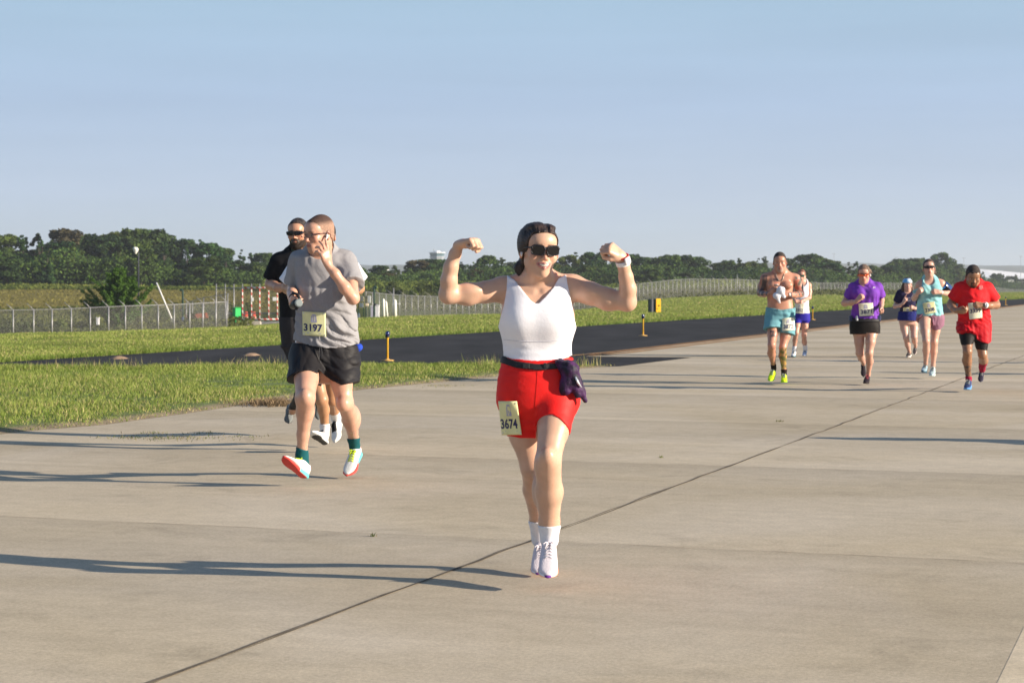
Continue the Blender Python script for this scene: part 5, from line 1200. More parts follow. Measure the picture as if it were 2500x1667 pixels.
# ---------------------------------------------------------------- lead runner: white tank, red shorts, both fists raised
SK_L = (.56, .345, .245)
D0 = 9.05
o = dict(skin=SK_L, smile=True, fem=1, eyes=False, hairc=(.014, .010, .010), soft=.005, line=[(-.12, .088), (-.085, .084), (-.066, .070), (-.052, .040), (-.044, .012), (-.030, .000), (.12, -.02)], lip=(.44, .17, .15), w=1.02, browc=(.03, .02, .015))
bust = [Ell(PT(1275, 782, 8.985), (.064, .058, .060), None, .09), Ell(PT(1352, 782, 8.985), (.064, .058, .060), None, .09)]
o['extra'] = bust + [Ell(PT(1152, 709, 9.00), (.055, .038, .026), None, .03), Ell(PT(1455, 714, 9.0), (.06, .036, .024), rot(0, 0, 14), .03),
    Ell(PT(1336, 1112, 8.775), (.030, .025, .034), None, .03), Ell(PT(1322, 1195, 9.0), (.044, .052, .09), None, .03), Ell(PT(1308, 1190, 9.24), (.042, .05, .085), None, .03),
    Cone(PT(1302, 713, 8.985), PT(1268, 706, 9.0), .009, .008, .02), Cone(PT(1329, 712, 8.985), PT(1358, 704, 9.0), .009, .008, .02),
    Ell(PT(1335, 1140, 8.86), (.05, .05, .05), None, .03)]
wA = PT(1124, 596, 8.91); wB = PT(1520, 628, 8.9)
P1 = person('lead', 'woman in white tank top and bright red shorts flexing both raised arms', D0, .0042,
    torso=[(690, 1266, 1360, .055), (700, 1238, 1388, .072), (722, 1226, 1397, .092), (755, 1222, 1402, .105), (790, 1222, 1401, .108), (820, 1228, 1395, .101), (845, 1231, 1392, .098), (870, 1232, 1394, .101), (900, 1224, 1403, .112), (935, 1218, 1409, .120), (965, 1218, 1410, .120), (1000, 1225, 1405, .105), (1025, 1250, 1385, .075)],
    head=(1317, 612, 8.98, 14, 2, 2, 1.03), neck=(1314, 688, 9.05, .047),
    arms=dict(A=[(1226, 708, 9.08, 62), (1185, 713, 9.05, 55), (1142, 719, 9.02, 56), (1094, 719, 8.98, 51), (1096, 684, 8.96, 45), (1101, 652, 8.95, 39), (1111, 620, 8.94, 31), (1123, 597, 8.92, 25)],
              B=[(1399, 704, 9.06, 64), (1440, 716, 9.03, 58), (1485, 731, 9.01, 58), (1532, 738, 8.98, 49), (1533, 705, 8.96, 45), (1528, 676, 8.94, 38), (1523, 650, 8.92, 31), (1519, 630, 8.90, 26)]),
    legs=dict(A=[(1266, 975, 9.06, 104), (1284, 1060, 9.08, 86), (1302, 1140, 9.08, 64), (1307, 1195, 9.20, 62), (1315, 1270, 9.38, 44), (1318, 1316, 9.43, 40)],
              B=[(1361, 975, 9.02, 106), (1350, 1050, 8.92, 80), (1338, 1125, 8.83, 65), (1341, 1200, 8.92, 70), (1341, 1275, 8.98, 52), (1341, 1318, 8.99, 44)]),
    hands=dict(A=dict(wr=wA, d=(.80, -.50, .20), pn=(.25, -.25, -.95), lat=(0, 1, 0), s=.94, curl=(68, 95, 60)),
               B=dict(wr=wB, d=(-.72, -.45, .52), pn=(-.45, .55, -.35), lat=(0, 0, -1), s=.94, curl=(62, 92, 55))), o=o)
M_WHITE = cloth('white_knit', (.80, .79, .84), .8, var=.02); M_RED = cloth('red_lycra', (.72, .012, .010), .6, var=.05, spec=.25)
M_HAIRD = mat('hair_dark', (.014, .009, .008), .5, spec=.4, bump=.5, bscale=90, color2=(.045, .028, .024), vscale=55, stretch=(1, .15, .3))
# tank top
def xs_at(pts):  # column as function of height
    p = sorted([(ZV(v, D0), (u - CU) * D0 / FPX) for u, v in pts]); return [a for a, b in p], [b for a, b in p]
zl, xl = xs_at([(1216, 800), (1222, 775), (1229, 750), (1234, 725), (1237, 705), (1238, 680)])
zr, xr = xs_at([(1407, 800), (1400, 775), (1396, 750), (1391, 722), (1386, 700), (1382, 676)])
arm_l = lambda P: np.where(P[:, 2] > zl[0], np.interp(P[:, 2], zl, xl) - P[:, 0], -1.)
arm_r = lambda P: np.where(P[:, 2] > zr[0], P[:, 0] - np.interp(P[:, 2], zr, xr), -1.)
vn = [(1180, 640), (1257, 684), (1275, 708), (1295, 733), (1306, 740), (1314, 740), (1330, 725), (1350, 702), (1362, 681), (1440, 640)]
p_ = [PT(u, v, D0) for u, v in vn]; vx = [a[0] for a in p_]; vz = [a[2] for a in p_]
vb = [PT(u, v, D0) for u, v in [(1180, 640), (1257, 682), (1280, 715), (1340, 715), (1362, 679), (1440, 640)]]; vbx = [a[0] for a in vb]; vbz = [a[2] for a in vb]
neckc = lambda P: P[:, 2] - np.where(P[:, 1] < D0, np.interp(P[:, 0], vx, vz), np.interp(P[:, 0], vbx, vbz))
rib = folds(3, .0022, .035, [(.1, 0, 1)])
zrib = ZV(842, D0)
tank_cuts = [arm_l, arm_r, neckc, curve_below([(1180, 862), (1228, 868), (1265, 880), (1312, 884), (1360, 880), (1397, 866), (1440, 860)], D0)]
trp = lambda per: [p for p in per['body'].prims if isinstance(p, Cone) and p.k == .06]
tank = Shape([Loft(P1['st'], n=2.25, cap=.035, k=.03)] + P1['body'].prims[1:3] + bust + P1['limb']['armA'][:1] + P1['limb']['armB'][:1] + trp(P1), .0045, tank_cuts,
    lambda P: rib(P) * np.clip((zrib + .05 - P[:, 2]) / .05, .12, 1) * np.clip((D0 - P[:, 1]) * 20, .3, 1), .006)
part(P1, 'tank_top', tank, M_WHITE, .0042)
def seam(per, shape, pts, Dg, name, m, parent, r=.0012):
    uv = np.array(pts, float); k = np.linspace(0, len(uv) - 1, 40); uv = np.stack([np.interp(k, range(len(uv)), uv[:, i]) for i in (0, 1)], 1)
    t, hit = march(shape, uv, Dg); d = np.stack([(uv[:, 0] - CU) / FPX, np.ones(len(uv)), (CV - uv[:, 1]) / FPX], 1); P = d * (t - .0008)[:, None]; P[:, 2] += CAMH
    mb = MB(); mb.tube(list(P[hit]), r, 5); return mb.build(name, [m], parent, per['base'], True)
tko = [x for x in P1['root'].children if x.name.startswith('tank_top')][0]
seam(P1, tank, [(1229, 829), (1270, 833), (1312, 834), (1355, 832), (1396, 827)], 9.0, 'waistband_seam', cloth('seam_white', (.55, .54, .60)), tko)
# shorts (tight): pelvis and thighs, offset
fold_r = folds(11, .0018, .05, [(0, 0, 1), (.5, 0, .8)])
sh = Shape([Loft(P1['st'], n=2.25, cap=.035, k=.03)] + P1['limb']['legA'][:2] + P1['limb']['legB'][:2], .0055,
    [curve_above([(1180, 884), (1228, 872), (1312, 878), (1397, 872), (1440, 884)], D0),
     hems(1309, curve_below([(1220, 1058), (1243, 1064), (1270, 1071), (1308, 1071)], D0, -.15), curve_below([(1306, 1036), (1325, 1029), (1345, 1029), (1365, 1041), (1385, 1060), (1395, 1071), (1425, 1080)], D0 - .1, -.55), D0)], fold_r, .004)
shorts = part(P1, 'shorts', sh, M_RED, .0042)
seam(P1, sh, [(1312, 900), (1311, 930), (1308, 965), (1306, 1000)], 9.0, 'centre_seam', cloth('seam_red', (.50, .008, .008)), shorts, .0007)
M_BELT = mat('belt_black', (.015, .014, .017), .6, bump=.2)
bl = Shape([Loft(P1['st'], n=2.25, cap=.035, k=.03)], .012, [curve_above([(1180, 862), (1228, 870), (1262, 880), (1312, 886), (1360, 884), (1397, 878), (1440, 872)], D0), curve_below([(1180, 878), (1228, 886), (1262, 896), (1312, 901), (1360, 898), (1397, 893), (1440, 888)], D0)])
belt = part(P1, 'belt', bl, M_BELT, .0038)
b_ = MB(); b_.box(PT(1285, 893, 8.925), (.030, .012, .028), None, 0, .004); b_.box(PT(1331, 893, 8.926), (.016, .010, .026), None, 0, .003); b_.build('buckle', [M_BLACKPL], belt, P1['base'])
# jacket tied to the belt, hanging at the hip
M_JKT = mat('jacket_purple', (.055, .012, .075), .6, color2=(.008, .008, .02), vscale=22, bump=.6, bscale=60)
jf = folds(21, .007, .035, [(.3, .1, 1), (1, 0, .3)])
jd = 8.93
jk = Shape([Cone(PT(1368, 888, jd + .01), PT(1392, 905, jd), .022, .032, .02), Cone(PT(1390, 900, jd), PT(1382, 950, jd), .034, .026, .02), Cone(PT(1396, 905, jd), PT(1418, 955, jd + .02), .030, .018, .02),
    Cone(PT(1410, 940, jd + .01), PT(1429, 978, jd + .02), .020, .010, .02), Cone(PT(1378, 940, jd), PT(1374, 957, jd), .020, .012, .02), Cone(PT(1400, 930, jd), PT(1409, 966, jd), .024, .012, .02), Ell(PT(1383, 893, jd - .01), (.024, .02, .017), None, .015)], 0, (), jf, .008)
jo = part(P1, 'tied_jacket', jk, M_JKT, .004)
b_ = MB(); b_.tube([PT(1405, 920, jd - .035), PT(1411, 934, jd - .03), PT(1419, 945, jd - .02)], [.004, .006, .003], 8); b_.build('reflective_tab', [mat('tab_silver', (.55, .6, .65), .3, metal=.4)], jo, P1['base'], True)
bib(P1, sh, [(1216, 979), (1262, 979), (1274, 1061), (1225, 1062)], 9.0, '3674', (.43, .33, .84, .30))
hair(P1, o, [(-.12, .088), (-.085, .084), (-.066, .070), (-.052, .040), (-.044, .012), (-.030, .000), (-.012, .010), (.0, .010), (.012, .004), (.022, -.02), (.045, -.06), (.08, -.075), (.12, -.08)], M_HAIRD, .007,
     [Cone(P1['H']((-.035, .085, -.035)), P1['H']((-.066, .075, -.080)), .028, .023, .02), Cone(P1['H']((-.066, .075, -.080)), P1['H']((-.062, .060, -.120)), .023, .012, .02), Ell(P1['H']((-.066, .030, .035)), (.022, .060, .060), P1['hR'], .03),
      Ell(P1['H']((-.030, -.005, .103)), (.038, .055, .016), P1['hR'], .02), Ell(P1['H']((.030, -.005, .102)), (.036, .055, .015), P1['hR'], .02)], disp=strands(P1, 62, .0013, .12), h=.0036)
glasses(P1, mat('frame_dark', (.014, .014, .020), .4, spec=.3), M_LENS, .0028)
M_SOCKW = cloth('sock_white', (.72, .72, .76), .9)
for nm in 'AB':
    L = P1['limb']['leg' + nm]; part(P1, 'sock', Shape(L[3:], .004, [zcut_above(1280, 1268 if nm == 'A' else 1281, 1380, 1268 if nm == 'A' else 1281, L[4].b[1])], folds(8, .001, .02, [(1, 1, 0)]), .002), M_SOCKW, .004)
M_SHW = mat('shoe_white_mesh', attr='col', rough=.75, bump=.4, bscale=150); M_SHS = mat('shoe_sole_paint', attr='col', rough=.6); M_LACEW = cloth('lace_white', (.7, .66, .7))
cu = lambda V: blend(np.tile((.68, .62, .66), (len(V), 1)), (.50, .12, .55), (V[:, 2] < .035) * (V[:, 1] > .045))
cs = lambda V: blend(blend(np.tile((.80, .30, .20), (len(V), 1)), (.78, .74, .76), (V[:, 1] > .022) * 1.), (.14, .03, .25), ((V[:, 2] > .24) & (np.abs(V[:, 0]) < .016)) * 1.)
shoe(P1, (1320, 1352, 9.46), (1314, 1411, 9.24), (1319, 1300, 9.42), (M_SHW, M_SHS, M_LACEW), .0045, colu=cu, cols=cs)
shoe(P1, (1340, 1350, 9.05), (1337, 1421, 8.79), (1341, 1303, 8.98), (M_SHW, M_SHS, M_LACEW), .0045, colu=cu, cols=cs)
dB = unit(PT(1519, 630, 8.9) - PT(1525, 655, 8.92))
ring(P1, 'wristwatch', PT(1521, 641, 8.91), dB, .029, .024, mat('watch_white', (.78, .76, .76), .5), box=((.5, -.8, .2), (.034, .034, .010), mat('watch_face', (.6, .6, .62), .3)))
ring(P1, 'wristband', PT(1518, 627, 8.90), dB, .028, .009, mat('band_red', (.6, .04, .03), .5))
b_ = MB(); b_.tube([P1['H']((-.080, -.002, -.010)), P1['H']((-.082, -.006, -.028))], [.006, .003], 8); b_.build('earbud', [mat('earbud_white', (.8, .8, .8), .3)], P1['root'], P1['base'], True)

# ---------------------------------------------------------------- runner in the grey T-shirt
D1 = 13.6; SK_G = (.53, .30, .215)
o = dict(skin=SK_G, w=.95, hairc=(.20, .13, .10), line=LINE_BALD, soft=.02, beard=.22, beardc=(.22, .14, .10), browc=(.12, .07, .05), lip=(.33, .12, .10), eyes=True)
kn = [Ell(PT(745, 968, 13.12), (.045, .04, .05), None, .03), Ell(PT(838, 985, 13.42), (.045, .04, .05), None, .03), Ell(PT(748, 1005, 13.40), (.05, .05, .10), None, .04), Ell(PT(860, 1022, 13.78), (.055, .06, .10), None, .04)]
o['extra'] = kn
wA = PT(711, 724, 13.33); wB = PT(802, 648, 13.28)
P2 = person('greytee', 'man in grey T-shirt and black shorts touching his cheek with one hand', D1, .0055,
    torso=[(612, 752, 806, .06), (622, 728, 838, .085), (640, 724, 852, .105), (680, 726, 856, .118), (720, 728, 860, .125), (760, 727, 866, .130), (800, 724, 868, .130), (845, 718, 868, .128), (880, 710, 872, .128), (905, 712, 872, .12), (925, 722, 862, .09)],
    head=(778, 571, 13.5, -42, 9, 3, 1.08), neck=(785, 612, 13.62, .066),
    arms=dict(A=[(727, 640, 13.66, 42), (720, 672, 13.72, 36), (717, 705, 13.74, 31), (713, 716, 13.5, 29), (711, 725, 13.35, 23)],
              B=[(845, 640, 13.62, 46), (856, 684, 13.50, 38), (862, 728, 13.36, 33), (842, 702, 13.30, 34), (818, 668, 13.28, 27), (803, 650, 13.28, 21)]),
    legs=dict(A=[(752, 872, 13.6, 76), (748, 925, 13.35, 62), (745, 972, 13.18, 51), (745, 1005, 13.27, 46), (740, 1060, 13.33, 31), (737, 1112, 13.38, 27), (741, 1135, 13.4, 27)],
              B=[(835, 872, 13.6, 74), (834, 935, 13.5, 55), (842, 985, 13.48, 44), (856, 1020, 13.75, 41), (863, 1070, 14.0, 26), (866, 1090, 14.06, 26)]),
    hands=dict(A=dict(wr=wA, d=(.15, -.95, -.3), pn=(.9, .1, -.25), lat=(-.2, -.2, 1), s=1.05, curl=(45, 60, 40)),
               B=dict(wr=wB, d=(-.28, -.05, .95), pn=(-.65, .7, .15), lat=(.8, .4, .2), s=1.08, spread=.34, thumb='open', curls=[(4, 6, 4), (12, 28, 18), (22, 45, 28), (30, 55, 35)])), o=o)
M_GREY = cloth('grey_jersey', (.27, .265, .28), .9, var=.05, vscale=90)
ff = folds(31, .022, .075, [(.5, 0, .85), (.6, .1, .8)], .6); fs = folds(33, .012, .06, [(.8, 0, .5)])
xm, zm = PT(800, 760, D1)[0], PT(800, 760, D1)[2]
tee_disp = lambda P: ff(P) * np.clip(.25 + (P[:, 0] - xm) * 5 + (zm - P[:, 2]) * 4, .2, 1) + .3 * fs(P)
slA = [Cone(PT(731, 636, 13.66), PT(721, 690, 13.72), .066, .070, .03, cap=True)]
slB = [Cone(PT(843, 636, 13.62), PT(857, 695, 13.48), .068, .085, .03, cap=True)]
tee = Shape([Loft(P2['st'], n=2.25, cap=.035, k=.03)] + trp(P2) + P2['body'].prims[1:2] + slA + slB, .006,
    [curve_below([(690, 833), (722, 830), (760, 842), (800, 848), (840, 848), (870, 840), (900, 838)], D1), inside_sphere(PT(781, 598, 13.50), .098)], tee_disp, .012)
part(P2, 'tshirt', tee, M_GREY, .0055)
b_ = MB(); c_ = PT(782, 610, 13.52)
M_BLKN = cloth('black_nylon', (.013, .012, .014), .6, spec=.22)
shs = Shape([Loft(P2['st'], n=2.25, cap=.035, k=.03), Cone(PT(750, 868, 13.6), PT(744, 935, 13.36), .115, .112, .03), Cone(PT(832, 868, 13.6), PT(839, 948, 13.5), .115, .100, .03)], .006,
    [zcut_above(700, 836, 870, 842, D1), hems(784, curve_below([(700, 932), (710, 929), (735, 920), (760, 916), (786, 921)], 13.4, -.35), curve_below([(783, 905), (795, 918), (812, 930), (836, 941), (860, 936), (880, 930)], 13.5, -.1), D1)],
    folds(35, .010, .09, [(.5, 0, .8), (1, 0, .3)], .8), .012)
so_ = part(P2, 'shorts', shs, M_BLKN, .0055)
b_ = MB(); b_.tube([PT(781, 846, 13.44), PT(779, 862, 13.43), PT(781, 885, 13.43)], .0028, 6); b_.tube([PT(784, 846, 13.44), PT(786, 860, 13.43), PT(785, 877, 13.43)], .0028, 6); b_.build('drawstring', [cloth('cord_grey', (.05, .05, .055))], so_, P2['base'], True)
bib(P2, tee, [(738, 760), (795, 763), (796, 822), (739, 818)], D1, '3197', (.45, .34, .80, .32))
M_HAIRB = mat('hair_buzz', attr='col', rough=.8, var=.25, vscale=120, bump=.4, bscale=200)
hb2 = Shape(skull_prims(P2['H'], P2['hR'], P2['hs'], o, .0018), 0, [hair_cut(P2['hc'], P2['hR'], P2['hs'], LINE_BALD, wig=.002)])
part(P2, 'hair', hb2, M_HAIRB, .0045, colf=lambda V: blend(np.tile((.30, .185, .135), (len(V), 1)), (.07, .04, .032), np.clip((((V - P2['hc']) @ P2['hR'])[:, 2] - .060) / .03, 0, 1)))
M_CLR = mat('clear_lens', (.25, .2, .2), .1, spec=.5); M_CLR.node_tree.nodes['Principled BSDF'].inputs['Alpha'].default_value = .22
glasses(P2, mat('frame_thin', (.10, .05, .05), .35, metal=.5), M_CLR, .0028, 'thin')
M_EAR = MATS['earbud_white']
b_ = MB(); b_.tube([P2['H']((.078, -.004, -.004)), P2['H']((.086, -.010, -.014)), P2['H']((.084, -.024, -.036))], [.0085, .007, .0045], 8); b_.build('earbud', [M_EAR], P2['root'], P2['base'], True)
M_SOCKT = cloth('sock_teal', (.01, .085, .10), .9)
part(P2, 'sock', Shape(P2['limb']['legA'][4:], .006, [zcut_above(730, 1093, 760, 1103, 13.35)]), M_SOCKT, .005)
part(P2, 'sock', Shape(P2['limb']['legB'][3:], .006, [zcut_above(850, 1070, 890, 1068, 14.0)]), M_SOCKT, .005)
cu = lambda V: blend(blend(np.tile((.72, .72, .70), (len(V), 1)), (.70, .10, .07), (V[:, 2] < .03) * (V[:, 1] > .07)), (.70, .72, .70), (V[:, 2] > .2) * 1.)
cs = lambda V: blend(blend(np.tile((.12, .55, .58), (len(V), 1)), (.62, .06, .05), (V[:, 2] > .13) * 1.), (.62, .06, .05), (V[:, 1] < .006) * (V[:, 2] > .03) * 1.)
M_LACEY = cloth('lace_neon', (.62, .78, .02))
shoe(P2, (746, 1172, 13.40), (690, 1124, 13.18), (739, 1124, 13.37), (M_SHW, M_SHS, M_LACEY), .0055, colu=cu, cols=cs)
shoe(P2, (878, 1108, 14.14), (848, 1168, 13.90), (866, 1078, 14.03), (M_SHW, M_SHS, M_LACEY), .0055, colu=cu, cols=cs)
bt = Shape([Cone(PT(864, 846, 13.62), PT(872, 848, 13.6), .018, .026, .02), Cone(PT(872, 850, 13.6), PT(870, 862, 13.6), .022, .008, .02), Cone(PT(872, 848, 13.6), PT(881, 846, 13.6), .02, .010, .02)], 0, (), folds(9, .005, .03), .006)
sdf_obj('pocket_cloth', bt, .005, cloth('cloth_blue', (.02, .06, .42)), P2['root'], P2['base'])
# handheld water bottle held against the shirt
hb = empty('water_bottle', PT(722, 742, 13.24), 'black and clear handheld bottle gripped by the man in grey T-shirt', 'bottle')
b_ = MB(); M_ = PT(722, 742, 13.24); ax = unit((.42, -.9, .12)); b_.tube([M_ - ax * .06, M_ - ax * .05, M_ + ax * .035, M_ + ax * .05], [.026, .032, .032, .026], 16); b_.build('bottle_body', [mat('bottle_black', (.02, .022, .024), .4)], hb, M_, True)
b_ = MB(); b_.tube([M_ + ax * .05, M_ + ax * .054, M_ + ax * .066, M_ + ax * .070], [.024, .027, .027, .020], 16); b_.build('cap', [mat('bottle_grey', (.16, .19, .20), .45)], hb, M_, False)
b_ = MB(); b_.tube([PT(709, 724, 13.28), PT(716, 716, 13.24), PT(726, 718, 13.22), PT(731, 728, 13.22), PT(730, 745, 13.20), PT(722, 756, 13.2)], .010, 8); b_.build('strap', [M_BELT], hb, M_, True)

# ---------------------------------------------------------------- runner in the white T-shirt, mostly hidden
D2 = 16.2
o = dict(skin=(.42, .22, .12), w=1.0, hairc=(.03, .02, .02), extra=[])
P3 = person('whitetee', 'man in white T-shirt running hidden behind the man in grey T-shirt', D2, .008,
    torso=[(622, 768, 812, .06), (632, 738, 840, .085), (660, 724, 856, .11), (720, 728, 852, .12), (790, 728, 852, .12), (850, 726, 854, .12), (880, 735, 848, .10)],
    head=(792, 577, D2, -8, 4, 0, 1.08), neck=(790, 622, D2, .06),
    arms=dict(A=[(728, 650, D2, 44), (712, 676, D2 + .05, 32), (702, 704, D2, 29), (716, 712, D2 - .15, 24), (738, 716, D2 - .22, 19)],
              B=[(852, 650, D2, 44), (870, 680, D2 + .05, 32), (876, 704, D2, 29), (862, 712, D2 - .15, 24), (842, 716, D2 - .22, 19)]),
    legs=dict(A=[(764, 850, D2, 60), (770, 920, D2 - .15, 44), (785, 975, 16.0, 33), (790, 1000, 16.1, 30), (793, 1040, 16.2, 20), (793, 1062, 16.2, 20)],
              B=[(812, 850, D2, 60), (808, 920, D2 + .05, 44), (812, 975, 16.3, 33), (815, 1000, 16.5, 30), (820, 1020, 16.7, 20), (822, 1032, 16.75, 20)]),
    hands=dict(A=dict(wr=PT(740, 716, D2 - .24), d=(.9, -.4, .1), pn=(0, .8, -.4), lat=(0, 0, 1), s=1.), B=dict(wr=PT(840, 716, D2 - .24), d=(-.9, -.4, .1), pn=(0, .8, -.4), lat=(0, 0, 1), s=1.)), o=o)
tw = Shape([Loft(P3['st'], n=2.25, cap=.035, k=.03)] + trp(P3) + [Cone(PT(732, 648, D2), PT(703, 690, D2 + .03), .075, .072, .03, cap=True), Cone(PT(848, 648, D2), PT(876, 688, D2 + .03), .075, .075, .03, cap=True)], .008, [zcut_below(700, 855, 870, 855, D2), inside_sphere(PT(790, 606, D2 - .05), .10)], folds(41, .006, .08), .007)
part(P3, 'tshirt', tw, cloth('white_tee', (.74, .74, .80), .85), .008)
part(P3, 'shorts', Shape([Loft(P3['st'], n=2.25, cap=.035, k=.03)] + [Cone(PT(766, 850, D2), PT(769, 905, D2 - .12), .105, .10, .02), Cone(PT(812, 850, D2), PT(809, 905, D2), .105, .10, .02)], .006, [zcut_above(700, 845, 870, 845, D2), zcut_below(700, 905, 870, 905, D2)]), M_BLKN, .008)
hair(P3, o, LINE_SHORT, mat('hair_black', (.014, .012, .014), .6, bump=.6, bscale=120, color2=(.05, .04, .036), vscale=60, stretch=(1, .3, .6)), .008, h=.006)
for nm in 'AB': part(P3, 'sock', Shape(P3['limb']['leg' + nm][3:], .006, [zcut_above(700, 1028 if nm == 'A' else 1003, 870, 1028 if nm == 'A' else 1003, 16.5)]), M_SOCKW, .006)
cu = lambda V: blend(np.tile((.74, .74, .72), (len(V), 1)), (.02, .02, .022), ((V[:, 2] > .06) & (V[:, 2] < .17) & (np.abs(V[:, 0]) < .026) & (V[:, 1] > .062)) * 1.)
cs = lambda V: blend(np.tile((.72, .72, .70), (len(V), 1)), (.05, .05, .05), (V[:, 1] < .007) * 1.)
M_LACEK = cloth('lace_black', (.015, .015, .016))
shoe(P3, (798, 1088, 16.05), (762, 1060, 15.85), (795, 1052, 16.1), (M_SHW, M_SHS, M_LACEK), .007, colu=cu, cols=cs)
shoe(P3, (832, 1035, 16.75), (822, 1084, 16.55), (824, 1018, 16.75), (M_SHW, M_SHS, M_LACEK), .007, colu=cu, cols=cs)

# ---------------------------------------------------------------- bearded runner in black
D3 = 17.4
o = dict(skin=(.48, .26, .17), w=1.0, beard=.96, beardc=(.02, .013, .010), hairc=(.03, .022, .018), eyes=False, extra=[])
P4 = person('blackpolo', 'bearded man in black polo shirt and sunglasses running behind the others', D3, .008,
    torso=[(614, 706, 756, .06), (625, 684, 776, .085), (650, 676, 786, .115), (700, 682, 782, .12), (760, 686, 776, .12), (800, 688, 774, .12), (840, 694, 770, .11)],
    head=(727, 570, D3 - .05, -10, 4, -2, 1.10), neck=(731, 614, D3, .062),
    arms=dict(A=[(680, 642, D3, 46), (668, 672, D3 + .05, 36), (662, 694, D3, 32), (680, 703, D3 - .18, 27), (702, 700, D3 - .28, 21)],
              B=[(784, 642, D3, 44), (800, 670, D3 + .05, 34), (802, 694, D3, 30), (786, 702, D3 - .18, 26), (766, 700, D3 - .28, 20)]),
    legs=dict(A=[(716, 840, D3, 50), (732, 890, D3 - .05, 44), (740, 940, D3 - .05, 34), (734, 965, D3 + .15, 30), (718, 992, D3 + .38, 20), (714, 1004, D3 + .44, 19)],
              B=[(752, 840, D3, 50), (756, 900, D3 - .15, 42), (762, 930, D3 - .2, 32), (770, 960, D3, 28), (778, 980, D3 + .2, 18), (779, 988, D3 + .25, 18)]),
    hands=dict(A=dict(wr=PT(703, 700, D3 - .28), d=(.85, -.5, .1), pn=(.2, .6, -.6), lat=(0, 0, 1), s=1.05), B=dict(wr=PT(764, 700, D3 - .28), d=(-.9, -.4, .1), pn=(0, .8, -.4), lat=(0, 0, 1), s=1.)), o=o)
M_BLKC = cloth('black_pique', (.010, .010, .012), .8)
bp = Shape([Loft(P4['st'], n=2.25, cap=.035, k=.03)] + trp(P4) + P4['body'].prims[1:2] + [Cone(PT(683, 640, D3), PT(664, 681, D3 + .03), .080, .072, .03, cap=True), Cone(PT(780, 640, D3), PT(800, 680, D3 + .03), .078, .07, .03, cap=True)], .008, [zcut_below(660, 782, 800, 782, D3), inside_sphere(PT(728, 598, D3 - .1), .086)], folds(51, .006, .08), .007)
bpo = part(P4, 'polo_shirt', bp, M_BLKC, .008)
part(P4, 'collar', Shape([Cone(PT(730, 622, D3), PT(728, 604, D3 - .02), .078, .072, .01, cap=True, capa=True)], .004, [inside_sphere(PT(727, 600, D3 - .12), .062)]), cloth('collar_dark', (.05, .065, .05)), .006, bpo)
pn_ = Shape([Loft(P4['st'], n=2.25, cap=.035, k=.03)] + P4['limb']['legA'][:2] + P4['limb']['legB'][:2], .014, [zcut_above(660, 774, 800, 774, D3), zcut_below(660, 930, 800, 930, D3)], folds(52, .006, .07), .007)
part(P4, 'shorts', pn_, cloth('charcoal', (.035, .033, .036)), .008)
part(P4, 'leggings', Shape(P4['limb']['legA'] + P4['limb']['legB'], .005, [zcut_above(660, 925, 800, 925, D3), zcut_below(660, 1000, 800, 1000, D3 + .4)]), M_BLKN, .008)
hair(P4, o, LINE_SHORT, MATS['hair_black'], .006, h=.006)
glasses(P4, M_BLACKPL, M_LENS, .0045, 'sport')
beard = [Cone(P4['H']((-.058, -.008, -.035)), P4['H']((-.030, -.062, -.088)), .014, .019, .02), Cone(P4['H']((.058, -.008, -.035)), P4['H']((.030, -.062, -.088)), .014, .019, .02), Ell(P4['H']((0, -.072, -.100)), (.034, .026, .026), P4['hR'], .02)]
part(P4, 'beard', Shape(beard, .002, (), folds(4, .002, .02), .002), mat('beard_black', (.022, .014, .011), .8, bump=.6, bscale=200), .005)
cu = lambda V: np.tile((.16, .17, .17), (len(V), 1)); cs = lambda V: np.tile((.10, .10, .10), (len(V), 1))
shoe(P4, (704, 1000, D3 + .64), (703, 1038, D3 + .44), (712, 1000, D3 + .42), (M_SHW, M_SHS, M_LACEK), .008, colu=cu, cols=cs)
shoe(P4, (781, 976, D3 + .42), (778, 1022, D3 + .30), (778, 983, D3 + .22), (M_SHW, M_SHS, M_LACEK), .008, colu=cu, cols=cs)
# ---------------------------------------------------------------- the six runners farther back on the right
HF = .0095
M_LACES = cloth('lace_silver', (.3, .32, .32))
def tee_shape(per, sleeves, hem, neck, seed=1, amp=.006, off=.0055, extra=(), nr=.09):
    return Shape([Loft(per['st'], n=2.25, cap=.035, k=.03)] + trp(per) + per['limb']['armA'][:1] + per['limb']['armB'][:1] + per['body'].prims[1:2] + list(sleeves) + list(extra), off, [hem, inside_sphere(neck, nr)], folds(seed, amp, .09, [(.4, 0, 1), (1, 0, .4), (.2, 0, 1)]), amp + .002)
def cone2(p, q, w0, w1, D=None, k=.016):
    """capped garment tube between two (u,v,D) with full pixel widths"""
    return Cone(PT(*p), PT(*q), w0 / 2 * p[2] / FPX, w1 / 2 * q[2] / FPX, k, cap=True)
def flat(c): return lambda V: np.tile(c, (len(V), 1))

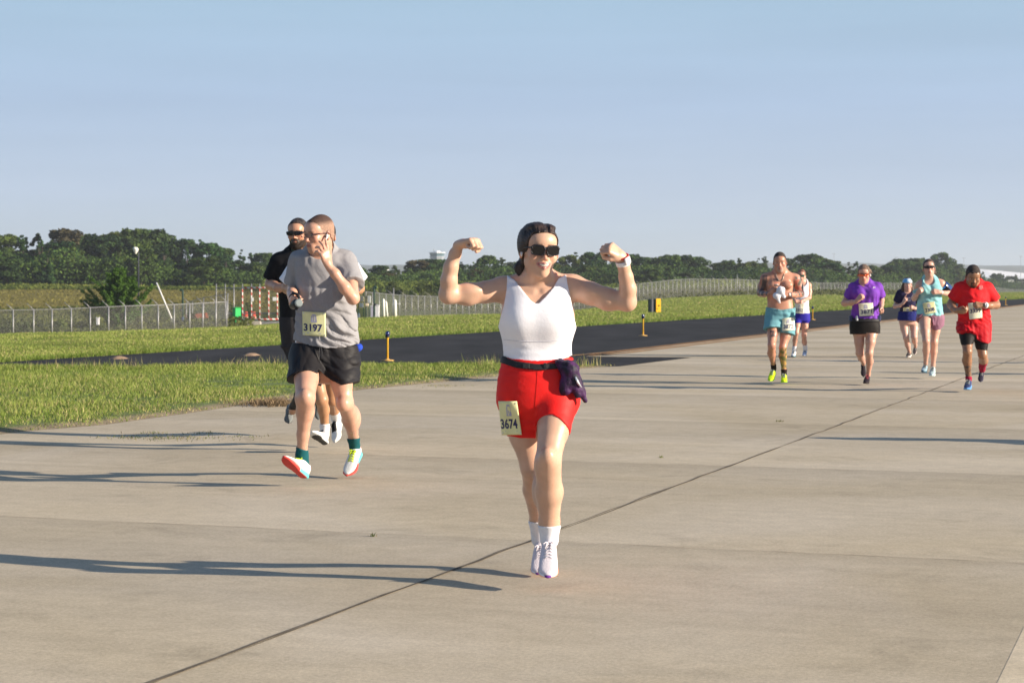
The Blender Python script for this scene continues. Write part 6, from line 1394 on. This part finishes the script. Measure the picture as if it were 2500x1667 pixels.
# shirtless man
D = 26.8
def ink(ranges, seed, c1=(.05, .05, .055), c2=(.30, .09, .07)):
    r = np.random.default_rng(seed); ks = [(r.normal(0, 45, 3), r.uniform(0, 6)) for _ in range(4)]
    def f(c, V):
        m = np.zeros(len(V))
        for lo, hi in ranges: m = np.maximum(m, np.all((V >= lo) & (V <= hi), 1) * 1.)
        n = sum(np.sin(V @ k + p) for k, p in ks) / 4
        c = blend(c, c1, m * np.clip(n * 3 + .55, 0, .88)); return blend(c, c2, m * np.clip(-n * 3 - .3, 0, .7))
    return f
def boxr(u0, v0, u1, v1, D, dd=.6):
    a = PT(u0, v1, D); b = PT(u1, v0, D); return (np.array([a[0], D - dd, a[2]]), np.array([b[0], D + dd, b[2]]))
o = dict(skin=(.48, .235, .160), w=1.0, hairc=(.05, .035, .03), beard=.6, goatee=True, beardc=(.30, .26, .23), eyes=True,
    tattoos=[ink([boxr(1840, 672, 1872, 722, D)], 5), ink([boxr(1936, 676, 1960, 722, D)], 8, (.06, .09, .08), (.35, .07, .05)), ink([boxr(1902, 848, 1928, 900, D)], 9, (.09, .12, .03), (.35, .26, .04)), ink([boxr(1886, 680, 1898, 700, D), boxr(1876, 806, 1896, 822, D)], 3)],
    extra=[Ell(PT(1889, 696, D - .13), (.075, .05, .05), None, .04), Ell(PT(1922, 696, D - .13), (.075, .05, .05), None, .04)])
P5 = person('shirtless', 'shirtless tattooed man in teal shorts and neon yellow shoes', D, HF - .001,
    torso=[(664, 1892, 1918, .06), (672, 1872, 1938, .09), (690, 1868, 1938, .12), (712, 1870, 1936, .13), (735, 1872, 1936, .125), (752, 1872, 1938, .125), (775, 1872, 1938, .125), (795, 1876, 1934, .10)],
    head=(1904, 640, D - .08, -8, 9, -2, 1.13), neck=(1905, 664, D, .068),
    arms=dict(A=[(1869, 680, D, 26), (1861, 698, D + .05, 23), (1857, 715, D + .02, 19), (1866, 718, D - .15, 18), (1876, 717, D - .28, 13)],
              B=[(1942, 682, D, 27), (1950, 700, D + .03, 23), (1954, 717, D, 19), (1940, 720, D - .16, 17), (1925, 719, D - .28, 13)]),
    legs=dict(A=[(1888, 780, D, 34), (1886, 815, D - .1, 27), (1884, 842, D - .2, 20), (1884, 862, D - .05, 22), (1888, 888, D + .1, 12.5), (1889, 900, D + .14, 12)],
              B=[(1922, 780, D, 34), (1917, 820, D - .05, 27), (1911, 848, D - .1, 19), (1911, 868, D + .02, 21), (1914, 900, D + .1, 12.5), (1914, 915, D + .1, 12)]),
    hands=dict(A=dict(wr=PT(1877, 717, D - .29), d=(.8, -.4, .4), pn=(.1, .8, .3), lat=(0, 0, 1), s=1.1, curl=(30, 60, 40)), B=dict(wr=PT(1924, 719, D - .29), d=(-.95, -.2, .05), pn=(0, .8, -.5), lat=(0, 0, 1), s=1.1)), o=o)
M_TEAL = cloth('teal_nylon', (.135, .32, .375), .7)
ts = Shape([Loft(P5['st'], n=2.25, cap=.035, k=.03), cone2((1889, 775, D), (1883, 812, D - .1), 40, 39), cone2((1918, 775, D), (1921, 826, D - .07), 40, 37)], .006, [curve_above([(1860, 742), (1872, 750), (1905, 756), (1938, 751), (1950, 744)], D), hems(1903, zcut_below(1866, 808, 1900, 806, D, -.3), zcut_below(1903, 815, 1942, 821, D, -.2), D)], folds(61, .012, .08, [(.4, 0, 1), (1, 0, .2)]), .014)
part(P5, 'shorts', ts, M_TEAL, HF)
bib(P5, ts, [(1910, 777), (1939, 775), (1940, 806), (1910, 808)], D, '3872', paper=M_BIB2)
hair(P5, o, LINE_SHORT, mat('hair_short_dark', (.022, .016, .014), .8, bump=.4, bscale=90, color2=(.06, .045, .04), vscale=40), .003, h=.007)
M_SKD = cloth('sock_dark', (.02, .012, .012))
for nm, vv in (('A', 889), ('B', 902)): part(P5, 'sock', Shape(P5['limb']['leg' + nm][4 if nm == 'A' else 3:], .007, [zcut_above(1850, vv, 1950, vv, D)]), M_SKD, .008)
yl = flat((.62, .88, .01)); yl2 = flat((.45, .78, .02))
shoe(P5, (1890, 912, D + .22), (1880, 934, D - .02), (1889, 893, D + .16), (M_SHW, M_SHS, M_LACES), .009, colu=yl, cols=yl2)
shoe(P5, (1915, 928, D + .12), (1914, 936, D - .15), (1914, 905, D + .08), (M_SHW, M_SHS, M_LACES), .009, colu=yl, cols=yl2)
ring(P5, 'wristwatch', PT(1928, 719.5, D - .26), PT(1924, 719, D - .28) - PT(1936, 720, D - .2), .034, .025, mat('watch_dark', (.08, .08, .09), .4), box=((0, -1, .1), (.04, .04, .012), mat('watch_steel', (.45, .45, .45), .3)))
cc = MB(); pth = [P5['H']((.052 * math.cos(t), -.01 - .055 * math.sin(t), -.135 - .085 * math.sin(t)**2)) for t in np.linspace(0, math.pi, 13)]
pts = np.array(pth); 
for i in range(40):
    d_ = P5['body'].ev(pts); pts = pts - P5['body'].normal(pts) * np.clip(d_ - .004, -.02, .02)[:, None]
cc.tube(list(pts), .0035, 6); cc.build('necklace', [mat('silver_chain', (.6, .55, .45), .3, metal=.8)], P5['root'], P5['base'], True)
# crumpled white cloth in his hand: held, so a thing of its own
cb = PT(1903, 715, D - .38)
sdf_obj('towel', Shape([Ell(PT(1906, 708, D - .38), (.055, .05, .05), None, .03), Ell(PT(1896, 722, D - .38), (.05, .04, .045), None, .03), Cone(PT(1898, 725, D - .38), PT(1903, 738, D - .36), .03, .012, .02), Cone(PT(1908, 712, D - .4), PT(1914, 724, D - .37), .03, .02, .02)], 0, (), folds(71, .014, .05), .015), .008, cloth('towel_white', (.62, .62, .68)), None, cb).location = tuple(cb)
tw_ = [x for x in COL.objects if x.name == 'towel'][0]; tag(tw_, 'crumpled white cloth held against the chest of the shirtless man', 'towel')

# woman in white tank and blue shorts
D = 36.8
o = dict(fem=1, skin=(.52, .29, .215), w=.95, eyes=False, extra=[])
P6 = person('bluewoman', 'woman in white tank top and royal blue shorts running behind the shirtless man', D, HF,
    torso=[(685, 1950, 1966, .05), (692, 1941, 1973, .08), (705, 1940, 1974, .10), (725, 1942, 1973, .10), (745, 1942, 1973, .09), (765, 1939, 1975, .11), (780, 1940, 1976, .10)],
    head=(1957, 673.5, D, -12, 4, 0, 1.0), neck=(1958, 685, D, .048),
    arms=dict(A=[(1942, 696, D, 13), (1938, 712, D, 11), (1936, 726, D, 9), (1940, 732, D - .2, 8), (1945, 737, D - .3, 7)],
              B=[(1974, 697, D, 14), (1977, 712, D, 12), (1976, 727, D - .05, 10), (1963, 733, D - .2, 9), (1953, 736, D - .3, 7)]),
    legs=dict(A=[(1948, 775, D, 20), (1946, 795, D - .1, 16), (1944, 812, D - .15, 13), (1941, 830, D, 13), (1939, 855, D + .1, 8), (1939, 862, D + .1, 8)],
              B=[(1966, 775, D, 20), (1965, 797, D, 17), (1963, 818, D, 13), (1964, 835, D + .1, 13), (1966, 850, D + .2, 8), (1966, 858, D + .25, 8)]),
    hands=dict(A=dict(wr=PT(1946, 738, D - .3), d=(.8, -.3, .1), pn=(0, .9, -.3), lat=(0, 0, 1), s=.95), B=dict(wr=PT(1952, 736, D - .3), d=(-.9, -.3, .1), pn=(0, .9, -.3), lat=(0, 0, 1), s=.95)), o=o)
wt = Shape([Loft(P6['st'], n=2.25, cap=.035, k=.03), Cone(PT(1946, 690, D), PT(1945, 700, D), .04, .05, .03), Cone(PT(1969, 690, D), PT(1970, 700, D), .04, .05, .03)] + trp(P6), .007, [zcut_below(1930, 768, 1980, 768, D), inside_sphere(PT(1958, 686, D - .08), .10), lambda P: np.abs(P[:, 0] - PT(1957.5, 0, D)[0]) - np.where(P[:, 2] > ZV(712, D), .115, .3)], folds(65, .005, .07), .006)
part(P6, 'tank_top', wt, cloth('white_tank', (.60, .60, .66)))
part(P6, 'shorts', Shape([Loft(P6['st'], n=2.25, cap=.035, k=.03)] + P6['limb']['legA'][:1] + P6['limb']['legB'][:1], .010, [zcut_above(1930, 764, 1985, 764, D), zcut_below(1930, 788, 1985, 789, D)]), cloth('royal_blue', (.025, .02, .28), .7))
bib(P6, wt, [(1941, 741), (1963, 742), (1962, 766), (1940, 764)], D, '3352', paper=M_BIB2)
HK = dict(vscale=50, stretch=(1, .2, .3), bump=.7, bscale=100); M_HRED = mat('hair_auburn', (.14, .06, .035), .5, color2=(.24, .12, .08), **HK); M_HBRN = mat('hair_brown', (.045, .025, .018), .5, color2=(.11, .065, .045), **HK); M_HBR2 = mat('hair_light_brown', (.10, .065, .045), .5, color2=(.22, .15, .11), **HK)
hair(P6, o, LINE_LONG, M_HRED, .006, h=.008)
glasses(P6, mat('frame_green', (.03, .10, .06), .3), mat('lens_green', (.02, .10, .07), .1, spec=.8), .006, 'sport')
for nm in 'AB': part(P6, 'sock', Shape(P6['limb']['leg' + nm][3:], .008, [zcut_above(1930, 846, 1980, 843, D)]), M_SOCKW, .009)
ltb = flat((.42, .50, .66)); wsl = flat((.7, .72, .74)); tsl = flat((.03, .16, .22))
shoe(P6, (1939, 868, D + .12), (1936, 873, D - .15), (1939, 856, D + .1), (M_SHW, M_SHS, M_LACES), .010, colu=wsl, cols=tsl)
shoe(P6, (1966, 862, D + .32), (1963, 871, D + .08), (1966, 851, D + .25), (M_SHW, M_SHS, M_LACES), .010, colu=ltb, cols=ltb)

# woman in purple polo
D = 26.7
o = dict(fem=1, skin=(.52, .29, .215), w=1.0, eyes=False, hairc=(.10, .06, .04), line=LINE_LONG, extra=[Ell(PT(2098, 716, D - .10), (.075, .065, .065), None, .05), Ell(PT(2128, 716, D - .10), (.075, .065, .065), None, .05)])
P7 = person('purple', 'woman in purple polo shirt, black shorts and orange mirrored sunglasses', D, HF - .001,
    torso=[(690, 2098, 2122, .06), (698, 2085, 2142, .09), (712, 2081, 2146, .12), (730, 2083, 2144, .13), (750, 2082, 2143, .125), (770, 2079, 2144, .13), (795, 2077, 2145, .135), (812, 2080, 2144, .12)],
    head=(2109, 669, D - .08, -12, 10, -2, 1.05), neck=(2111, 692, D, .058),
    arms=dict(A=[(2083, 703, D, 24), (2071, 722, D + .05, 19), (2062, 740, D, 17), (2078, 739, D - .15, 16), (2092, 735, D - .28, 11)],
              B=[(2144, 703, D, 23), (2150, 720, D + .1, 18), (2152, 733, D + .12, 15), (2152, 743, D - .05, 14), (2152, 750, D - .15, 10)]),
    legs=dict(A=[(2096, 805, D, 34), (2098, 835, D, 25), (2099, 862, D, 20), (2103, 874, D + .2, 18), (2108, 884, D + .42, 11), (2108, 888, D + .46, 11)],
              B=[(2128, 805, D, 34), (2125, 835, D - .1, 25), (2122, 862, D - .12, 19), (2123, 882, D, 19), (2120, 912, D + .1, 11), (2119, 920, D + .1, 11)]),
    hands=dict(A=dict(wr=PT(2092, 735, D - .28), d=(.6, -.2, .75), pn=(.6, .6, -.2), lat=(-.3, 0, 1), s=1.1), B=dict(wr=PT(2152, 750, D - .16), d=(.1, -.7, -.7), pn=(-1, 0, 0), lat=(0, -.5, .8), s=1.0)), o=o)
M_PUR = cloth('purple_polo', (.16, .045, .37), .7)
pp = tee_shape(P7, [cone2((2086, 703, D), (2071, 727, D + .04), 27, 25), cone2((2141, 703, D), (2150, 722, D + .08), 26, 22)], zcut_below(2070, 780, 2150, 782, D), PT(2110, 684, D - .10), 81, .008, extra=o['extra'], nr=.085)
ppo = part(P7, 'polo_shirt', pp, M_PUR)
part(P7, 'collar', Shape([Cone(PT(2112, 697, D), PT(2110, 684, D - .02), .082, .076, .01, cap=True, capa=True)], .005, [inside_sphere(PT(2109, 681, D - .13), .07)]), M_PUR, .007, ppo)
part(P7, 'shorts', Shape([Loft(P7['st'], n=2.25, cap=.035, k=.03), cone2((2096, 800, D), (2096, 816, D), 40, 38), cone2((2127, 800, D), (2128, 816, D), 40, 38)], .010, [zcut_above(2060, 776, 2160, 776, D), hems(2112, zcut_below(2070, 816, 2112, 815, D), zcut_below(2110, 811, 2150, 814, D), D)]), cloth('black_shorts', (.012, .010, .010), .6))
M_BLT = mat('belt_navy', (.03, .04, .10), .5)
wb = part(P7, 'belt', Shape([Loft(P7['st'], n=2.25, cap=.035, k=.03)], .020, [zcut_above(2060, 778, 2160, 778, D), zcut_below(2060, 785, 2160, 785, D)]), M_BELT, .008)
for u, du in ((2077, 4), (2145, 5)): b_ = MB(); b_.box(PT(u, 777, D - .06), (du * 2 * D / FPX, .08, .075), None, 0, bev=.01); b_.build('pouch', [M_BLT], wb, P7['base'])
b_ = MB(); b_.box(PT(2092, 777, D - .13), (5 * D / FPX, .06, .07), None, 0, bev=.01); b_.build('flask', [mat('flask_white', (.5, .52, .56), .4)], wb, P7['base'])
bib(P7, pp, [(2096, 741), (2131, 739), (2133, 770), (2098, 772)], D, '3871', paper=M_BIB2)
hair(P7, o, LINE_LONG, M_HBR2, .006, [Cone(P7['H']((.02, .09, .03)), P7['H']((.07, .12, .02)), .03, .02, .02), Cone(P7['H']((.07, .12, .02)), P7['H']((.10, .13, -.02)), .018, .006, .02)], h=.008)
glasses(P7, mat('frame_black_sport', (.02, .01, .01), .3), mat('lens_orange', (.72, .10, .01), .12, spec=.8, coat=.5), .006, 'sport')
b_ = MB(); b_.tube([P7['H']((.080, -.004, -.006)), P7['H']((.083, -.02, -.034))], [.009, .005], 8); b_.build('earbud', [M_EAR], P7['root'], P7['base'], True)
b_ = MB(); lc = march(pp, np.array([[2132., 703.], [2136., 703.], [2134., 706.]]), D)[0].mean() - .004
b_.box(PT(2132.5, 702, lc), (.012, .006, .022), rot(0, 0, 12)); b_.box(PT(2135.5, 702, lc), (.012, .006, .022), rot(0, 0, -12)); b_.box(PT(2134, 706.5, lc), (.03, .006, .007)); b_.build('chest_logo', [mat('logo_white', (.75, .7, .8), .6)], ppo, P7['base'])
bk = flat((.020, .014, .022)); bks = flat((.03, .02, .02))
shoe(P7, (2106, 888, D + .60), (2108, 914, D + .50), (2108, 886, D + .47), (M_SHW, M_SHS, M_LACES), .009, laces=False, colu=bk, cols=bks)
shoe(P7, (2118, 931, D + .14), (2113, 939, D - .12), (2119, 915, D + .1), (M_SHW, M_SHS, cloth('lace_pink', (.35, .08, .10))), .009, colu=bk, cols=bks)

# young woman with the light blue headband
D = 36.4
o = dict(fem=1, skin=(.56, .33, .265), w=.98, smile=True, lip=(.4, .12, .12), extra=[])
P8 = person('headband', 'woman in light blue headband with long loose brown hair and navy T-shirt', D, HF,
    torso=[(708, 2206, 2226, .05), (714, 2198, 2233, .08), (725, 2196, 2235, .11), (745, 2199, 2234, .115), (762, 2198, 2236, .12), (778, 2194, 2240, .125), (790, 2197, 2239, .11)],
    head=(2215.5, 695, D - .05, 0, 2, 0, 1.02), neck=(2216, 708, D, .05),
    arms=dict(A=[(2197, 720, D, 15), (2190, 735, D + .05, 13), (2185, 748, D, 11), (2196, 746, D - .15, 10), (2205, 740, D - .25, 7.5)],
              B=[(2235, 720, D, 15), (2242, 735, D + .05, 13), (2246, 747, D, 11), (2239, 752, D - .15, 10), (2234, 753, D - .25, 7.5)]),
    legs=dict(A=[(2205, 782, D, 23), (2208, 802, D, 20), (2212, 824, D - .05, 15), (2216, 842, D + .1, 14), (2220, 858, D + .2, 8.5), (2220, 864, D + .22, 8.5)],
              B=[(2229, 782, D, 23), (2232, 802, D, 20), (2232, 822, D - .1, 16), (2233, 832, D + .15, 15), (2235, 842, D + .4, 9), (2235, 846, D + .45, 9)]),
    hands=dict(A=dict(wr=PT(2205, 740, D - .25), d=(.4, -.3, .9), pn=(.7, .6, 0), lat=(-.5, 0, .5), s=1., curls=[(5, 10, 5), (60, 90, 50), (60, 90, 50), (60, 90, 50)]), B=dict(wr=PT(2234, 753, D - .25), d=(-.8, -.3, .3), pn=(0, .9, -.3), lat=(0, 0, 1), s=1.)), o=o)
nv = tee_shape(P8, [cone2((2200, 718, D), (2190, 737, D + .03), 24, 19), cone2((2233, 718, D), (2242, 737, D + .03), 24, 19)], zcut_below(2190, 775, 2245, 775, D), PT(2216, 706, D - .1), 85, .006, nr=.085)
nvo = part(P8, 'tshirt', nv, cloth('navy_tee', (.018, .016, .05)))
b_ = MB(); r_ = np.random.default_rng(3)
uv = np.array([[2209 + 2.2 * i, 728 + (j * 5.5)] for j in range(2) for i in range(7)], float); dd, _ = march(nv, uv, D)
for (u, v), t in zip(uv, dd):
    hgt = .030; b_.box(PT(u, v, t - .006), (.005, .004, hgt)); b_.box(PT(u + .6, v + (1.5 if int(u) % 2 else -1.5), t - .006), (.010, .004, .006))
b_.build('chest_print', [mat('print_grey', (.32, .30, .38), .7)], nvo, P8['base'])
part(P8, 'skirt', Shape([Loft(P8['st'], n=2.25, cap=.035, k=.03), cone2((2217, 765, D), (2217, 786, D), 44, 48)], .010, [zcut_above(2180, 760, 2250, 760, D), zcut_below(2180, 782, 2250, 783, D)], folds(86, .01, .06, [(1, 0, 0)]), .012), cloth('navy_skirt', (.015, .02, .13)))
bib(P8, nv, [(2205, 751), (2227, 750), (2228, 769), (2205, 768)], D, '3546')
hair(P8, o, LINE_LONG, M_HBRN, .010, [Cone(P8['H']((-.07, .03, -.02)), P8['H']((-.10, .0, -.14)), .032, .034, .02), Cone(P8['H']((-.10, .0, -.14)), P8['H']((-.085, -.04, -.27)), .034, .012, .02), Cone(P8['H']((.07, .03, -.02)), P8['H']((.095, .0, -.14)), .032, .034, .02), Cone(P8['H']((.095, .0, -.14)), P8['H']((.08, -.04, -.25)), .034, .012, .02)], disp=folds(87, .006, .03, [(1, .3, 0)]), h=.008)
hb_ = Shape(skull_prims(P8['H'], P8['hR'], P8['hs'], o, .014), 0, [lambda P: .035 - ((P - P8['hc']) @ P8['hR'])[:, 2], lambda P: ((P - P8['hc']) @ P8['hR'])[:, 2] - .115])
part(P8, 'headband', hb_, mat('headband_blue', (.10, .36, .68), .7, color2=(.55, .62, .72), vscale=9, bump=.2), .007)
shoe(P8, (2222, 869, D + .34), (2216, 874, D + .08), (2220, 858, D + .26), (M_SHW, M_SHS, M_LACES), .010, colu=flat((.10, .08, .07)), cols=flat((.70, .66, .64)))
shoe(P8, (2235, 842, D + .62), (2233, 863, D + .52), (2235, 843, D + .47), (M_SHW, M_SHS, M_LACES), .010, colu=flat((.10, .08, .08)), cols=flat((.50, .42, .40)))

# tall woman in aqua tank
D = 28.5
o = dict(fem=1, skin=(.55, .32, .245), w=.98, eyes=False, hairc=(.05, .03, .02), line=LINE_LONG, extra=[Ell(PT(2257, 706, D - .09), (.065, .055, .06), None, .05), Ell(PT(2284, 706, D - .09), (.065, .055, .06), None, .05)])
P9 = person('aqua', 'woman in aqua tank top and mauve shorts with a dark armband', D, HF - .001,
    torso=[(680, 2258, 2280, .055), (688, 2247, 2291, .085), (700, 2246, 2295, .11), (715, 2246, 2296, .115), (735, 2243, 2297, .11), (755, 2241, 2299, .115), (775, 2241, 2301, .125), (790, 2246, 2298, .115)],
    head=(2268, 654.5, D - .04, -8, -4, -4, 1.10), neck=(2269, 681, D, .052),
    arms=dict(A=[(2246, 695, D, 20), (2238, 712, D + .1, 17), (2232, 728, D + .12, 15), (2235, 722, D - .08, 14), (2239, 717, D - .22, 10)],
              B=[(2297, 693, D, 21), (2309, 702, D + .05, 18), (2321, 715, D + .08, 16), (2308, 716, D - .1, 14), (2294, 713, D - .24, 10)]),
    legs=dict(A=[(2258, 780, D - .05, 33), (2259, 808, D - .22, 24), (2261, 832, D - .32, 18), (2261, 855, D - .1, 18), (2260, 885, D + .08, 10.5), (2259, 893, D + .1, 10.5)],
              B=[(2285, 780, D, 33), (2284, 808, D, 23), (2281, 835, D - .02, 18), (2280, 857, D + .05, 18), (2278, 892, D + .1, 10.5), (2277, 900, D + .1, 10.5)]),
    hands=dict(A=dict(wr=PT(2239, 717, D - .23), d=(.3, -.6, .5), pn=(.7, .5, .2), lat=(-.3, 0, 1), s=1.05), B=dict(wr=PT(2294, 713, D - .25), d=(-.95, -.25, .1), pn=(0, .9, -.3), lat=(0, 0, 1), s=1.05)), o=o)
xc = PT(2270.5, 0, D)[0]
zA, zB, zC = ZV(681, D), ZV(698, D), ZV(722, D)
at_ = Shape([Loft(P9['st'], n=2.25, cap=.035, k=.03)] + trp(P9) + o['extra'] + P9['limb']['armA'][:1] + P9['limb']['armB'][:1], .009, [curve_below([(2230, 772), (2242, 774), (2272, 770), (2300, 772), (2310, 772)], D), inside_sphere(PT(2269, 683, D - .10), .080),
    lambda P: np.abs(P[:, 0] - xc) - np.interp(P[:, 2], [zC, zB, zA], [.31, .135, .115])], folds(91, .006, .08, [(.3, 0, 1), (1, 0, .3)]), .007)
part(P9, 'tank_top', at_, cloth('aqua_tank', (.20, .46, .50), color2=(.30, .56, .56), vscale=7))
part(P9, 'shorts', Shape([Loft(P9['st'], n=2.25, cap=.035, k=.03), cone2((2257, 778, D - .02), (2258, 792, D - .16), 38, 38), cone2((2286, 778, D), (2285, 808, D), 38, 34)], .006, [zcut_above(2230, 766, 2310, 766, D), hems(2271, curve_below([(2240, 786), (2252, 778), (2262, 778), (2271, 790)], D, -.6), curve_below([(2268, 795), (2278, 806), (2292, 804), (2302, 795)], D), D)], folds(92, .008, .06, [(1, 0, .3)]), .010), cloth('mauve_nylon', (.24, .115, .17), .6))
bib(P9, at_, [(2252, 740), (2281, 736), (2286, 762), (2258, 768)], D, '3308')
hair(P9, o, LINE_LONG, M_HBRN, .006, [Cone(P9['H']((.03, .10, .01)), P9['H']((.075, .11, -.06)), .03, .026, .02), Cone(P9['H']((.075, .11, -.06)), P9['H']((.07, .10, -.12)), .022, .008, .02)], h=.008)
glasses(P9, M_BLACKPL, M_LENS, .006, 'sport')
dd_ = unit(PT(2321, 715, D + .08) - PT(2297, 693, D)); ab = PT(2309, 703, D + .04)
ring(P9, 'phone_armband', ab, dd_, .052, .11, mat('armband_black', (.012, .012, .02), .5), th=.008, box=((.55, -.8, .45), (.075, .14, .012), mat('phone_blue', (.02, .05, .16), .15, spec=.8)))
ring(P9, 'armband_trim', PT(2303, 697, D + .02), dd_, .056, .018, mat('armband_blue', (.03, .22, .75), .5), th=.008)
ring(P9, 'wristwatch', PT(2297, 713.5, D - .22), PT(2294, 713, D - .24) - PT(2308, 716, D - .1), .030, .03, mat('watch_pale', (.55, .5, .55), .4))
for nm, cA in (('A', flat((.30, .44, .52))), ('B', flat((.48, .62, .64)))):
    hh_, tt_, aa_ = (((2259, 905, D + .18), (2254, 911, D - .08), (2260, 889, D + .1)) if nm == 'A' else ((2278, 910, D + .12), (2275, 921, D - .15), (2278, 894, D + .08)))
    shoe(P9, hh_, tt_, aa_, (M_SHW, M_SHS, M_LACES), .009, colu=cA, cols=flat((.05, .13, .20)) if nm == 'A' else flat((.55, .68, .68)))

# man in red
D = 25.0
o = dict(skin=(.30, .155, .09), w=1.04, hairc=(.02, .015, .014), beard=.9, goatee=True, eyes=True, extra=[Ell(PT(2378, 738, D - .07), (.12, .09, .12), None, .05)],
    tattoos=[ink([boxr(2348, 893, 2376, 919, D)], 15, (.06, .06, .06), (.16, .10, .07))])
P10 = person('redman', 'dark-haired man in red T-shirt and red shorts looking down', D, HF - .001,
    torso=[(690, 2362, 2392, .07), (698, 2346, 2410, .10), (712, 2341, 2414, .13), (730, 2342, 2413, .14), (750, 2342, 2413, .145), (775, 2341, 2416, .15), (800, 2341, 2416, .145), (825, 2344, 2412, .13)],
    head=(2376, 674, D - .14, -4, 26, 0, 1.12), neck=(2377, 692, D, .075),
    arms=dict(A=[(2342, 704, D, 30), (2330, 724, D + .06, 25), (2322, 744, D, 21), (2328, 754, D - .14, 19), (2336, 760, D - .24, 14)],
              B=[(2411, 704, D, 30), (2424, 724, D + .04, 25), (2432, 744, D - .02, 21), (2418, 746, D - .16, 19), (2401, 745, D - .28, 14)]),
    legs=dict(A=[(2360, 800, D, 40), (2361, 832, D - .1, 31), (2362, 858, D - .18, 23), (2361, 880, D - .05, 25), (2364, 913, D + .06, 14), (2365, 925, D + .06, 14)],
              B=[(2397, 800, D, 40), (2396, 840, D - .05, 31), (2399, 866, D - .08, 23), (2401, 880, D + .2, 24), (2398, 895, D + .42, 14), (2398, 902, D + .48, 14)]),
    hands=dict(A=dict(wr=PT(2336, 760, D - .24), d=(.6, -.7, .0), pn=(.4, .4, .5), lat=(.2, 0, 1), s=1.1, curl=(30, 50, 30)), B=dict(wr=PT(2400, 745, D - .29), d=(-.95, -.2, .1), pn=(0, .9, -.4), lat=(0, 0, 1), s=1.1)), o=o)
M_RTEE = cloth('red_tee', (.66, .012, .018), .7); M_RSH = cloth('red_shorts', (.46, .008, .016), .6)
rt = tee_shape(P10, [cone2((2348, 705, D), (2328, 731, D + .04), 33, 33), cone2((2406, 705, D), (2427, 733, D + .02), 33, 33)], zcut_below(2330, 789, 2430, 792, D), PT(2377, 681, D - .12), 95, .009, extra=o['extra'], nr=.10)
rto = part(P10, 'tshirt', rt, M_RTEE)
part(P10, 'shorts', Shape([Loft(P10['st'], n=2.25, cap=.035, k=.03), cone2((2360, 795, D), (2360, 818, D - .08), 46, 45), cone2((2396, 795, D), (2397, 842, D - .05), 46, 42)], .006, [zcut_above(2330, 784, 2430, 784, D), hems(2377, curve_below([(2335, 812), (2345, 816), (2362, 812), (2377, 818)], D), curve_below([(2376, 826), (2390, 834), (2405, 838), (2416, 834)], D), D)], folds(96, .011, .08, [(.5, 0, 1), (1, 0, .4)]), .012), M_RSH)
part(P10, 'compression_shorts', Shape([Loft(P10['st'], n=2.25, cap=.035, k=.03)] + P10['limb']['legA'][:2] + P10['limb']['legB'][:2], .004, [zcut_above(2330, 800, 2430, 800, D), hems(2378, zcut_below(2340, 842, 2378, 838, D), zcut_below(2378, 852, 2412, 856, D), D)]), MATS['black_shorts'])
bib(P10, rt, [(2363, 740), (2397, 738), (2398, 776), (2367, 780)], D, '3339', tc=(.5, .50, .80, .26), paper=M_BIB2)
lt = march(rt, np.array([[2395., 703.]]), D)[0][0] - .012
b_ = MB(); b_.box(PT(2395, 700.5, lt), (.045, .006, .010)); b_.box(PT(2395, 703.5, lt), (.055, .006, .009)); b_.box(PT(2394, 706, lt), (.035, .006, .008)); b_.tube([PT(2390.5, 699, lt), PT(2395, 697, lt), PT(2399.5, 699, lt)], .004, 6); b_.build('chest_logo', [mat('logo_pale', (.6, .3, .3), .6)], rto, P10['base'])
hair(P10, o, [(-.12, .078), (-.085, .074), (-.062, .066), (-.044, .050), (-.024, .014), (-.010, -.012), (.000, -.004), (.012, .026), (.030, .018), (.045, -.03), (.08, -.055), (.12, -.06)], MATS['hair_short_dark'], .004, h=.008)
ring(P10, 'wristwatch', PT(2405, 745.3, D - .26), PT(2401, 745, D - .28) - PT(2418, 746, D - .16), .037, .03, MATS['watch_white'], box=((0, -1, .1), (.05, .05, .012), mat('watch_dial', (.12, .14, .18), .3)))
M_SKR = cloth('sock_red', (.32, .015, .05))
part(P10, 'sock', Shape(P10['limb']['legA'][3:], .008, [zcut_above(2340, 919, 2390, 919, D)]), M_SKR, .008)
part(P10, 'sock', Shape(P10['limb']['legB'][3:], .008, [zcut_above(2380, 889, 2420, 889, D)]), M_SKR, .008)
bl_ = lambda V: blend(np.tile((.04, .06, .16), (len(V), 1)), (.10, .28, .60), (V[:, 1] < .035) * 1.)
shoe(P10, (2367, 946, D + .12), (2360, 954, D - .16), (2365, 925, D + .06), (M_SHW, M_SHS, M_LACES), .009, colu=bl_, cols=flat((.12, .32, .62)))
shoe(P10, (2397, 903, D + .66), (2394, 929, D + .54), (2398, 898, D + .46), (M_SHW, M_SHS, M_LACES), .009, colu=flat((.035, .03, .06)), cols=flat((.04, .04, .07)))

# runners just outside the right edge whose long shadows lie across the concrete
for src, loc, lb in ((P10, (8.15, 16.0), 'runner outside the right edge casting the long shadow nearest the camera'), (P9, (11.5, 28.7), 'runner outside the right edge casting the shadow behind the man in red'), (P7, (9.9, 33.7), 'farthest runner outside the right edge casting a thin shadow')):
    c = copy_tree(src['root']); c.location = (loc[0], loc[1], 0); tag(c, lb, 'person')
